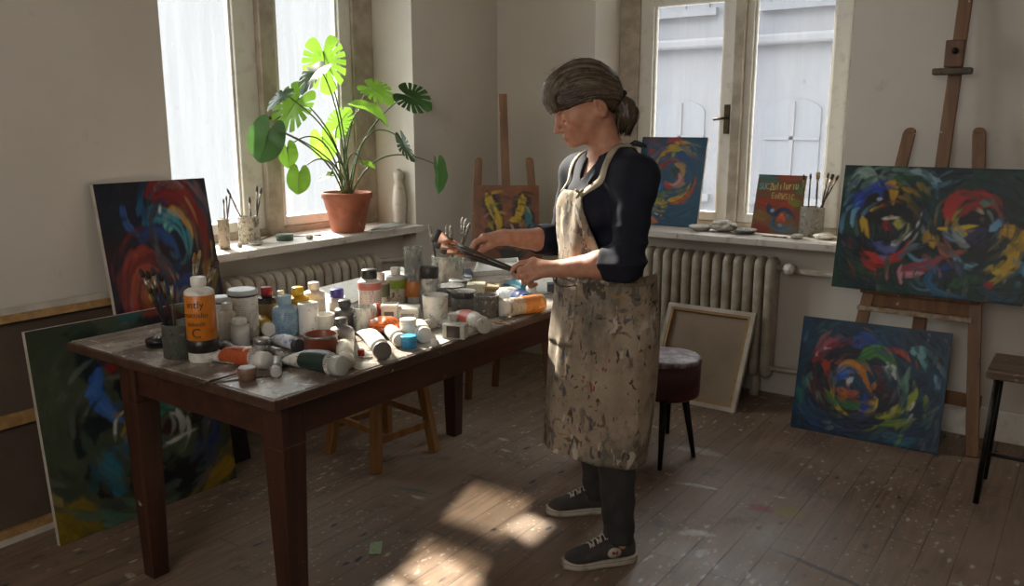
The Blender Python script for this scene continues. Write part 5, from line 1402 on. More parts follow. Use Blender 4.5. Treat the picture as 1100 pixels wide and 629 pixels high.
jar('plastic_jar', 'white tub with a dark round mark, open, in the middle of the clutter', 'tub', (453, 481, 316, 353), messy('c4c2ba', ('8c8e8c', '5c6262'), .26, 34), open_=True, fillm=pm('a4a29a'), taper=.9)
c, r, h = spec(469, 477, 325, 349)
def boxy(name, label, cat, box, body, top=None, face=None, depth=1.0, z0=TZ, rot=0.0, facez=(.3, .75), bev=.002):
    c, r, h = spec(*box, z0=z0)
    t = thing(name, label, cat, c, rotz=-YAW + rot)
    MB().box((0, 0, h * (.5 if top is None else .42)), (2 * r, 2 * r * depth, h * (1 if top is None else .84))).build('body', body, t, bevel=bev)
    if top is not None: MB().box((0, 0, h * .92), (2 * r * 1.04, 2 * r * depth * 1.04, h * .16)).build('lid', top, t, bevel=bev)
    if face is not None: MB().box((0, -r * depth - .0006, h * (facez[0] + facez[1]) / 2), (2 * r * .6, .0012, h * (facez[1] - facez[0]))).build('label', face, t)
    return t
boxy('plastic_box', 'small white box-shaped pot with a grey square label, red at its foot', 'pot', (410, 427, 326, 352), PLASTIC, pm('c8c4bc'), pm('6c6a66'), facez=(.35, .72))
boxy('clip_jar', 'square clip-top jar with a printed grey front and a wire handle', 'jar', (427, 450, 329, 351), messy('bcb8ae', ('8c8880',), .15, 60), pm('c4c0b6'), pm('8a887e', .5, ink=hx('2c2c2a')), facez=(.12, .74))
bottle('small_bottle', 'small red bottle wedged behind the orange wrapper', 'bottle', (398, 411, 326, 352), pm('a02818', .35), pm('b8382c'), None, sh=.75, cap_h=.12)
jar('glass_jar', 'clear glass jar holding grimy brushes at the far side of the table', 'jar', (463, 498, 274, 307), GLASS, open_=True, fillm=messy('8c8a80', ('b0aca0', '5c5a54'), .2, 60), rim=.003)
c, r, h = spec(463, 498, 274, 307)
brushes_in(c, r, h, [(461, 241), (480, 241), (484, 242), (497, 233), (501, 234), (505, 239)],
           ['crooked pale-tipped brush leaning left in the glass jar', 'upright crusty brush in the middle of the glass jar', 'grey crusty brush beside the upright one in the glass jar', 'tallest white-tipped brush in the glass jar', 'grey-tipped brush right of the tallest one in the glass jar', 'brush leaning furthest right in the glass jar'],
           dw=(0, .03, -.02, .02, -.02, .04), r=.0055, hm=[HANDLES[4], HANDLES[3], HANDLES[4]], bm_=messy('8c877c', ('54524c', 'b4ae a2'.replace(' ', ''), '3c3a36'), .25, 90, .7), fm=CRUST, bl=.035, fl=.04)
GLUE = [('low crusty dark tin behind the white tub', (470, 500, 306, 325)), ('dark crusted paint tin in the middle of the far clutter', (484, 512, 312, 336)),
        ('squat dark tin with a pale smeared rim beside the beige box', (482, 506, 300, 315)), ('small dark tin of dried paint in front of the glass jar', (468, 486, 312, 330))]
for lb, bx in GLUE:
    jar('paint_tin', lb, 'tin', bx, CRUST, lid=messy('3a3a38', ('a8a498', '74726a'), .25, 70, .5), lid_h=.3, lid_r=1.04)
jar('paint_tin', 'straight-sided tin streaked with dark and pale paint near the orange tube', 'tin', (509, 536, 316, 342), CRUST, open_=True, fillm=pm('4c4a46'), rim=.002)
boxy('plastic_box', 'small beige plastic box behind the streaked tin', 'box', (502, 521, 304, 320), messy('b8b294', ('d0ccb4', '8c886c'), .2, 60), pm('c0bca4'))
boxy('plastic_box', 'small brown box beside the beige box', 'box', (519, 536, 306, 320), pm('7a5a30', .5), messy('9c8c6c', ('c4bca8',), .2, 60))
tube('white tube with a broad blue band and cap, in front of the woman', (566, 325), (534, 314), 9.5, PRINT('ccccca', '6c7c94'), pm('2a4c9c', .35), pm('22489c', .35), (.0, .16), cap_len=.5, cap_r=.95)
tube('teal paint tube half hidden behind the blue-banded one', (572, 310), (548, 304), 7.5, pm('1f6f84', .35), pm('b4b4b0'), None)
tube('orange-streaked tube with a white cap near the woman\'s apron', (537, 331), (582, 325), 9.5, messy('c4b49c', ('c0782c', 'b06024'), .3, 50), pm('cac6bc', .35), messy('c87a30', ('b8925c', 'd8a468'), .25, 50), (.35, .95), cap_len=.9, cap_r=.9, full=True)
tube('white tube with a red stripe, cap towards the table edge', (521, 350), (487, 336), 8.5, messy('c4beb4', ('8c8478', '6c6660'), .2, 60), messy('b0aaa0', ('6c6660',), .2, 60), pm('b8422c', .4), (.25, .55), cap_len=.7, cap_r=.95)
boxy('paint_carton', 'small white and dark carton with red print at the table edge', 'carton', (476, 501, 347, 365), messy('b8b4aa', ('b03a30', '4c4844'), .2, 60), None, pm('3a2c28'), depth=.6, rot=-.25, facez=(.1, .9))
tube('flat squeezed white tube behind the small carton', (452, 352), (476, 346), 6, PLASTIC, pm('b4b0a8'), None)
tube('thin pale green squeezed tube behind the carton', (468, 346), (486, 350), 5, messy('b4bcb0', ('8ca098',), .2, 60), pm('b4b0a8'), None)


def sheet(name, label, cat, pts, m, z=TZ + .0012, thick=0.0012, curl=0.0, n=10, group=None):
    """pts: four pixel corners on the table"""
    Q = [Vector(at_z(x, y, z)) for x, y in pts]
    o = (Q[0] + Q[1] + Q[2] + Q[3]) / 4; o.z = z - thick
    t = thing(name, label, cat, o, group=group)
    P = []; P2 = []
    for i in range(n + 1):
        row = []; row2 = []
        for j in range(n + 1):
            a, b = i / n, j / n
            p = (Q[0] * (1 - a) + Q[3] * a) * (1 - b) + (Q[1] * (1 - a) + Q[2] * a) * b - o
            zz = curl * (abs(a - .5) ** 2 * 4 + .3 * math.sin(7 * b + 3 * a)) * .5
            zz = max(0, zz)
            row.append((p.x, p.y, thick + zz)); row2.append((p.x, p.y, zz))
        P.append(row); P2.append(row2)
    m_ = MB(); m_.grid(P); m_.grid([r[::-1] for r in P2])
    edge = [(0, j) for j in range(n + 1)] + [(i, n) for i in range(1, n + 1)] + [(n, j) for j in range(n - 1, -1, -1)] + [(i, 0) for i in range(n - 1, 0, -1)]
    ring1 = [P[i][j] for i, j in edge]; ring2 = [P2[i][j] for i, j in edge]
    m_.rings([ring1, ring2], cap=False, smooth=False)
    m_.build('sheet_face', m, t)
    return t
PAPER = pm('d8d4ca', .8)
sheet('paper_sheet', 'big white paper sheet under the bottles along the far table edge', 'paper', [(318, 316), (432, 287), (448, 298), (352, 336)], PAPER, curl=.006)
sheet('paper_sheet', 'white paper beneath the tubes by the woman', 'paper', [(500, 318), (590, 296), (606, 310), (530, 332)], messy('d0ccc2', ('8c8880', '5c6a78'), .12, 40), curl=.004)
sheet('paper_sheet', 'paint-spattered paper sheet under the small carton at the table edge', 'paper', [(440, 352), (500, 330), (540, 344), (462, 374)], messy('c8c2b8', ('5c5852', 'a8a49a'), .15, 40), curl=.002)
def tray():
    Q = [at_z(508, 297, TZ), at_z(560, 293, TZ), at_z(556, 281, TZ), at_z(513, 284, TZ)]
    t = thing('paper_tray', 'shallow white tray with a dark edge in front of the reaching hand', 'tray', (Q[0] + Q[2]) / 2)
    o = Vector(t.location); Q = [Vector(q) - o for q in Q]
    m = MB(); 
    up = Vector((0, 0, .022))
    m.add([*Q, *[q * .96 + Vector((0, 0, .003)) for q in Q]], [(3, 2, 1, 0), (4, 5, 6, 7)], False)
    for k in range(4):
        a, b = Q[k], Q[(k + 1) % 4]
        m.add([a, b, b + up, a + up, a * .95, b * .95, b * .95 + up, a * .95 + up], [(0, 1, 2, 3), (7, 6, 5, 4), (3, 2, 6, 7)], False)
    m.build('tray_body', pm('cfcdc8', .5), t)
tray()
def book(name, label, pts, h, cover, z0):
    Q = [Vector(at_z(x, y, z0)) for x, y in pts]; o = sum(Q, Vector()) / 4
    t = thing(name, label, 'notebook', o); Q = [q - o for q in Q]
    def slab(a, b, k): 
        return [[q * k + Vector((0, 0, a)) for q in Q], [q * k + Vector((0, 0, b)) for q in Q]]
    MB().rings(slab(0.0003, .0025, 1), smooth=False).rings(slab(h - .0025, h, 1), smooth=False).build('cover', cover, t, bevel=.0006, seg=1)
    MB().rings(slab(.0025, h - .0025, .97), smooth=False).build('pages', pm('c4bfb2', .8), t)
book('notebook', 'dark-covered notebook lying beyond the glass jar of brushes', [(490, 304), (507, 302), (506, 293), (491, 295)], .022, pm('3a4050', .5), TZ)
boxy('plastic_box', 'small dark box on the table beside the apron', 'box', (588, 602, 304, 314), pm('46484c', .5))

def stick(name, label, a, b, w, m, z0=TZ, cat='stick', rnd=False, group=None):
    A, B = Vector(at_z(*a, z0)), Vector(at_z(*b, z0))
    t = thing(name, label, cat, A, group=group); B = B - A
    mb = MB()
    if rnd: mb.tube([(0, 0, w), (B.x * .5, B.y * .5, w), (B.x, B.y, w * .6)], [w, w, w * .5], 8)
    else: mb.beam((0, 0, w * .4), (B.x, B.y, w * .4), w * 2, w * .8, (0, 0, 1))
    mb.build('shaft', m, t); return t
stick('wooden_stick', 'pale wooden mixing stick by the cap of the dark green tube', (366, 391), (388, 398), .004, pm('b4946c', .6))
stick('wooden_stick', 'tan wooden stick lying in front of the streaked tin', (516, 345), (548, 349), .004, pm('a8885c', .6))
stick('wooden_stick', 'second tan stick beside the red-striped tube', (512, 348), (540, 345), .003, pm('a07c50', .6))
brush('thin dark brush lying near the table corner, its tip over the edge strip', at_z(210, 414, TZ + .004), at_z(254, 401, TZ + .004), r=.003, bl=.02, fl=.02)
stick('pencil', 'thin dark pencil behind the orange tube\'s small brown cap', (226, 412), (290, 404), .0022, pm('5c564e', .5), cat='pencil', rnd=True)
def string_loop():
    pts = [at_z(x, y, TZ + .003) for x, y in ((446, 350), (452, 344), (458, 338), (461, 331), (457, 326), (450, 327), (444, 331))]
    t = thing('string', 'loop of white string beside the clip-top jar', 'string', pts[0]); o = pts[0]
    MB().tube([p - o for p in spline(pts, 30)], .0022, 6).build('strand', pm('c8c2b6', .8), t)
string_loop()
# squeezed oil colours left on the table round the tins
def dab(label, px, r, m):
    p = at_z(*px, TZ); t = thing('paint_dab', label, 'paint dab', p)
    MB().lathe([(r, 0), (r * .9, r * .25), (r * .5, r * .4), (0, r * .5)], 14).build('dried_paint', m, t)
dab('pink dab of paint on the table by the grey dropper bottle', (350, 352), .010, pm('b03048', .4))
dab('white dab of dried paint near the table edge by the grey-capped tube', (396, 384), .012, pm('c8c2b8', .5))

for lb, bx, cl in (('tiny white cap lying between the small carton and the blue cap', (462, 470, 364, 371), 'd0ccc4'), ('tiny black cap on the table in front of the streaked tin', (505, 513, 343, 350), '26262a'),
                   ('small white cap standing between the white tub and the dark tins', (482, 491, 336, 346), 'd4d0c8'), ('small green cap in front of the clip-top jar', (441, 449, 348, 355), '4c6c50'),
                   ('tiny red cap beside the grey-capped tube', (384, 391, 375, 382), 'a03428')):
    jar('bottle_cap', lb, 'cap', bx, pm(cl, .4), lid=pm(cl, .4), lid_h=.5, lid_r=1.05)


# ---------------------------------------------------------------- left window sill
SZ1 = 0.882
SPECK = messy('b4aa98', ('4c4a44', '6c6a5c', '8c8474', '3a3a36'), .34, 55, .5)
t, c, r, h = jar('brush_jar', 'speckled cream jar of brushes on the left sill', 'jar', (254, 277, 232, 262), SPECK, z0=SZ1, open_=True)
brushes_in(c, r, h, [(243.5, 202), (268, 211), (276, 199), (281, 201)], ['brush leaning left, crossing over, in the speckled sill jar', 'short upright brush in the speckled sill jar', 'tall dark-tipped brush in the speckled sill jar', 'brush leaning right beside the tall one in the speckled sill jar'],
           dw=(0, .02, -.01, .01), r=.0038, hm=[HANDLES[3], HANDLES[4], HANDLES[1], HANDLES[1]], bl=.03, fl=.03)
t, c, r, h = jar('brush_jar', 'speckled jar half hidden behind the red-ringed painting on the left sill', 'jar', (234, 246, 235, 268), messy('b4a898', ('8c7464', '5c544c'), .3, 55, .5), z0=SZ1, open_=True)
brushes_in(c, r, h, [(240, 213), (243, 210), (247.5, 207)], ['leftmost thin brush in the half hidden sill jar', 'middle thin brush in the half hidden sill jar', 'rightmost thin brush in the half hidden sill jar'], dw=(0, .01, -.01), r=.003, hm=HANDLES[3], bl=.02, fl=.02)
jar('lid', 'dark green crusted jar lid on the left sill', 'lid', (295, 313, 251, 259), messy('4c5c4c', ('8c9c84', '2c342c'), .25, 60), z0=SZ1, lid=messy('5c6c58', ('a4b09c',), .2, 60), lid_h=.5)
brush('thin brush lying on the left sill between lid and flowerpot', at_z(346, 252, SZ1 + .004), at_z(312, 254, SZ1 + .004), r=.003, bl=.02)
brush('thin brush lying on the left sill behind the green lid', at_z(300, 249, SZ1 + .004), at_z(270, 262, SZ1 + .004), r=.003, bl=.02, hm=HANDLES[3])
lump('paint_crumb', 'little grey lump of dried paint on the left sill by the jar', 'paint lump', (254, 260, 261, 266), pm('8c8478', .7), 3, z0=SZ1)
lump('paint_crumb', 'brown crumb of dried paint on the sill in front of the green lid', 'paint lump', (328, 336, 253, 257), pm('9c9080', .7), 9, z0=SZ1)
def saucer(label, box, z0, m, name='saucer'):
    c, r, h = spec(*box, z0=z0); t = thing(name, label, 'dish', c)
    MB().lathe([(0, 0), (r * .6, 0), (r * .95, h * .7), (r, h), (r * .93, h * .95), (r * .6, h * .3), (0, h * .25)], 28).build('dish_body', m, t)
saucer('flat grey dish of paint on the left sill before the speckled jar', (265, 281, 259.5, 264), SZ1, CRUSTW)
book('sketchbook', 'grey sketchbook lying on the left sill between flowerpot and white bottle', [(398, 249.5), (416, 248.5), (438, 241.8), (418, 240.5)], .014, messy('8a8c88', ('b8b8b0', '5c5c5a'), .15, 50), SZ1)
# white ceramic bottle
c, r, h = spec(420.5, 437, 181, 241.5, z0=SZ1)
t = thing('ceramic_bottle', 'slim white ceramic bottle in the corner of the left sill', 'bottle', c)
MB().lathe([(0, 0), (r * .72, 0), (r * .82, h * .04), (r * 1.0, h * .30), (r * .97, h * .5), (r * .72, h * .68), (r * .52, h * .76), (r * .62, h * .80), (r * .74, h * .83), (r * .70, h * .92), (r * .5, h * .95)], 32).build('body', pm('c2b8a8', .45), t)
MB().lathe([(r * .5, h * .945), (r * .52, h * .965), (r * .3, h * .975), (r * .2, h), (0, h)], 24).build('stopper', pm('b4a998', .45), t)


# ---- flowerpot with the monstera
def flowerpot():
    P = at_z(371, 250.5, SZ1); k = zcam(P) / FPX
    rb, rt = 17.5 * k, 27.5 * k
    c = P + FH * rb * .9
    c[0] = max(c[0], -3.27)
    h = at_w(370, 206, c @ FH)[2] - SZ1
    clay = M('terracotta', srgb(160, 92, 66), 0.75, col2=srgb(134, 76, 54), ns=9, bump=0.15, bs=60, spots=(srgb(178, 140, 116),), spot_scale=14, spot_size=.08)
    t = thing('potted_monstera', 'large split-leaf monstera in a terracotta pot on the left window sill', 'plant', (c[0], c[1], SZ1))
    w = rt * .09
    MB().lathe([(0, 0), (rb * .96, 0), (rb, .004), (rb + (rt * .93 - rb) * .55, h * .5), (rt * .93, h * .84), (rt * .99, h * .86), (rt * 1.0, h * .97), (rt * .98, h), (rt * .92, h), (rt * .90, h * .86), (rt * .86, h * .8), (0, h * .8)], 40).build('pot', clay, t)
    MB().lathe([(rt * .885, h * .80), (rt * .80, h * .875), (rt * .4, h * .90), (0, h * .91)], 24).build('soil', M('potting_soil', srgb(48, 36, 28), 0.95, col2=srgb(70, 54, 42), ns=60, bump=0.8, bs=90), t)
    o = Vector(t.location)

    def leafmat(nm, base, trans, dark):
        tt = NT(nm); v = tt.coord(); n = tt.noise(v, 18, 4)[0]
        tt.color(tt.mix(tt.ramp(n, .35, .7), base, dark)); tt.rough(.38)
        tl = tt.node('ShaderNodeBsdfTranslucent'); tl.inputs[0].default_value = trans
        mx = tt.node('ShaderNodeMixShader'); mx.inputs[0].default_value = .55
        tt.l.new(tt.bsdf.outputs[0], mx.inputs[1]); tt.l.new(tl.outputs[0], mx.inputs[2]); tt.l.new(mx.outputs[0], tt.out.inputs[0])
        return tt.m
    bright = leafmat('monstera_backlit_leaf', srgb(96, 130, 40), (.21, .40, .04, 1), srgb(78, 112, 34))  # leaves with light behind them: that glow is put into the colour
    deep = leafmat('monstera_shaded_leaf', srgb(52, 78, 44), (.045, .10, .025, 1), srgb(40, 58, 38))  # leaves without light behind: their shade is put into the colour
    stem_m = M('monstera_petiole', srgb(92, 110, 58), 0.45, col2=srgb(70, 84, 46), ns=14)

    def leaf(center, tipdir, normal, size, m, notch=4, depth=.45, droop=.25, fold=.12, aspect=.88, base_at=None):
        """center: blade centre; tipdir: towards the tip; size: blade length"""
        ydir = Vector(tipdir).normalized(); n = Vector(normal); n = (n - ydir * n.dot(ydir)).normalized(); xdir = ydir.cross(n)
        NA, NR = 180, 9
        angs = [math.radians(a) for a in ([22, 43, 64, 85, 106, 127][:notch + 2] if notch else [])]
        P = []
        for i in range(NA + 1):
            th = -math.pi + 2 * math.pi * i / NA
            a = abs(th)
            R = 0.46 * (1 + .10 * math.cos(a) + .09 * math.cos(2 * a)) + .05 * math.exp(-(a / .22) ** 2)
            R *= 1 + .05 * math.exp(-((a - 2.5) / .35) ** 2)
            R *= 1 - .72 * math.exp(-((a - math.pi) / .20) ** 2)
            for q, q0 in enumerate(angs):
                off = .03 if th > 0 else -.02
                R *= 1 - depth * math.exp(-((a - q0 + off) / .040) ** 4)
            row = []
            for j in range(NR + 1):
                rr = R * j / NR
                x, y = rr * math.sin(th) * aspect * 1.06, rr * math.cos(th)
                z = -droop * (y + .15) ** 2 * (1 if y > -.15 else .4) + fold * abs(x) - .35 * droop * x * x + .012 * math.sin(14 * y + 3 * x) * abs(x) * 4
                row.append(xdir * (x * size) + ydir * (y * size) + n * (z * size))
            P.append(row)
        cc = Vector(center) - o
        mb = MB(); mb.grid([[p + cc for p in r_] for r_ in P])
        lo = mb.build('leaf', m, t, fixn=False)
        # midrib
        rib = [cc + ydir * (y * size) + n * ((-droop * (y + .15) ** 2 * (1 if y > -.15 else .4)) * size - .0006) for y in (-.14, 0, .15, .3, .45)]
        MB().tube(rib, [.0022, .002, .0016, .0012, .0006], 6).build('midrib', stem_m, lo)
        return cc - ydir * (.15 * size), ydir, n

    V = Vector(VW); R_ = Vector(RR); Z = Vector((0, 0, 1)); into = -V
    out = Vector((-1, 0, 0))
    root = Vector((0, 0, h * .88))
    #        px   py    X      tip direction                normal                        size    mat    notch
    L = [(348, 64, -3.24, -Z * .9 + R_ * .1 + V * .25, V * .8 + Z * .35 + out * .1,   .285, bright, 4, .5, .25, .1),
         (339, 77, -3.12, -Z * .5 - R_ * .6 + V * .5, Z * .9 + V * .25, .20, deep, 3, .4, .5, .15),
         (402, 96, -3.16, R_ * .75 - Z * .35 + V * .3, Z * .75 + V * .5, .20, bright, 4, .42, .4, .12),
         (441, 104, -2.98, R_ * .9 - Z * .40 + V * .15, V * .75 + Z * .5, .205, deep, 4, .5, .3, .1),
         (393, 118, -3.08, R_ * .95 - Z * .25, Z * .9 + V * .15 - R_ * .2, .21, bright, 0, 0, .5, .45),
         (316, 112, -3.22, -R_ * .55 - Z * .7 + V * .2, V * .7 + Z * .5, .26, bright, 4, .5, .3, .1),
         (303, 104, -3.10, -R_ * .9 - Z * .35 + V * .2, Z * .85 + V * .4, .15, deep, 3, .45, .5, .2),
         (287, 146, -3.16, -Z * .9 - R_ * .35 + V * .1, V * .85 + Z * .3 + R_ * .2, .215, deep, 0, 0, .35, .1),
         (279, 140, -3.26, -Z * .75 - R_ * .6, V * .6 - R_ * .5 + Z * .2, .15, bright, 0, 0, .3, .1),
         (309, 163, -3.20, -Z * .8 + R_ * .1, V * .6 + R_ * .5, .13, bright, 0, 0, .3, .15),
         (321, 190, -3.18, -Z * .95 - R_ * .12, V * .85 + R_ * .2, .145, bright, 0, 0, .2, .15),
         (347, 152, -3.29, -Z * .8 + R_ * .2, V * .7 + Z * .3, .17, bright, 0, 0, .3, .15),
         (364, 133, -3.30, Z * .6 + R_ * .4, V * .8 + Z * .2, .17, bright, 3, .45, .3, .1),
         (352, 189, -3.10, -R_ * .9 - Z * .2, Z * .8 + V * .4, .085, bright, 0, 0, .3, .2),
         (434, 155, -2.99, -Z * .95 + R_ * .35, V * .6 - R_ * .6, .175, deep, 3, .5, .25, .2),
         (393, 177, -3.10, R_ * .95 - Z * .1, Z * .85 + V * .3, .085, bright, 0, 0, .4, .4),
         (471, 184, -2.86, -Z * .97 + R_ * .12, R_ * .8 + V * .5, .20, deep, 0, 0, .2, .35)]
    for i, (px, py, X, td, nn, size, m, no, de, dr, fo) in enumerate(L):
        cpos = at_x(px, py, X)
        att, yd, n = leaf(cpos, td, nn, size, m, no, de, dr, fo, .62 if i in (14, 16) else .88)
        a = i * 2.4; st = root + Vector((math.cos(a) * .022, math.sin(a) * .022, 0))
        up = (att.z - st.z)
        if up > .3: c1 = st + Vector((0, 0, up * .55)) + (att - st) * .08; c2 = att - yd * .05 + Vector((0, 0, .0)) - (att - st).normalized() * up * .25
        else: c1 = st + Vector(((att.x - st.x) * .25, (att.y - st.y) * .25, max(up, 0) + .13)); c2 = att + Vector(((st.x - att.x) * .3, (st.y - att.y) * .3, .07))
        path = bezier(st, c1, c2, att, 16)
        MB().tube(path, [.0055 - .0028 * k / 16 for k in range(17)], 8).build('petiole', stem_m, t)
flowerpot()


# ---------------------------------------------------------------- back window sill
t, c, r, h = jar('brush_jar', 'grey paint-crusted jar of brushes on the back window sill', 'jar', (862, 887, 222, 254.5), messy('8c887e', ('4c4a46', 'b4b0a4', '6c5c4c'), .3, 55, .55), z0=SZ2, open_=True)
brushes_in(c, r, h, [(863.5, 187), (871, 186), (879, 185), (890, 185), (895, 187), (901, 188)], ['brush leaning furthest left in the back sill jar', 'dark round brush, second from the left in the back sill jar', 'flat amber brush in the back sill jar', 'dark brush right of the amber one in the back sill jar', 'grey-ferruled brush, second from the right in the back sill jar', 'brush leaning furthest right in the back sill jar'],
           dw=(0, .02, -.01, .02, -.02, .01), r=.0042, hm=[HANDLES[3], HANDLES[0], HANDLES[1], HANDLES[0], HANDLES[0], HANDLES[1]], bl=.028, fl=.04, bm_=[BRIST, BRIST, BRISTL, BRIST, BRIST, BRIST], flat=[1.0, 1.0, 2.0, 1.0, 1.6, 1.0])
saucer('grey crusted dish beside the blue swirl painting on the back sill', (742, 768, 242, 249), SZ2, CRUSTW, 'palette_dish')
saucer('grey crusted dish in front of the lettered painting', (788, 817, 246, 252.5), SZ2, CRUST, 'palette_dish')
lump('rag', 'crumpled off-white rag between the two dishes on the back sill', 'rag', (766, 793, 236, 250), messy('b8b2a8', ('6c6862', '8c8880'), .25, 50, .8), 21, z0=SZ2, amp=.4)
lump('rag', 'flat folded white cloth at the foot of the back sill brush jar', 'rag', (878, 900, 250, 258), messy('c4beb4', ('9c988e',), .15, 40, .8), 22, z0=SZ2, amp=.3)
lump('paint_crumb', 'lump of dried grey paint on the back sill edge left of the jar', 'paint lump', (852, 864, 251, 257), CRUSTW, 23, z0=SZ2, amp=.4)
brush('thin brush lying on the back sill under the lettered painting', at_z(846, 255, SZ2 + .004), at_z(818, 253, SZ2 + .004), r=.003, bl=.02)

# paper scrap on the floor
q = [(398, 583), (411, 581), (409, 595), (396, 595)]
sheet('paper_scrap', 'small pale green paper scrap on the floor beside the sunlit patch', 'paper', q, pm('9cae8a', .8), z=.002, thick=.001, curl=.004, n=5)
# ---------------------------------------------------------------- the painter
# her figure is modelled as smooth distance fields in the frame (u right, w away from the camera, z up) and meshed by surface nets
class Field:
    def __init__(self, lo, hi, h):
        self.lo = np.array(lo, float); self.h = h
        self.n = np.ceil((np.array(hi) - self.lo) / h).astype(int) + 1
        self.D = np.full(self.n, 0.5, np.float32)

    def region(self, lo, hi, pad):
        a = np.clip(np.floor((np.array(lo) - pad - self.lo) / self.h).astype(int), 0, self.n - 1)
        b = np.clip(np.ceil((np.array(hi) + pad - self.lo) / self.h).astype(int) + 1, 1, self.n)
        sl = tuple(slice(int(i), int(j)) for i, j in zip(a, b))
        ax = [(self.lo[k] + self.h * np.arange(a[k], b[k])).astype(np.float32) for k in range(3)]
        return sl, np.meshgrid(*ax, indexing='ij', sparse=True)

    def put(self, sl, d, k, sub=False):
        E = self.D[sl]
        if sub:
            d = -d
            if k > 0:
                hh = np.maximum(k - np.abs(E - d), 0) / k
                self.D[sl] = np.maximum(E, d) + hh * hh * k * .25
            else: self.D[sl] = np.maximum(E, d)
        else:
            if k > 0:
                hh = np.maximum(k - np.abs(E - d), 0) / k
                self.D[sl] = np.minimum(E, d) - hh * hh * k * .25
            else: self.D[sl] = np.minimum(E, d)

    def cap(self, a, b, ra, rb=None, k=0.02, sub=False):
        a, b = np.array(a, float), np.array(b, float); rb = ra if rb is None else rb
        R = max(ra, rb)
        sl, (X, Y, Z) = self.region(np.minimum(a, b) - R, np.maximum(a, b) + R, k + 0.03)
        d = b - a; L2 = float(d @ d) + 1e-12
        t = np.clip(((X - a[0]) * d[0] + (Y - a[1]) * d[1] + (Z - a[2]) * d[2]) / L2, 0, 1)
        q = np.sqrt((X - a[0] - t * d[0]) ** 2 + (Y - a[1] - t * d[1]) ** 2 + (Z - a[2] - t * d[2]) ** 2) - (ra + (rb - ra) * t)
        self.put(sl, q, k, sub)

    def ell(self, c, s, ax=None, k=0.02, sub=False):
        """ellipsoid; ax: rows are the directions of the three semi-axes"""
        c = np.array(c, float); R = max(s)
        sl, (X, Y, Z) = self.region(c - R, c + R, k + 0.03)
        dx, dy, dz = X - c[0], Y - c[1], Z - c[2]
        ax = np.eye(3) if ax is None else np.array(ax)
        k0 = 0; k1 = 0
        for i in range(3):
            p = dx * ax[i][0] + dy * ax[i][1] + dz * ax[i][2]
            k0 = k0 + (p / s[i]) ** 2; k1 = k1 + (p / s[i] ** 2) ** 2
        k0 = np.sqrt(k0); k1 = np.sqrt(k1) + 1e-9
        self.put(sl, k0 * (k0 - 1) / k1, k, sub)

    def chain(self, pts, rad, k=0.006, k0=None):
        for i in range(len(pts) - 1): self.cap(pts[i], pts[i + 1], rad[i], rad[i + 1], k if i or k0 is None else k0)

    def sample(self, P):
        q = np.clip((np.asarray(P, float) - self.lo) / self.h, 0, self.n - 1.001); i = q.astype(int); f = q - i
        r = 0
        for a in (0, 1):
            for b in (0, 1):
                for c in (0, 1):
                    wt = (f[..., 0] if a else 1 - f[..., 0]) * (f[..., 1] if b else 1 - f[..., 1]) * (f[..., 2] if c else 1 - f[..., 2])
                    r = r + wt * self.D[i[..., 0] + a, i[..., 1] + b, i[..., 2] + c]
        return r

    def grad(self, P):
        e = self.h; P = np.asarray(P, float)
        g = np.stack([self.sample(P + np.eye(3)[i] * e) - self.sample(P - np.eye(3)[i] * e) for i in range(3)], -1)
        return g / (np.linalg.norm(g, axis=-1, keepdims=True) + 1e-9)

    def mesh(self, smooth=1):
        D = self.D; n = self.n
        I = D < 0
        cnt = np.zeros(n - 1, np.int8)
        for a in (0, 1):
            for b in (0, 1):
                for c in (0, 1):
                    cnt += I[a:n[0] - 1 + a, b:n[1] - 1 + b, c:n[2] - 1 + c]
        act = np.argwhere((cnt > 0) & (cnt < 8))
        idx = np.full(n - 1, -1, np.int32); idx[act[:, 0], act[:, 1], act[:, 2]] = np.arange(len(act))
        del cnt
        cor = {}
        for a in (0, 1):
            for b in (0, 1):
                for c in (0, 1): cor[a, b, c] = D[act[:, 0] + a, act[:, 1] + b, act[:, 2] + c].astype(float)
        S_ = np.zeros((len(act), 3)); N_ = np.zeros(len(act))
        for p in cor:
            for axs in range(3):
                if p[axs]: continue
                q = list(p); q[axs] = 1; q = tuple(q)
                d0, d1 = cor[p], cor[q]; m = (d0 < 0) != (d1 < 0)
                t = np.where(m, d0 / np.where(m, d0 - d1, 1), 0)
                pt = np.array(p, float)[None, :].repeat(len(act), 0); pt[:, axs] = t
                S_[m] += pt[m]; N_[m] += 1
        V = self.lo + self.h * (act + S_ / N_[:, None])
        Q = []
        for axs in range(3):
            A = [slice(None)] * 3; B = [slice(None)] * 3; A[axs] = slice(0, -1); B[axs] = slice(1, None)
            e = np.argwhere(I[tuple(A)] != I[tuple(B)])
            o = [i for i in range(3) if i != axs]
            e = e[(e[:, o[0]] > 0) & (e[:, o[1]] > 0) & (e[:, o[0]] < n[o[0]] - 1) & (e[:, o[1]] < n[o[1]] - 1)]
            ins = I[e[:, 0], e[:, 1], e[:, 2]]
            def cell(da, db):
                c = e.copy(); c[:, o[0]] -= da; c[:, o[1]] -= db; return idx[c[:, 0], c[:, 1], c[:, 2]]
            q = np.stack([cell(1, 1), cell(0, 1), cell(0, 0), cell(1, 0)], 1)
            flip = ins if axs != 1 else ~ins
            q[~flip] = q[~flip][:, ::-1]
            Q.append(q)
        Q = np.concatenate(Q); Q = Q[(Q >= 0).all(1)]
        for _ in range(smooth):
            acc = np.zeros_like(V); num = np.zeros(len(V))
            for i in range(4):
                for j in (1, 3):
                    np.add.at(acc, Q[:, i], V[Q[:, (i + j) % 4]]); np.add.at(num, Q[:, i], 1)
            V = V * .5 + (acc / np.maximum(num, 1)[:, None]) * .5
        return V, Q


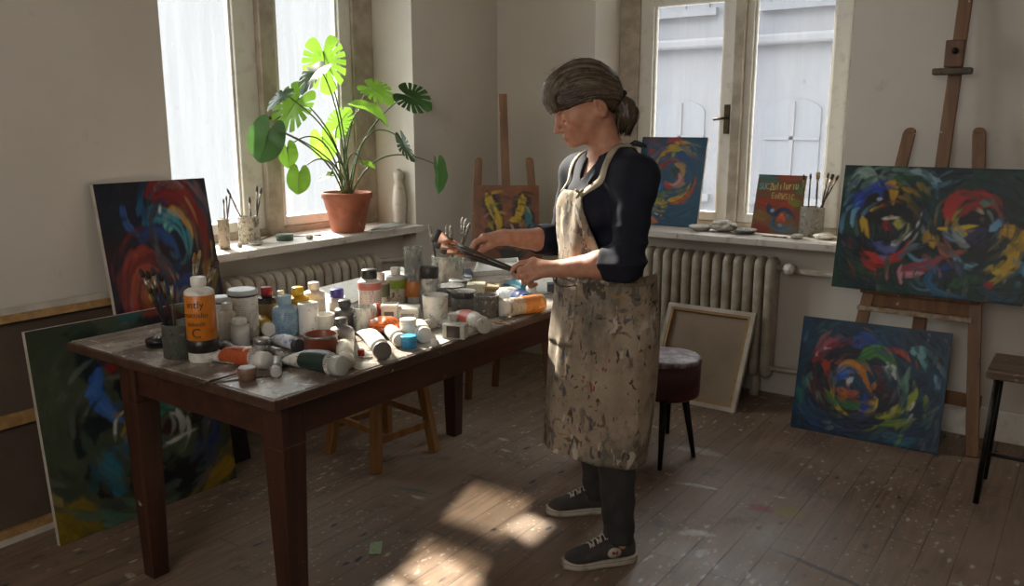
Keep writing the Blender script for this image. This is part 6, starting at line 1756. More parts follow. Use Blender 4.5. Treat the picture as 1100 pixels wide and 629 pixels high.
def to_world(V): return V[:, :1] * RR + V[:, 1:2] * FH + V[:, 2:3] * np.array([0, 0, 1.0])


def mesh_obj(name, V, Q, m, parent, base, attr=None):
    """V in (u,w,z)"""
    Wd = to_world(np.asarray(V)) - np.array(base)
    me = bpy.data.meshes.new(name)
    me.vertices.add(len(Wd)); me.vertices.foreach_set('co', Wd.astype(np.float32).ravel())
    me.loops.add(Q.size); me.loops.foreach_set('vertex_index', Q.ravel().astype(np.int32))
    me.polygons.add(len(Q)); me.polygons.foreach_set('loop_start', (np.arange(len(Q)) * Q.shape[1]).astype(np.int32))
    me.update(calc_edges=True)
    me.polygons.foreach_set('use_smooth', np.ones(len(Q), bool))
    if attr is not None:
        ca = me.color_attributes.new('tint', 'FLOAT_COLOR', 'POINT')
        c = np.ones((len(V), 4), np.float32); c[:, :3] = attr
        ca.data.foreach_set('color', c.ravel())
    me.materials.append(m)
    o = bpy.data.objects.new(name, me); C.objects.link(o)
    if parent is not None: o.parent = parent
    return o


def J(px, py, w):
    p = at_w(px, py, w); return np.array([p @ RR, w, p[2]])


def woman():
    D2 = math.radians
    # frames
    def fr(phi, tilt):
        f = np.array([-math.cos(phi), -math.sin(phi), 0]); l = np.array([math.sin(phi), -math.cos(phi), 0]); z = np.array([0, 0, 1.0])
        return np.array([math.cos(tilt) * f - math.sin(tilt) * z, l, math.sin(tilt) * f + math.cos(tilt) * z])
    TB = fr(D2(22), D2(4))            # torso: forward, left, up
    HD = fr(D2(6), D2(27))            # head
    HC = J(626, 104, 2.70)
    def hp(x, y, z): return HC + HD[0] * x + HD[1] * y + HD[2] * z
    chest, waist, pelvis = J(655, 216, 2.705), J(651, 276, 2.70), J(650, 332, 2.70)
    shL, shR = J(683, 190, 2.565), J(623, 186, 2.86)
    elL, wrL = J(674, 281, 2.46), J(601, 288.5, 2.575)
    elR, wrR = J(606, 259, 2.95), J(541, 254.5, 2.795)
    hipL, knL, anL = J(661, 335, 2.62), J(661, 455, 2.57), J(665, 582, 2.548)
    hipR, knR, anR = J(642, 335, 2.78), J(640, 432, 2.85), J(642, 540, 2.925)
    root = thing('person', 'woman in a navy shirt and paint-stained apron sorting brushes at the table', 'person', to_world(((anL + anR) / 2 * np.array([1, 1, 0]))[None])[0])
    base = np.array(root.location)

    # ------------------------------------------------ body
    B = Field((-0.20, 2.36, 0.0), (0.50, 3.08, 1.66), 0.0033)
    B.ell(pelvis, (.115, .165, .13), TB, k=.04)
    B.ell(waist, (.100, .135, .13), TB, k=.05)
    B.ell(chest, (.108, .150, .16), TB, k=.05)
    for s in (-1, 1): B.ell(chest + TB[0] * .085 + TB[1] * (s * .068) - TB[2] * .015, (.055, .062, .062), TB, k=.03)
    nb = J(660, 180, 2.715)
    B.cap(shL, nb + TB[2] * .0, .052, .06, k=.05); B.cap(shR, nb, .052, .06, k=.05)
    B.cap(J(658, 182, 2.712), J(643, 132, 2.70), .056, .052, k=.035)
    # legs
    B.chain([hipL, knL, anL], [.085, .056, .031], k=.03); B.chain([hipR, knR, anR], [.085, .056, .031], k=.03)
    for an, tx in ((anL, (-.10, -.02)), (anR, (-.10, -.015))):
        fz = np.array([an[0], an[1], .045]); B.cap(an * [1, 1, 0] + [0, 0, .09], fz, .030, .026, k=.01); B.cap(fz, fz + [tx[0], tx[1], -.012], .026, .020, k=.01)
    # arms
    B.chain([shL, elL, (elL * .62 + wrL * .38), wrL], [.050, .042, .042, .027], k=.02, k0=.04)
    B.chain([shR, elR, (elR * .62 + wrR * .38), wrR], [.050, .042, .041, .026], k=.02, k0=.04)
    # head
    B.ell(HC + HD[2] * .004 - HD[0] * .004, (.097, .074, .098), HD, k=.02)
    B.ell(hp(.040, 0, -.050), (.060, .057, .074), HD, k=.03)
    for s in (-1, 1):
        B.cap(hp(-.008, s * .056, -.062), hp(.070, s * .016, -.112), .014, .014, k=.03)
        B.ell(hp(.064, s * .040, -.050), (.022, .020, .020), HD, k=.025)
        B.cap(hp(.088, s * .012, -.010), hp(.074, s * .045, -.012), .012, .010, k=.016)
    B.ell(hp(.090, 0, -.116), (.017, .021, .014), HD, k=.014)
    B.ell(hp(.088, 0, -.086), (.020, .028, .026), HD, k=.02)
    for s in (-1, 1): B.ell(hp(.098, s * .031, -.031), (.016, .017, .012), HD, k=.012, sub=True)
    for s in (-1, 1): B.ell(hp(.0815, s * .0315, -.032), (.0135, .0155, .0125), HD, k=.004)
    B.cap(hp(.096, 0, -.016), hp(.1215, 0, -.0555), .0075, .0085, k=.012)
    B.ell(hp(.1205, 0, -.058), (.0095, .0095, .0085), HD, k=.008)
    for s in (-1, 1): B.ell(hp(.108, s * .011, -.063), (.0095, .0068, .0065), HD, k=.006)
    B.cap(hp(.1075, -.009, -.0875), hp(.1075, .009, -.0875), .0064, .0064, k=.005); 
    for s in (-1, 1): B.cap(hp(.1065, s * .009, -.0885), hp(.092, s * .025, -.0955), .0058, .0032, k=.004)
    B.cap(hp(.1050, -.008, -.1010), hp(.1050, .008, -.1010), .0068, .0068, k=.005)
    for s in (-1, 1): B.cap(hp(.104, s * .008, -.1005), hp(.091, s * .023, -.0965), .0060, .0028, k=.004)
    B.cap(hp(.1150, -.014, -.0945), hp(.1150, .014, -.0945), .0026, .0026, k=.003, sub=True)
    # ears
    for s in (-1, 1):
        E = np.array([HD[0] * .95 + HD[1] * s * .3, HD[1] * s * .95 - HD[0] * .3, HD[2]])
        e2 = np.array([E[0] * .94 - E[2] * .34, E[1], E[2] * .94 + E[0] * .34])
        c = hp(-.024, s * .0765, -.046)
        B.ell(c, (.0185, .0075, .031), e2, k=.006)
        B.ell(c - HD[2] * .026 + HD[0] * .004, (.010, .007, .011), e2, k=.006)
        B.ell(c + HD[1] * (s * .0078) + HD[0] * .002 + HD[2] * .003, (.0105, .0058, .020), e2, k=.004, sub=True)
        B.ell(c + HD[1] * (s * .001) - HD[2] * .004, (.005, .005, .009), e2, k=.004)
    # hands: each finger its own chain, rooted in the palm
    def hand(wr, mcps, fingers, thumb, n):
        for m_ in mcps: B.cap(wr, m_, .0175, .0120, k=.016)
        for i in range(3): B.cap(mcps[i], mcps[i + 1], .0115, .0110, k=.010)
        c = sum(mcps) / 4 * .5 + wr * .5
        B.ell(c, (.026, .020, .016), None, k=.014)
        for m_, f in zip(mcps, fingers):
            B.chain([m_] + f, [.0108, .0092, .0083, .0066], k=.004, k0=.006)
        B.chain(thumb, [.0165, .0120, .0102, .0080], k=.006, k0=.012)
    # her left hand, near the camera: closed round the brush handles
    mc = [J(573, 280.5, 2.612), J(571, 285, 2.595), J(572, 290.5, 2.580), J(576, 296, 2.568)]
    fg = [[J(559.5, 282.5, 2.606), J(552.5, 287, 2.606), J(549.5, 292.5, 2.612)],
          [J(558.5, 290.5, 2.586), J(557.5, 298, 2.592), J(563, 299.5, 2.606)],
          [J(561.5, 297, 2.572), J(563, 303.5, 2.580), J(569, 302.5, 2.594)],
          [J(567, 302, 2.562), J(570, 307, 2.570), J(576, 305, 2.582)]]
    th = [J(590, 290, 2.610), J(574, 288.5, 2.632), J(562.5, 292, 2.634), J(552.5, 296, 2.628)]
    hand(wrL, mc, fg, th, 0)
    # her right hand, reaching over: finger and thumb pinch the bundle
    mc = [J(520.5, 255.5, 2.778), J(519.5, 255, 2.798), J(521.5, 256.5, 2.818), J(526, 259, 2.834)]
    fg = [[J(511, 259.5, 2.770), J(507.5, 265.5, 2.766), J(506.5, 272, 2.764)],
          [J(509.5, 261, 2.796), J(506, 268, 2.788), J(506.5, 274.5, 2.780)],
          [J(512.5, 263.5, 2.816), J(510, 271, 2.806), J(512.5, 276.5, 2.796)],
          [J(518.5, 266.5, 2.834), J(516.5, 273, 2.826), J(519, 278, 2.816)]]
    th = [J(538, 257.5, 2.782), J(527, 263, 2.758), J(518, 268.5, 2.748), J(510.5, 274.5, 2.748)]
    hand(wrR, mc, fg, th, 1)
    V, Q = B.mesh(1)
    # skin tint: rosier lips, cheeks and knuckles, darker brows and lash line
    H = (V - HC) @ HD.T
    tint = np.ones((len(V), 3)) * np.array([1, 1, 1.])
    def blend(mask, col): 
        nonlocal tint
        tint = tint * (1 - mask[:, None]) + np.array(col) * mask[:, None]
    def near(c, s): return np.clip(1.6 - 1.6 * np.sqrt((((H - np.array(c)) / np.array(s)) ** 2).sum(1)), 0, 1)
    blend(np.clip(near((.107, 0, -.0945), (.016, .027, .0125)), 0, 1) * .85, (.80, .46, .45))
    for s in (-1, 1):
        blend(near((.068, s * .045, -.055), (.03, .025, .024)) * .35, (1.02, .72, .66))
        blend(near((.094, s * .030, -.0135), (.016, .020, .0055)) * .55, (.42, .33, .27))
        blend(near((.089, s * .032, -.0385), (.014, .017, .0032)) * .85, (.22, .16, .13))
    blend(near((.120, 0, -.058), (.016, .016, .014)) * .3, (1.0, .74, .68))
    sk = NT('skin'); v = sk.coord(); at = sk.node('ShaderNodeVertexColor'); at.layer_name = 'tint'
    nz = sk.noise(v, 40, 4)[0]
    c0 = sk.mix(sk.ramp(nz, .35, .7), srgb(192, 140, 114), srgb(178, 123, 98))
    sk.color(sk.mix(1.0, c0, at.outputs[0], 'MULTIPLY')); sk.rough(.5)
    sk.bsdf.inputs['Subsurface Weight'].default_value = .12; sk.bsdf.inputs['Subsurface Radius'].default_value = (.012, .005, .003)
    sk.bump(sk.noise(v, 300, 3)[0], .12, .001)
    mesh_obj('body', V, Q, sk.m, root, base, tint)

    # ------------------------------------------------ shirt
    Sf = Field((0.02, 2.36, 0.84), (0.50, 3.08, 1.42), 0.0042)
    Sf.ell(pelvis, (.128, .176, .14), TB, k=.04); Sf.ell(waist, (.116, .150, .14), TB, k=.05); Sf.ell(chest, (.121, .163, .17), TB, k=.05)
    for s in (-1, 1): Sf.ell(chest + TB[0] * .088 + TB[1] * (s * .068) - TB[2] * .015, (.062, .068, .070), TB, k=.035)
    Sf.cap(shL, nb, .064, .066, k=.05); Sf.cap(shR, nb, .064, .066, k=.05)
    cuL = elL * .74 + wrL * .26; cuR = elR * .60 + wrR * .40
    Sf.chain([shL, elL, cuL], [.064, .054, .052], k=.02, k0=.04); Sf.chain([shR, elR, cuR], [.064, .054, .050], k=.02, k0=.04)
    # cuffs: a turned-up roll, and a flat cut
    for cu, el, wr in ((cuL, elL, wrL), (cuR, elR, wrR)):
        d = (wr - el) / np.linalg.norm(wr - el)
        Sf.cap(cu - d * .024, cu - d * .002, .0545, .0535, k=.004)
        Sf.cap(cu + d * .078, cu + d * .0755, .074, .074, k=0, sub=True)
    # neck opening with a short V at the front
    Sf.cap(J(648, 150, 2.702), J(657, 176, 2.712), .074, .058, k=.004, sub=True)
    v0 = J(634, 172, 2.66); v1 = J(626, 203, 2.665)
    Sf.cap(v0, v1, .030, .006, k=.004, sub=True)
    # collar flaps
    for a, b in (((660, 163, 2.66), (634, 196, 2.60)), ((640, 163, 2.78), (621, 193, 2.735))):
        Sf.cap(J(*a), J(*b), .014, .009, k=.008)
    V, Q = Sf.mesh(1)
    G = Sf.grad(V)
    # creases along the sleeves and across the back
    wv = np.zeros(len(V))
    rs = np.random.RandomState(3)
    for el, sh, wr in ((elL, shL, wrL), (elR, shR, wrR)):
        dd = np.linalg.norm(V - el, axis=1)
        t = ((V - sh) @ (el - sh)) / ((el - sh) @ (el - sh))
        wv += np.exp(-(dd / .10) ** 2) * (1 - 2 * np.abs(np.sin(t * 17 + V[:, 1] * 22 + V[:, 0] * 12))) * .0065
        wv += np.exp(-((np.linalg.norm(V - (sh * .4 + el * .6), axis=1)) / .12) ** 2) * np.sin(V @ np.array([60, 35, 22.]) + 3 * np.sin(V[:, 2] * 20)) * .0048
    for _ in range(6):
        kv = rs.randn(3) * np.array([26, 26, 14]); wv += .0010 * np.sin(V @ kv + rs.rand() * 6)
    V = V + G * wv[:, None]
    navy = NT('navy_jersey'); v = navy.coord(); n = navy.noise(v, 14, 4)[0]
    navy.color(navy.mix(navy.ramp(n, .3, .7), srgb(33, 35, 47), srgb(25, 27, 38)))
    navy.rough(.85); navy.bsdf.inputs['Specular IOR Level'].default_value = .25; navy.bump(navy.noise(v, 420, 2)[0], .25, .001)
    mesh_obj('shirt', V, Q, navy.m, root, base)

    # ------------------------------------------------ trousers
    Tf = Field((0.10, 2.40, 0.06), (0.46, 3.06, 0.98), 0.0045)
    Tf.ell(pelvis, (.124, .172, .13), TB, k=.03)
    heL = knL * .04 + anL * .96; heR = knR * .04 + anR * .96
    Tf.chain([hipL, knL, heL], [.098, .068, .050], k=.03); Tf.chain([hipR, knR, heR], [.098, .068, .050], k=.03)
    for he in (heL, heR): Tf.cap(he - [0, 0, .055], he - [0, 0, .060], .068, .068, k=0, sub=True)
    V, Q = Tf.mesh(1); G = Tf.grad(V)
    wv = .0022 * np.sin(V[:, 2] * 70 + 4 * np.sin(V[:, 0] * 30) + V[:, 1] * 20) * np.clip((.42 - V[:, 2]) / .2, 0, 1)
    mesh_obj('trousers', V + G * wv[:, None], Q, M('charcoal_trousers', srgb(48, 47, 46), .8, col2=srgb(38, 37, 37), ns=12, bump=.2, bs=300), root, base)

    # ------------------------------------------------ shoes
    canvas_m = M('charcoal_shoe_canvas', srgb(62, 56, 54), .8, col2=srgb(48, 44, 43), ns=20, bump=.25, bs=350)
    rubber = M('worn_white_rubber', srgb(176, 166, 150), .6, col2=srgb(130, 120, 106), ns=18, lo=.45, hi=.7)
    lace_m = pm('beb6a8', .8)
    for toe, heel, an in (((606, 609), (680, 599), anL), ((588.5, 551), (655, 547), anR)):
        a, b = at_z(*heel, 0.0), at_z(*toe, 0.0)
        a = np.array([a @ RR, a @ FH, 0]); b = np.array([b @ RR, b @ FH, 0])
        d = b - a; L = np.linalg.norm(d); d /= L; s = np.array([d[1], -d[0], 0])
        if s[1] > 0: s = -s      # s points to the camera side
        hw = [(0, .020), (.04, .033), (.15, .040), (.35, .040), (.55, .040), (.72, .045), (.86, .041), (.95, .028), (1, .010)]
        hh = [(0, .078), (.06, .088), (.22, .090), (.34, .100), (.45, .094), (.60, .076), (.75, .060), (.88, .052), (.96, .044), (1, .030)]
        f = lambda tb, t: float(np.interp(t, [q[0] for q in tb], [q[1] for q in tb]))
        def ring(t, z0, z1, grow, up):
            w = f(hw, t) + grow; pts = []
            x = a + d * (L * (t if 0 < t < 1 else t + (grow if t >= 1 else -grow) / L))
            for k in range(20):
                an_ = 2 * math.pi * k / 20
                cx, cz = math.cos(an_), math.sin(an_)
                if up: px_, pz = w * np.sign(cx) * abs(cx) ** .8 * (1 - .45 * max(0, cz) ** 1.5), z0 + (z1 - z0) * (.5 + .5 * np.sign(cz) * abs(cz) ** .75)
                else: px_, pz = w * np.sign(cx) * abs(cx) ** .35, z0 + (z1 - z0) * (.5 + .5 * np.sign(cz) * abs(cz) ** .35)
                p = x + s * px_; pts.append(p + np.array([0, 0, pz]))
            return pts
        ts = [0, .02, .06, .12, .2, .28, .34, .4, .46, .52, .6, .68, .76, .83, .89, .94, .975, 1]
        def conv(rg): return [[tuple(to_world(np.array(p)[None])[0] - base) for p in r] for r in rg]
        # (the figure's frame origin is at her feet)
        U = MB().rings(conv([ring(t, .016, f(hh, t), 0, True) for t in ts])); up = U.build('shoe', canvas_m, root)
        MB().rings(conv([ring(t, .0008, .027 + .006 * max(0, t - .85) * 6, .005, False) for t in ts])).build('sole', rubber, up)
        MB().rings(conv([ring(t, .0205, .0225, .0058, False) for t in ts])).build('sole_line', pm('3a3430', .6), up)
        lc = MB()
        def top(t, y): 
            w = f(hw, t); z = f(hh, t); q = y / w
            return a + d * (L * t) + s * y + np.array([0, 0, z - .020 * q * q + .0015])
        for k in range(6):
            t0 = .36 + .052 * k; sg = 1 if k % 2 else -1
            path = [top(t0 + .05 * (j / 6), sg * (.019 - .038 * j / 6)) + np.array([0, 0, .003 * math.sin(math.pi * j / 6)]) for j in range(7)]
            lc.tube([tuple(to_world(p[None])[0] - base) for p in path], .0024, 6)
            path = [top(t0 + .03, sg * (-.019 + .038 * j / 6)) + np.array([0, 0, .003 * math.sin(math.pi * j / 6)]) for j in range(7)]
            lc.tube([tuple(to_world(p[None])[0] - base) for p in path], .0024, 6)
        for sg in (-1, 1):
            path = [top(.35, 0) + np.array([0, 0, .004]), top(.37, sg * .016) + np.array([0, 0, .012]), top(.43, sg * .026) + np.array([0, 0, .008]), top(.39, sg * .012) + np.array([0, 0, .004]), top(.36, 0) + np.array([0, 0, .004])]
            lc.tube([tuple(to_world(p[None])[0] - base) for p in path], .0022, 6)
        lc.build('laces', lace_m, up)
        if an is anL:
            # oval side badge with a small dark red mark
            t0, z0 = .34, .050
            def side(dx, dz, lift):
                t = t0 + dx / L; w = f(hw, t); z1 = f(hh, t); zz = z0 + dz
                cz = 2 * (zz - .016) / (z1 - .016) - 1; cz = np.sign(cz) * min(1, abs(cz)) ** (1 / .75)
                cx = math.sqrt(max(0, 1 - cz * cz))
                return tuple(to_world((a + d * (L * t) + s * (w * cx ** .8 * (1 - .45 * max(0, cz) ** 1.5) + lift) + np.array([0, 0, zz]))[None])[0] - base)
            g = [[side(.024 * r * math.cos(q), .0185 * r * math.sin(q), .0016) for q in np.linspace(0, 2 * math.pi, 25)] for r in (0.01, .5, 1.0)]
            g.append([side(.0245 * math.cos(q), .019 * math.sin(q), -.002) for q in np.linspace(0, 2 * math.pi, 25)])
            bd = MB().grid(g).build('badge', rubber, up)
            mk = MB()
            for poly in ([(-.012, .006), (-.006, .008), (-.005, -.004), (-.010, -.008)], [(-.004, .001), (.003, .008), (.006, .005), (.000, -.006)], [(.004, .007), (.010, .006), (.008, -.003), (.004, -.008)], [(-.006, -.003), (.006, -.002), (.006, .001), (-.006, .001)]):
                mk.add([side(x, z, .0021) for x, z in poly], [(0, 1, 2, 3)], False)
            mk.build('badge_mark', pm('7a1f22', .6), bd)

    # ------------------------------------------------ apron
    bd_c = np.array([150., 130, 110])
    ap = NT('stained_apron_canvas'); v = ap.coord()
    n1 = ap.noise(v, 6, 5, .65)[0]
    c = ap.mix(ap.ramp(n1, .35, .7), srgb(164, 148, 128), srgb(138, 121, 102))
    c = ap.mix(ap.math('MULTIPLY', ap.ramp(ap.noise(ap.coord(loc=(3, 1, 2)), 3.2, 5, .7)[0], .46, .64), .62), c, srgb(88, 79, 70))
    gate = ap.ramp(ap.noise(ap.coord(loc=(8, 2, 5)), 3.0, 3, .6)[0], .40, .56)
    big = ap.ramp(ap.noise(ap.coord((1, 1, .8), loc=(2.2, 7.1, 1.5)), 4.2, 5, .7, .4)[0], .50, .64)
    c = ap.mix(ap.math('MULTIPLY', big, .62), c, srgb(82, 80, 70))
    for i, (sc, thr, col, st, am) in enumerate([(30, .60, srgb(62, 54, 49), (1, 1, .42), .85), (36, .615, srgb(92, 70, 58), (.5, .5, 1), .8), (22, .61, srgb(78, 84, 76), (1, 1, .8), .7), (40, .625, srgb(60, 64, 82), (1, 1, .5), .8),
                                            (38, .655, srgb(120, 52, 46), (1, 1, .6), .85), (40, .655, srgb(142, 116, 62), (.6, .6, 1), .8), (26, .615, srgb(200, 190, 174), (1, 1, .4), .7), (52, .635, srgb(50, 44, 41), (1, .5, .5), .9)]):
        q = ap.noise(ap.coord(st, loc=(1.7 * i + .4, 2.9 * i, 4.1 * i)), sc, 2, .5, .5)[0]
        c = ap.mix(ap.math('MULTIPLY', ap.math('MULTIPLY', ap.ramp(q, thr, thr + .045), am), gate if i not in (4, 7) else 1.0), c, col)
    ap.color(c); ap.rough(.85); ap.bump(ap.noise(v, 380, 2)[0], .25, .001)

    # skirt: an open wrap round hips and legs, its outline measured at several heights
    rows = [(286, 601, 703), (310, 598, 705), (340, 594.5, 706.5), (370, 592, 705.5), (400, 589.5, 703), (430, 587, 700), (455, 585, 697), (480, 584.5, 693.5), (498, 584.5, 692)]
    ZS, CU, UH = [], [], []
    for y, xl, xr in rows:
        p = J((xl + xr) / 2, y, 2.70); zc = 891 / ((J(xr, y, 2.70)[0] - J(xl, y, 2.70)[0]) / (xr - xl)) / 891
        ZS.append(p[2]); CU.append(p[0]); UH.append((J(xr, y, 2.70)[0] - J(xl, y, 2.70)[0]) / 2)
    ZS, CU, UH = ZS[::-1], CU[::-1], UH[::-1]
    HEM = 0.358
    fa = np.array([-math.cos(D2(20)), -math.sin(D2(20)), 0]); la = np.array([math.sin(D2(20)), -math.cos(D2(20)), 0])
    def skirt(th, z, off=0.0):
        """th: 0 = front, positive towards her left"""
        cu, uh = np.interp(z, ZS, CU), np.interp(z, ZS, UH)
        b_ = uh * .965; a_ = uh * 1.22
        fold = np.clip((.92 - z) / .5, 0, 1)
        rr = 1 + fold * (.030 * math.sin(3.0 * th + 1.0 + 2 * z) + .020 * math.sin(7.3 * th + 3.5 * z) + .010 * math.sin(13 * th + 1.5 - 5 * z)) + .008 * math.sin(17 * th + 9 * z)
        rr += .034 * math.exp(-((th - .14 - .5 * (z - .72)) / .075) ** 2) * np.clip((.86 - z) / .12, 0, 1) * np.clip((z - .42) / .2, 0, 1) + .026 * math.exp(-((th + .30 + .3 * (z - .72)) / .07) ** 2) * np.clip((.88 - z) / .12, 0, 1) * np.clip((z - .5) / .2, 0, 1)
        # two soft vertical creases at the front where the cloth gathers
        rr -= .030 * math.exp(-((th + .05 - .25 * (z - .7)) / .10) ** 2) * np.clip((.95 - z) / .2, 0, 1) - .028 * math.exp(-((th - .32 - .3 * (z - .6)) / .13) ** 2) * np.clip((.9 - z) / .2, 0, 1)
        return np.array([cu, 2.70, z]) + fa * (math.cos(th) * (b_ * rr + off)) + la * (math.sin(th) * (a_ * rr + off))
    # bib: follows the chest
    def surf(th, z, off):
        """outer surface of shirt in direction th at height z"""
        cc = np.array([np.interp(z, [waist[2], chest[2]], [waist[0], chest[0]]), 2.702, z])
        dr = fa * math.cos(th) + la * math.sin(th)
        rr = np.linspace(.02, .30, 90); P = cc + dr * rr[:, None]
        dd = Sf.sample(P); ins = np.where(dd < 0)[0]
        r0 = rr[ins[-1]] if len(ins) else .1
        return cc + dr * (r0 + off)
    zw = ZS[-1] - .004; ztop = J(626, 206, 2.60)[2]
    NT_ = 64; TH1 = 2.35
    P = []
    for i in range(46):
        z = HEM + (zw - HEM) * i / 45
        row = []
        for j in range(NT_ + 1):
            th = -TH1 + 2 * TH1 * j / NT_
            p = skirt(th, z + (.012 * math.sin(2.2 * th + .6) if i == 0 else 0))
            row.append(p)
        P.append(row)
    # bib rows: chest contour measured on the arm-free directions, smoothed
    bibL = lambda t: 1.55 - 1.02 * t ** .55      # her left edge, near the camera, sweeps out to the waist
    bibR = lambda t: .95 - .42 * t ** .8
    BR = []
    for i in range(24):
        t = i / 23; z = zw + (ztop - zw) * t
        row = []
        for j in range(25):
            th = -bibR(t) + (bibL(t) + bibR(t)) * j / 24
            p = surf(th, z, .010)
            # the cloth hangs straight from the bust to the waistband
            q0 = skirt(th, zw); q1 = surf(th, chest[2] - .01, .012); dr = fa * math.cos(th) + la * math.sin(th)
            tt = min(1, max(0, (z - zw) / (chest[2] - .01 - zw))); axis = np.array([np.interp(z, [waist[2], chest[2]], [waist[0], chest[0]]), 2.702, z])
            lim = ((q0 - axis) * [1, 1, 0]) @ dr * (1 - tt) + ((q1 - axis) * [1, 1, 0]) @ dr * tt
            if (p - axis) @ dr < lim and tt < 1: p = axis + dr * lim * math.cos(min(1, abs(th) * .25))
            row.append(p)
        BR.append(np.array(row))
    BR = np.array(BR)
    for _ in range(5):
        BR[1:-1] = (BR[:-2] + BR[2:] + 2 * BR[1:-1]) / 4
        BR[:, 1:-1] = (BR[:, :-2] + BR[:, 2:] + 2 * BR[:, 1:-1]) / 4
    for i in range(24):
        for j in range(25):
            th = (j - 12) / 12
            BR[i, j] += fa * (.0045 * math.sin(5 * th + i * .16) + .0018 * math.sin(9 * th - i * .2)) * min(1, i / 5)
    # tie the lowest bib rows onto the waist of the skirt
    for j in range(25):
        th = -bibR(0) + (bibL(0) + bibR(0)) * j / 24
        q = skirt(th, zw) + (fa * math.cos(th) + la * math.sin(th)) * .002
        for i in range(7): BR[i, j] = BR[i, j] * (i / 7) + (q * [1, 1, 0] + [0, 0, BR[i, j][2]]) * (1 - i / 7)
    def cloth(name, rows_, m, par, thick=.003):
        mb = MB(); mb.grid([[tuple(to_world(np.array(p)[None])[0] - base) for p in r] for r in rows_])
        o = mb.build(name, m, par)
        so = o.modifiers.new('thickness', 'SOLIDIFY'); so.thickness = thick; so.offset = 0
        return o
    apron = cloth('apron', P, ap.m, root)
    cloth('bib', BR, ap.m, apron)
    # waistband and its tie at the back
    cloth('waistband', [[skirt(-TH1 + 2 * TH1 * j / NT_, z, .003) for j in range(NT_ + 1)] for z in np.linspace(zw - .028, zw, 4)], ap.m, apron, .002)
    # pouch pocket with a sagging dark mouth
    pk = []
    for i in range(12):
        row = []
        for j in range(25):
            th = -.62 + 1.05 * j / 24
            zt = J(612, 304, 2.6)[2] - .014 * math.sin(math.pi * j / 24)
            z = zt - .20 + .20 * i / 11
            row.append(skirt(th, z, .0032 + (.006 * math.sin(math.pi * j / 24) * (i - 8) / 3 if i > 8 else 0)))
        pk.append(row)
    pko = cloth('pocket', pk, ap.m, apron, .002)
    cloth('pocket_hem', [[skirt(-.62 + 1.05 * j / 24, J(612, 304, 2.6)[2] - .014 * math.sin(math.pi * j / 24) + dz, .0105 + .004 * math.sin(math.pi * j / 24)) for j in range(25)] for dz in (-.004, .002)], pm('4c4238', .8), pko, .002)

    # straps: from the bib corners round the neck
    def snap(p, off, n=6):
        p = np.array(p, float)
        for _ in range(n):
            d1, d2 = float(Sf.sample(p)), float(B.sample(p))
            f_ = Sf if d1 < d2 else B
            p = p - f_.grad(p) * (min(d1, d2) - off)
        d1, d2 = float(Sf.sample(p)), float(B.sample(p))
        return p, (Sf if d1 < d2 else B).grad(p)
    def strap(pts, width, par, name, m):
        Pp = spline(pts, 26); rowL = []; rowR = []; c0 = []; nn = []
        for p in Pp:
            q, g = snap(p, .0055); c0.append(q); nn.append(g)
        c0 = np.array(c0)
        for _ in range(3): c0[1:-1] = (c0[:-2] + 2 * c0[1:-1] + c0[2:]) / 4
        rows_ = []
        for i in range(len(c0)):
            t = c0[min(i + 1, len(c0) - 1)] - c0[max(0, i - 1)]; t /= np.linalg.norm(t)
            sd = np.cross(t, nn[i]); sd /= np.linalg.norm(sd)
            rows_.append([c0[i] - sd * width / 2 + nn[i] * .0, c0[i] + nn[i] * .001, c0[i] + sd * width / 2])
        return cloth(name, rows_, m, par, .0025)
    sm = M('apron_strap_cotton', srgb(176, 164, 142), .8, col2=srgb(150, 138, 116), ns=20, bump=.2, bs=300)
    bl_, br_ = BR[-1, -2], BR[-1, 1]
    strap([bl_ - [0, 0, .012], J(648, 196, 2.585), J(655, 182, 2.60), J(664, 168, 2.63), J(676, 157, 2.665), J(685, 151, 2.71)], .026, apron, 'strap', sm)
    strap([br_ - [0, 0, .012], J(617, 192, 2.76), J(624, 178, 2.79), J(634, 166, 2.80), J(655, 156, 2.80), J(680, 151, 2.77), J(686, 151, 2.72)], .022, apron, 'strap', sm)
    kn = MB(); k0 = snap(J(686, 150.5, 2.70), .010)[0]
    def W_(p): return tuple(to_world(np.array(p)[None])[0] - base)
    kn.tube([W_(k0 + q) for q in ([-.012, -.01, .004], [0, 0, .008], [.014, -.004, .006], [.030, -.012, .000], [.036, -.016, -.006])], [.006, .010, .008, .007, .003], 8)
    kn.tube([W_(k0 + q) for q in ([-.004, -.008, .006], [.010, -.02, .004], [.022, -.024, -.004])], [.007, .008, .004], 8)
    kn.build('neck_tie', pm('24242c', .8), apron)
    # little bow where the near strap meets the bib
    bw = MB(); k0 = np.array(bl_) + TB[0] * .008 + np.array([0, -.006, .0])
    for q in ([.014, 0, .012], [-.014, -.004, .010], [.012, 0, -.016], [-.010, -.002, -.018]):
        q = np.array(q); bw.tube([W_(k0), W_(k0 + q * .6 + [0, -.004, 0]), W_(k0 + q)], [.004, .0055, .002], 8)
    bw.build('bow', sm, apron)

    # ------------------------------------------------ hair
    Hf = Field(HC - .17, HC + np.array([.22, .17, .15]), 0.003)
    Hf.ell(hp(-.006, 0, .006), (.112, .086, .108), HD, k=.01)
    Hf.ell(hp(.058, 0, .044), (.054, .068, .054), HD, k=.03)
    Hf.ell(hp(.084, .004, .018), (.033, .060, .038), HD, k=.02)
    Hf.ell(hp(-.078, 0, -.020), (.040, .060, .065), HD, k=.03)
    ax = [np.arange(n_) * Hf.h + l_ for n_, l_ in zip(Hf.n, Hf.lo)]
    X, Y, Z = np.meshgrid(*ax, indexing='ij')
    R_ = np.stack([X - HC[0], Y - HC[1], Z - HC[2]], -1) @ HD.T
    fx, fy, fz = R_[..., 0], R_[..., 1], R_[..., 2]
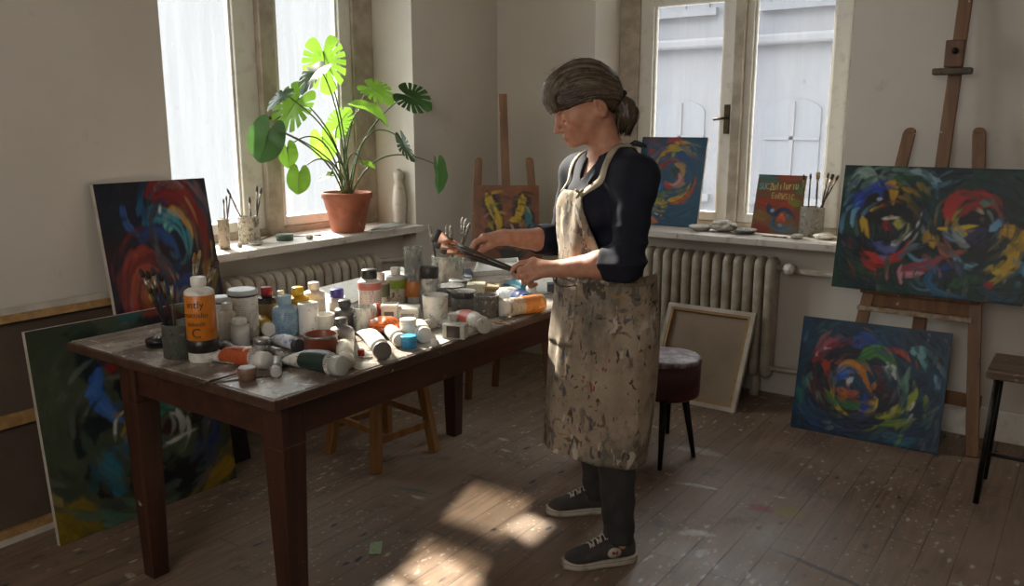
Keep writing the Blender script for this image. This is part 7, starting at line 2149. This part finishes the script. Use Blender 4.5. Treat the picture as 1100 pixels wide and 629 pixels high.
    g = np.interp(fx, [-.2, -.10, -.075, -.055, -.04, -.02, .0, .04, .07, .09, .11, .2], [-.10, -.105, -.10, -.085, -.044, -.022, -.014, -.008, -.006, -.004, .002, .004])
    g = g + .004 * np.sin(fy * 190) * (fx > .06)
    cut = g - fz
    kk = .008; E = Hf.D; hh = np.maximum(kk - np.abs(E - cut), 0) / kk
    Hf.D = (np.maximum(E, cut) + hh * hh * kk * .25).astype(np.float32)
    # low ponytail
    pt = [J(660, 108, 2.70), J(666, 107, 2.70), J(672, 115, 2.695), J(673, 126, 2.695), J(669, 139, 2.695)]
    Hf.chain(pt, [.024, .017, .030, .031, .012], k=.012)
    V, Q = Hf.mesh(1); G = Hf.grad(V)
    Hh = (V - HC) @ HD.T
    tail = np.clip((V[:, 0] - J(664, 110, 2.70)[0]) / .02, 0, 1)
    ang = np.arctan2(Hh[:, 1], np.hypot(Hh[:, 2] + .10, .02) ) * 1.0
    # strand pattern: runs back over the crown, down along the tail and the fringe
    sid = ang * 46 + 2.0 * np.sin(Hh[:, 0] * 24 + Hh[:, 2] * 9)
    front = np.clip((Hh[:, 0] - .045) / .03, 0, 1)
    sid = sid * (1 - front) + (Hh[:, 1] * 620 + 3 * np.sin(Hh[:, 2] * 40)) * front
    sid = sid * (1 - tail) + (np.arctan2(V[:, 1] - 2.695, V[:, 0] - J(671, 120, 2.7)[0]) * 13 + V[:, 2] * 60) * tail
    st = .5 * np.sin(sid) + .3 * np.sin(sid * 2.3 + 1) + .2 * np.sin(sid * 4.1 + 2)
    V2 = V + G * (st * .0018)[:, None]
    tone = np.clip(.5 + .5 * st, 0, 1)[:, None]
    cols = np.array([.62, .62, .62]) * (1 - tone) + np.array([1.15, 1.12, 1.05]) * tone
    grey = np.clip((Hh[:, 0] - .01) / .09, 0, 1)[:, None] * .8
    cols = cols * (1 - grey) + cols * np.array([1.55, 1.55, 1.55]) * grey
    hm = NT('greying_brown_hair'); at = hm.node('ShaderNodeVertexColor'); at.layer_name = 'tint'
    hm.color(hm.mix(1.0, srgb(78, 63, 50), at.outputs[0], 'MULTIPLY')); hm.rough(.42); hm.bsdf.inputs['Specular IOR Level'].default_value = .5
    hair = mesh_obj('hair', V2, Q, hm.m, root, base, cols)
    rs = np.random.RandomState(12)
    def strand(mb, pts, r, lift):
        out_ = []
        for p in pts:
            d_ = float(Hf.sample(p))
            out_.append(p - Hf.grad(p) * (d_ - lift) if abs(d_) < .06 else p)
        mb.tube([W_(p) for p in out_], [r * .6] + [r] * (len(out_) - 2) + [r * .35], 4)
    bz = lambda *q, n=11: np.array([tuple(v_) for v_ in bezier(*q, n)])
    groups = [MB(), MB(), MB()]
    for k in range(820):      # from the crown and temples back to the tail
        sd = 1 if rs.rand() < .62 else -1
        a_ = rs.rand()
        lat = a_ * 1.78
        p0 = hp(.066 - .045 * a_ - .05 * rs.rand(), sd * .080 * math.sin(lat), .092 * math.cos(lat) + .012 - .006 * a_)
        p3 = pt[1] + np.array([-.004 + .004 * rs.rand(), (rs.rand() - .5) * .022, .018 * (1 - 2 * a_ * rs.rand())])
        p1 = hp(.00 - .01 * rs.rand(), sd * .094 * math.sin(lat), .106 * math.cos(lat) + .010)
        p2 = hp(-.085, sd * .080 * math.sin(lat * .9), .072 * math.cos(lat) - .016 - .012 * a_)
        strand(groups[k % 3], bz(p0, p1, p2, p3), .0013, .0004 + .0022 * rs.rand())
    for k in range(240):      # temples, over the ear
        sd = 1 if rs.rand() < .7 else -1
        q = rs.rand(); z0 = .055 * q - .010
        p0 = hp(.092 - .036 * rs.rand(), sd * (.044 + .018 * rs.rand()), z0 + .006)
        p1 = hp(.030, sd * .080, z0 + .008 * rs.rand()); p2 = hp(-.045, sd * .084, z0 * .6 - .010)
        p3 = pt[1] + np.array([-.006, -sd * .010, .006 + .010 * rs.rand()])
        strand(groups[0 if rs.rand() < .6 else 1], bz(p0, p1, p2, p3), .0013, .0004 + .0016 * rs.rand())
    for k in range(150):      # nape, drawn up into the tie
        sd = 1 if rs.rand() < .6 else -1
        a_ = rs.rand()
        p0 = hp(-.058 - .034 * a_, sd * (.064 - .050 * a_), -.074 - .022 * rs.rand())
        p2 = hp(-.096, sd * .030, -.040 + .012 * rs.rand())
        p3 = pt[1] + np.array([-.004, -sd * .006, -.008 + .008 * rs.rand()])
        strand(groups[k % 2], bz(p0, (p0 + p2) / 2 + HD[1] * (sd * .008), p2, p3), .0012, .0003 + .0012 * rs.rand())
    for k in range(330):      # fringe combed forward and down
        y = (rs.rand() - .5) * .138; q = max(.1, 1 - (y / .082) ** 2)
        p0 = hp(.005 + .05 * rs.rand(), y * .75, .098 * math.sqrt(q) + .006)
        ft = .119 - 3.2 * y * y
        p1 = hp(ft * .80, y * .95, .082 * math.sqrt(q)); p2 = hp(ft + .003, y, .046); p3 = hp(ft - .004 - .008 * rs.rand(), y + (rs.rand() - .5) * .016, (.020 if rs.rand() < .75 else .008) - .014 * rs.rand())
        pts = bz(p0, p1, p2, p3)
        lift = .0006 + .0035 * rs.rand()
        out_ = [p - Hf.grad(p) * (float(Hf.sample(p)) - lift) if (abs(float(Hf.sample(p))) < .05 and i_ < 9) else p for i_, p in enumerate(pts)]
        groups[2 if rs.rand() < .6 else 1].tube([W_(p) for p in out_], [.0007] + [.0013] * 9 + [.0010, .0004], 4)
    for k in range(170):      # tail
        a_ = rs.rand() * 6.28; r_ = .010 + .022 * math.sqrt(rs.rand())
        e = np.array([math.cos(a_) * r_, math.sin(a_) * r_, 0]); wv_ = np.array([(rs.rand() - .5) * .012, (rs.rand() - .5) * .012, 0])
        groups[k % 2].tube([W_(p) for p in spline([pt[1] + e * .45, pt[2] + e * 1.12, pt[3] + e * 1.12 + wv_, pt[4] + e * .75 + wv_ + [0, 0, .012 - .034 * rs.rand()]], 12)], .0013, 4)
    for k in range(26):       # flyaways
        a_ = rs.rand() * 1.2 - .3
        p0 = hp(.06 - .10 * rs.rand(), (rs.rand() - .5) * .09, .10)
        groups[2].tube([W_(p) for p in (p0, p0 + HD[2] * .016 + HD[0] * (.012 * rs.rand()), p0 + HD[2] * .022 + HD[0] * (.03 * rs.rand() - .008))], [.0005, .0004, .0002], 4)
    for g_, nm_, c1_, c2_ in ((groups[0], 'brown_strands', (70, 56, 44), (54, 42, 33)), (groups[1], 'fair_strands', (94, 78, 62), (76, 62, 48)), (groups[2], 'grey_strands', (132, 120, 102), (104, 90, 74))):
        g_.build('hair_strands', M(nm_, srgb(*c1_), .42, col2=srgb(*c2_), ns=40), hair)
    # dark scrunchie
    sc = MB(); tc = pt[1]; tn = (pt[2] - pt[0]); tn /= np.linalg.norm(tn); e1 = np.cross(tn, [0, 1, 0]); e1 /= np.linalg.norm(e1); e2 = np.cross(tn, e1)
    rg_ = []
    for k in range(28):
        a_ = 2 * math.pi * k / 28; rad = .021 + .003 * math.sin(5 * a_ + 1); c_ = tc + (e1 * math.cos(a_) + e2 * math.sin(a_)) * rad
        dr = e1 * math.cos(a_) + e2 * math.sin(a_); q = .0085 + .002 * math.sin(9 * a_)
        rg_.append([W_(c_ + (dr * math.cos(b_) + tn * math.sin(b_)) * q) for b_ in np.linspace(0, 2 * math.pi, 11)[:-1]])
    rg_.append(rg_[0]); sc.rings(rg_, cap=False); sc.build('hair_tie', pm('241c1c', .9), hair)
    return root
woman()

# ---- the brushes she holds, handles gathered in her left hand
held = [((466, 252), 2.885, 3.4, (552.5, 289.5), .0062, 'broad flat black-bristled brush held uppermost in the woman\'s hands'),
        ((468, 260), 2.880, 3.0, (551.5, 291.5), .0056, 'flat copper-ferruled brush held second from the top in her hands'),
        ((474, 267), 2.870, 2.6, (553, 292.5), .0052, 'flat brush held lowest, its ferrule over the glass jar'),
        ((479, 257), 2.855, 2.0, (554, 290.5), .0046, 'narrow brush held between the two flat ones in her hands'),
        ((484, 266), 2.900, 1.6, (551, 290.5), .0042, 'short pale-ferruled brush held behind the others in her hands')]
for i_, ((tx, ty), tw, fl_, (ex_, ey_), r_, lb) in enumerate(held):
    brush(lb, at_w(tx, ty, tw), at_w(ex_ + 5, ey_ + 1, 2.600 + .007 * i_), r=r_, flat=fl_, bl=.034, fl=.085, hm=HANDLES[0] if r_ > .0046 else HANDLES[1], fm=FERRC, bm_=BRIST, bw=1.1)
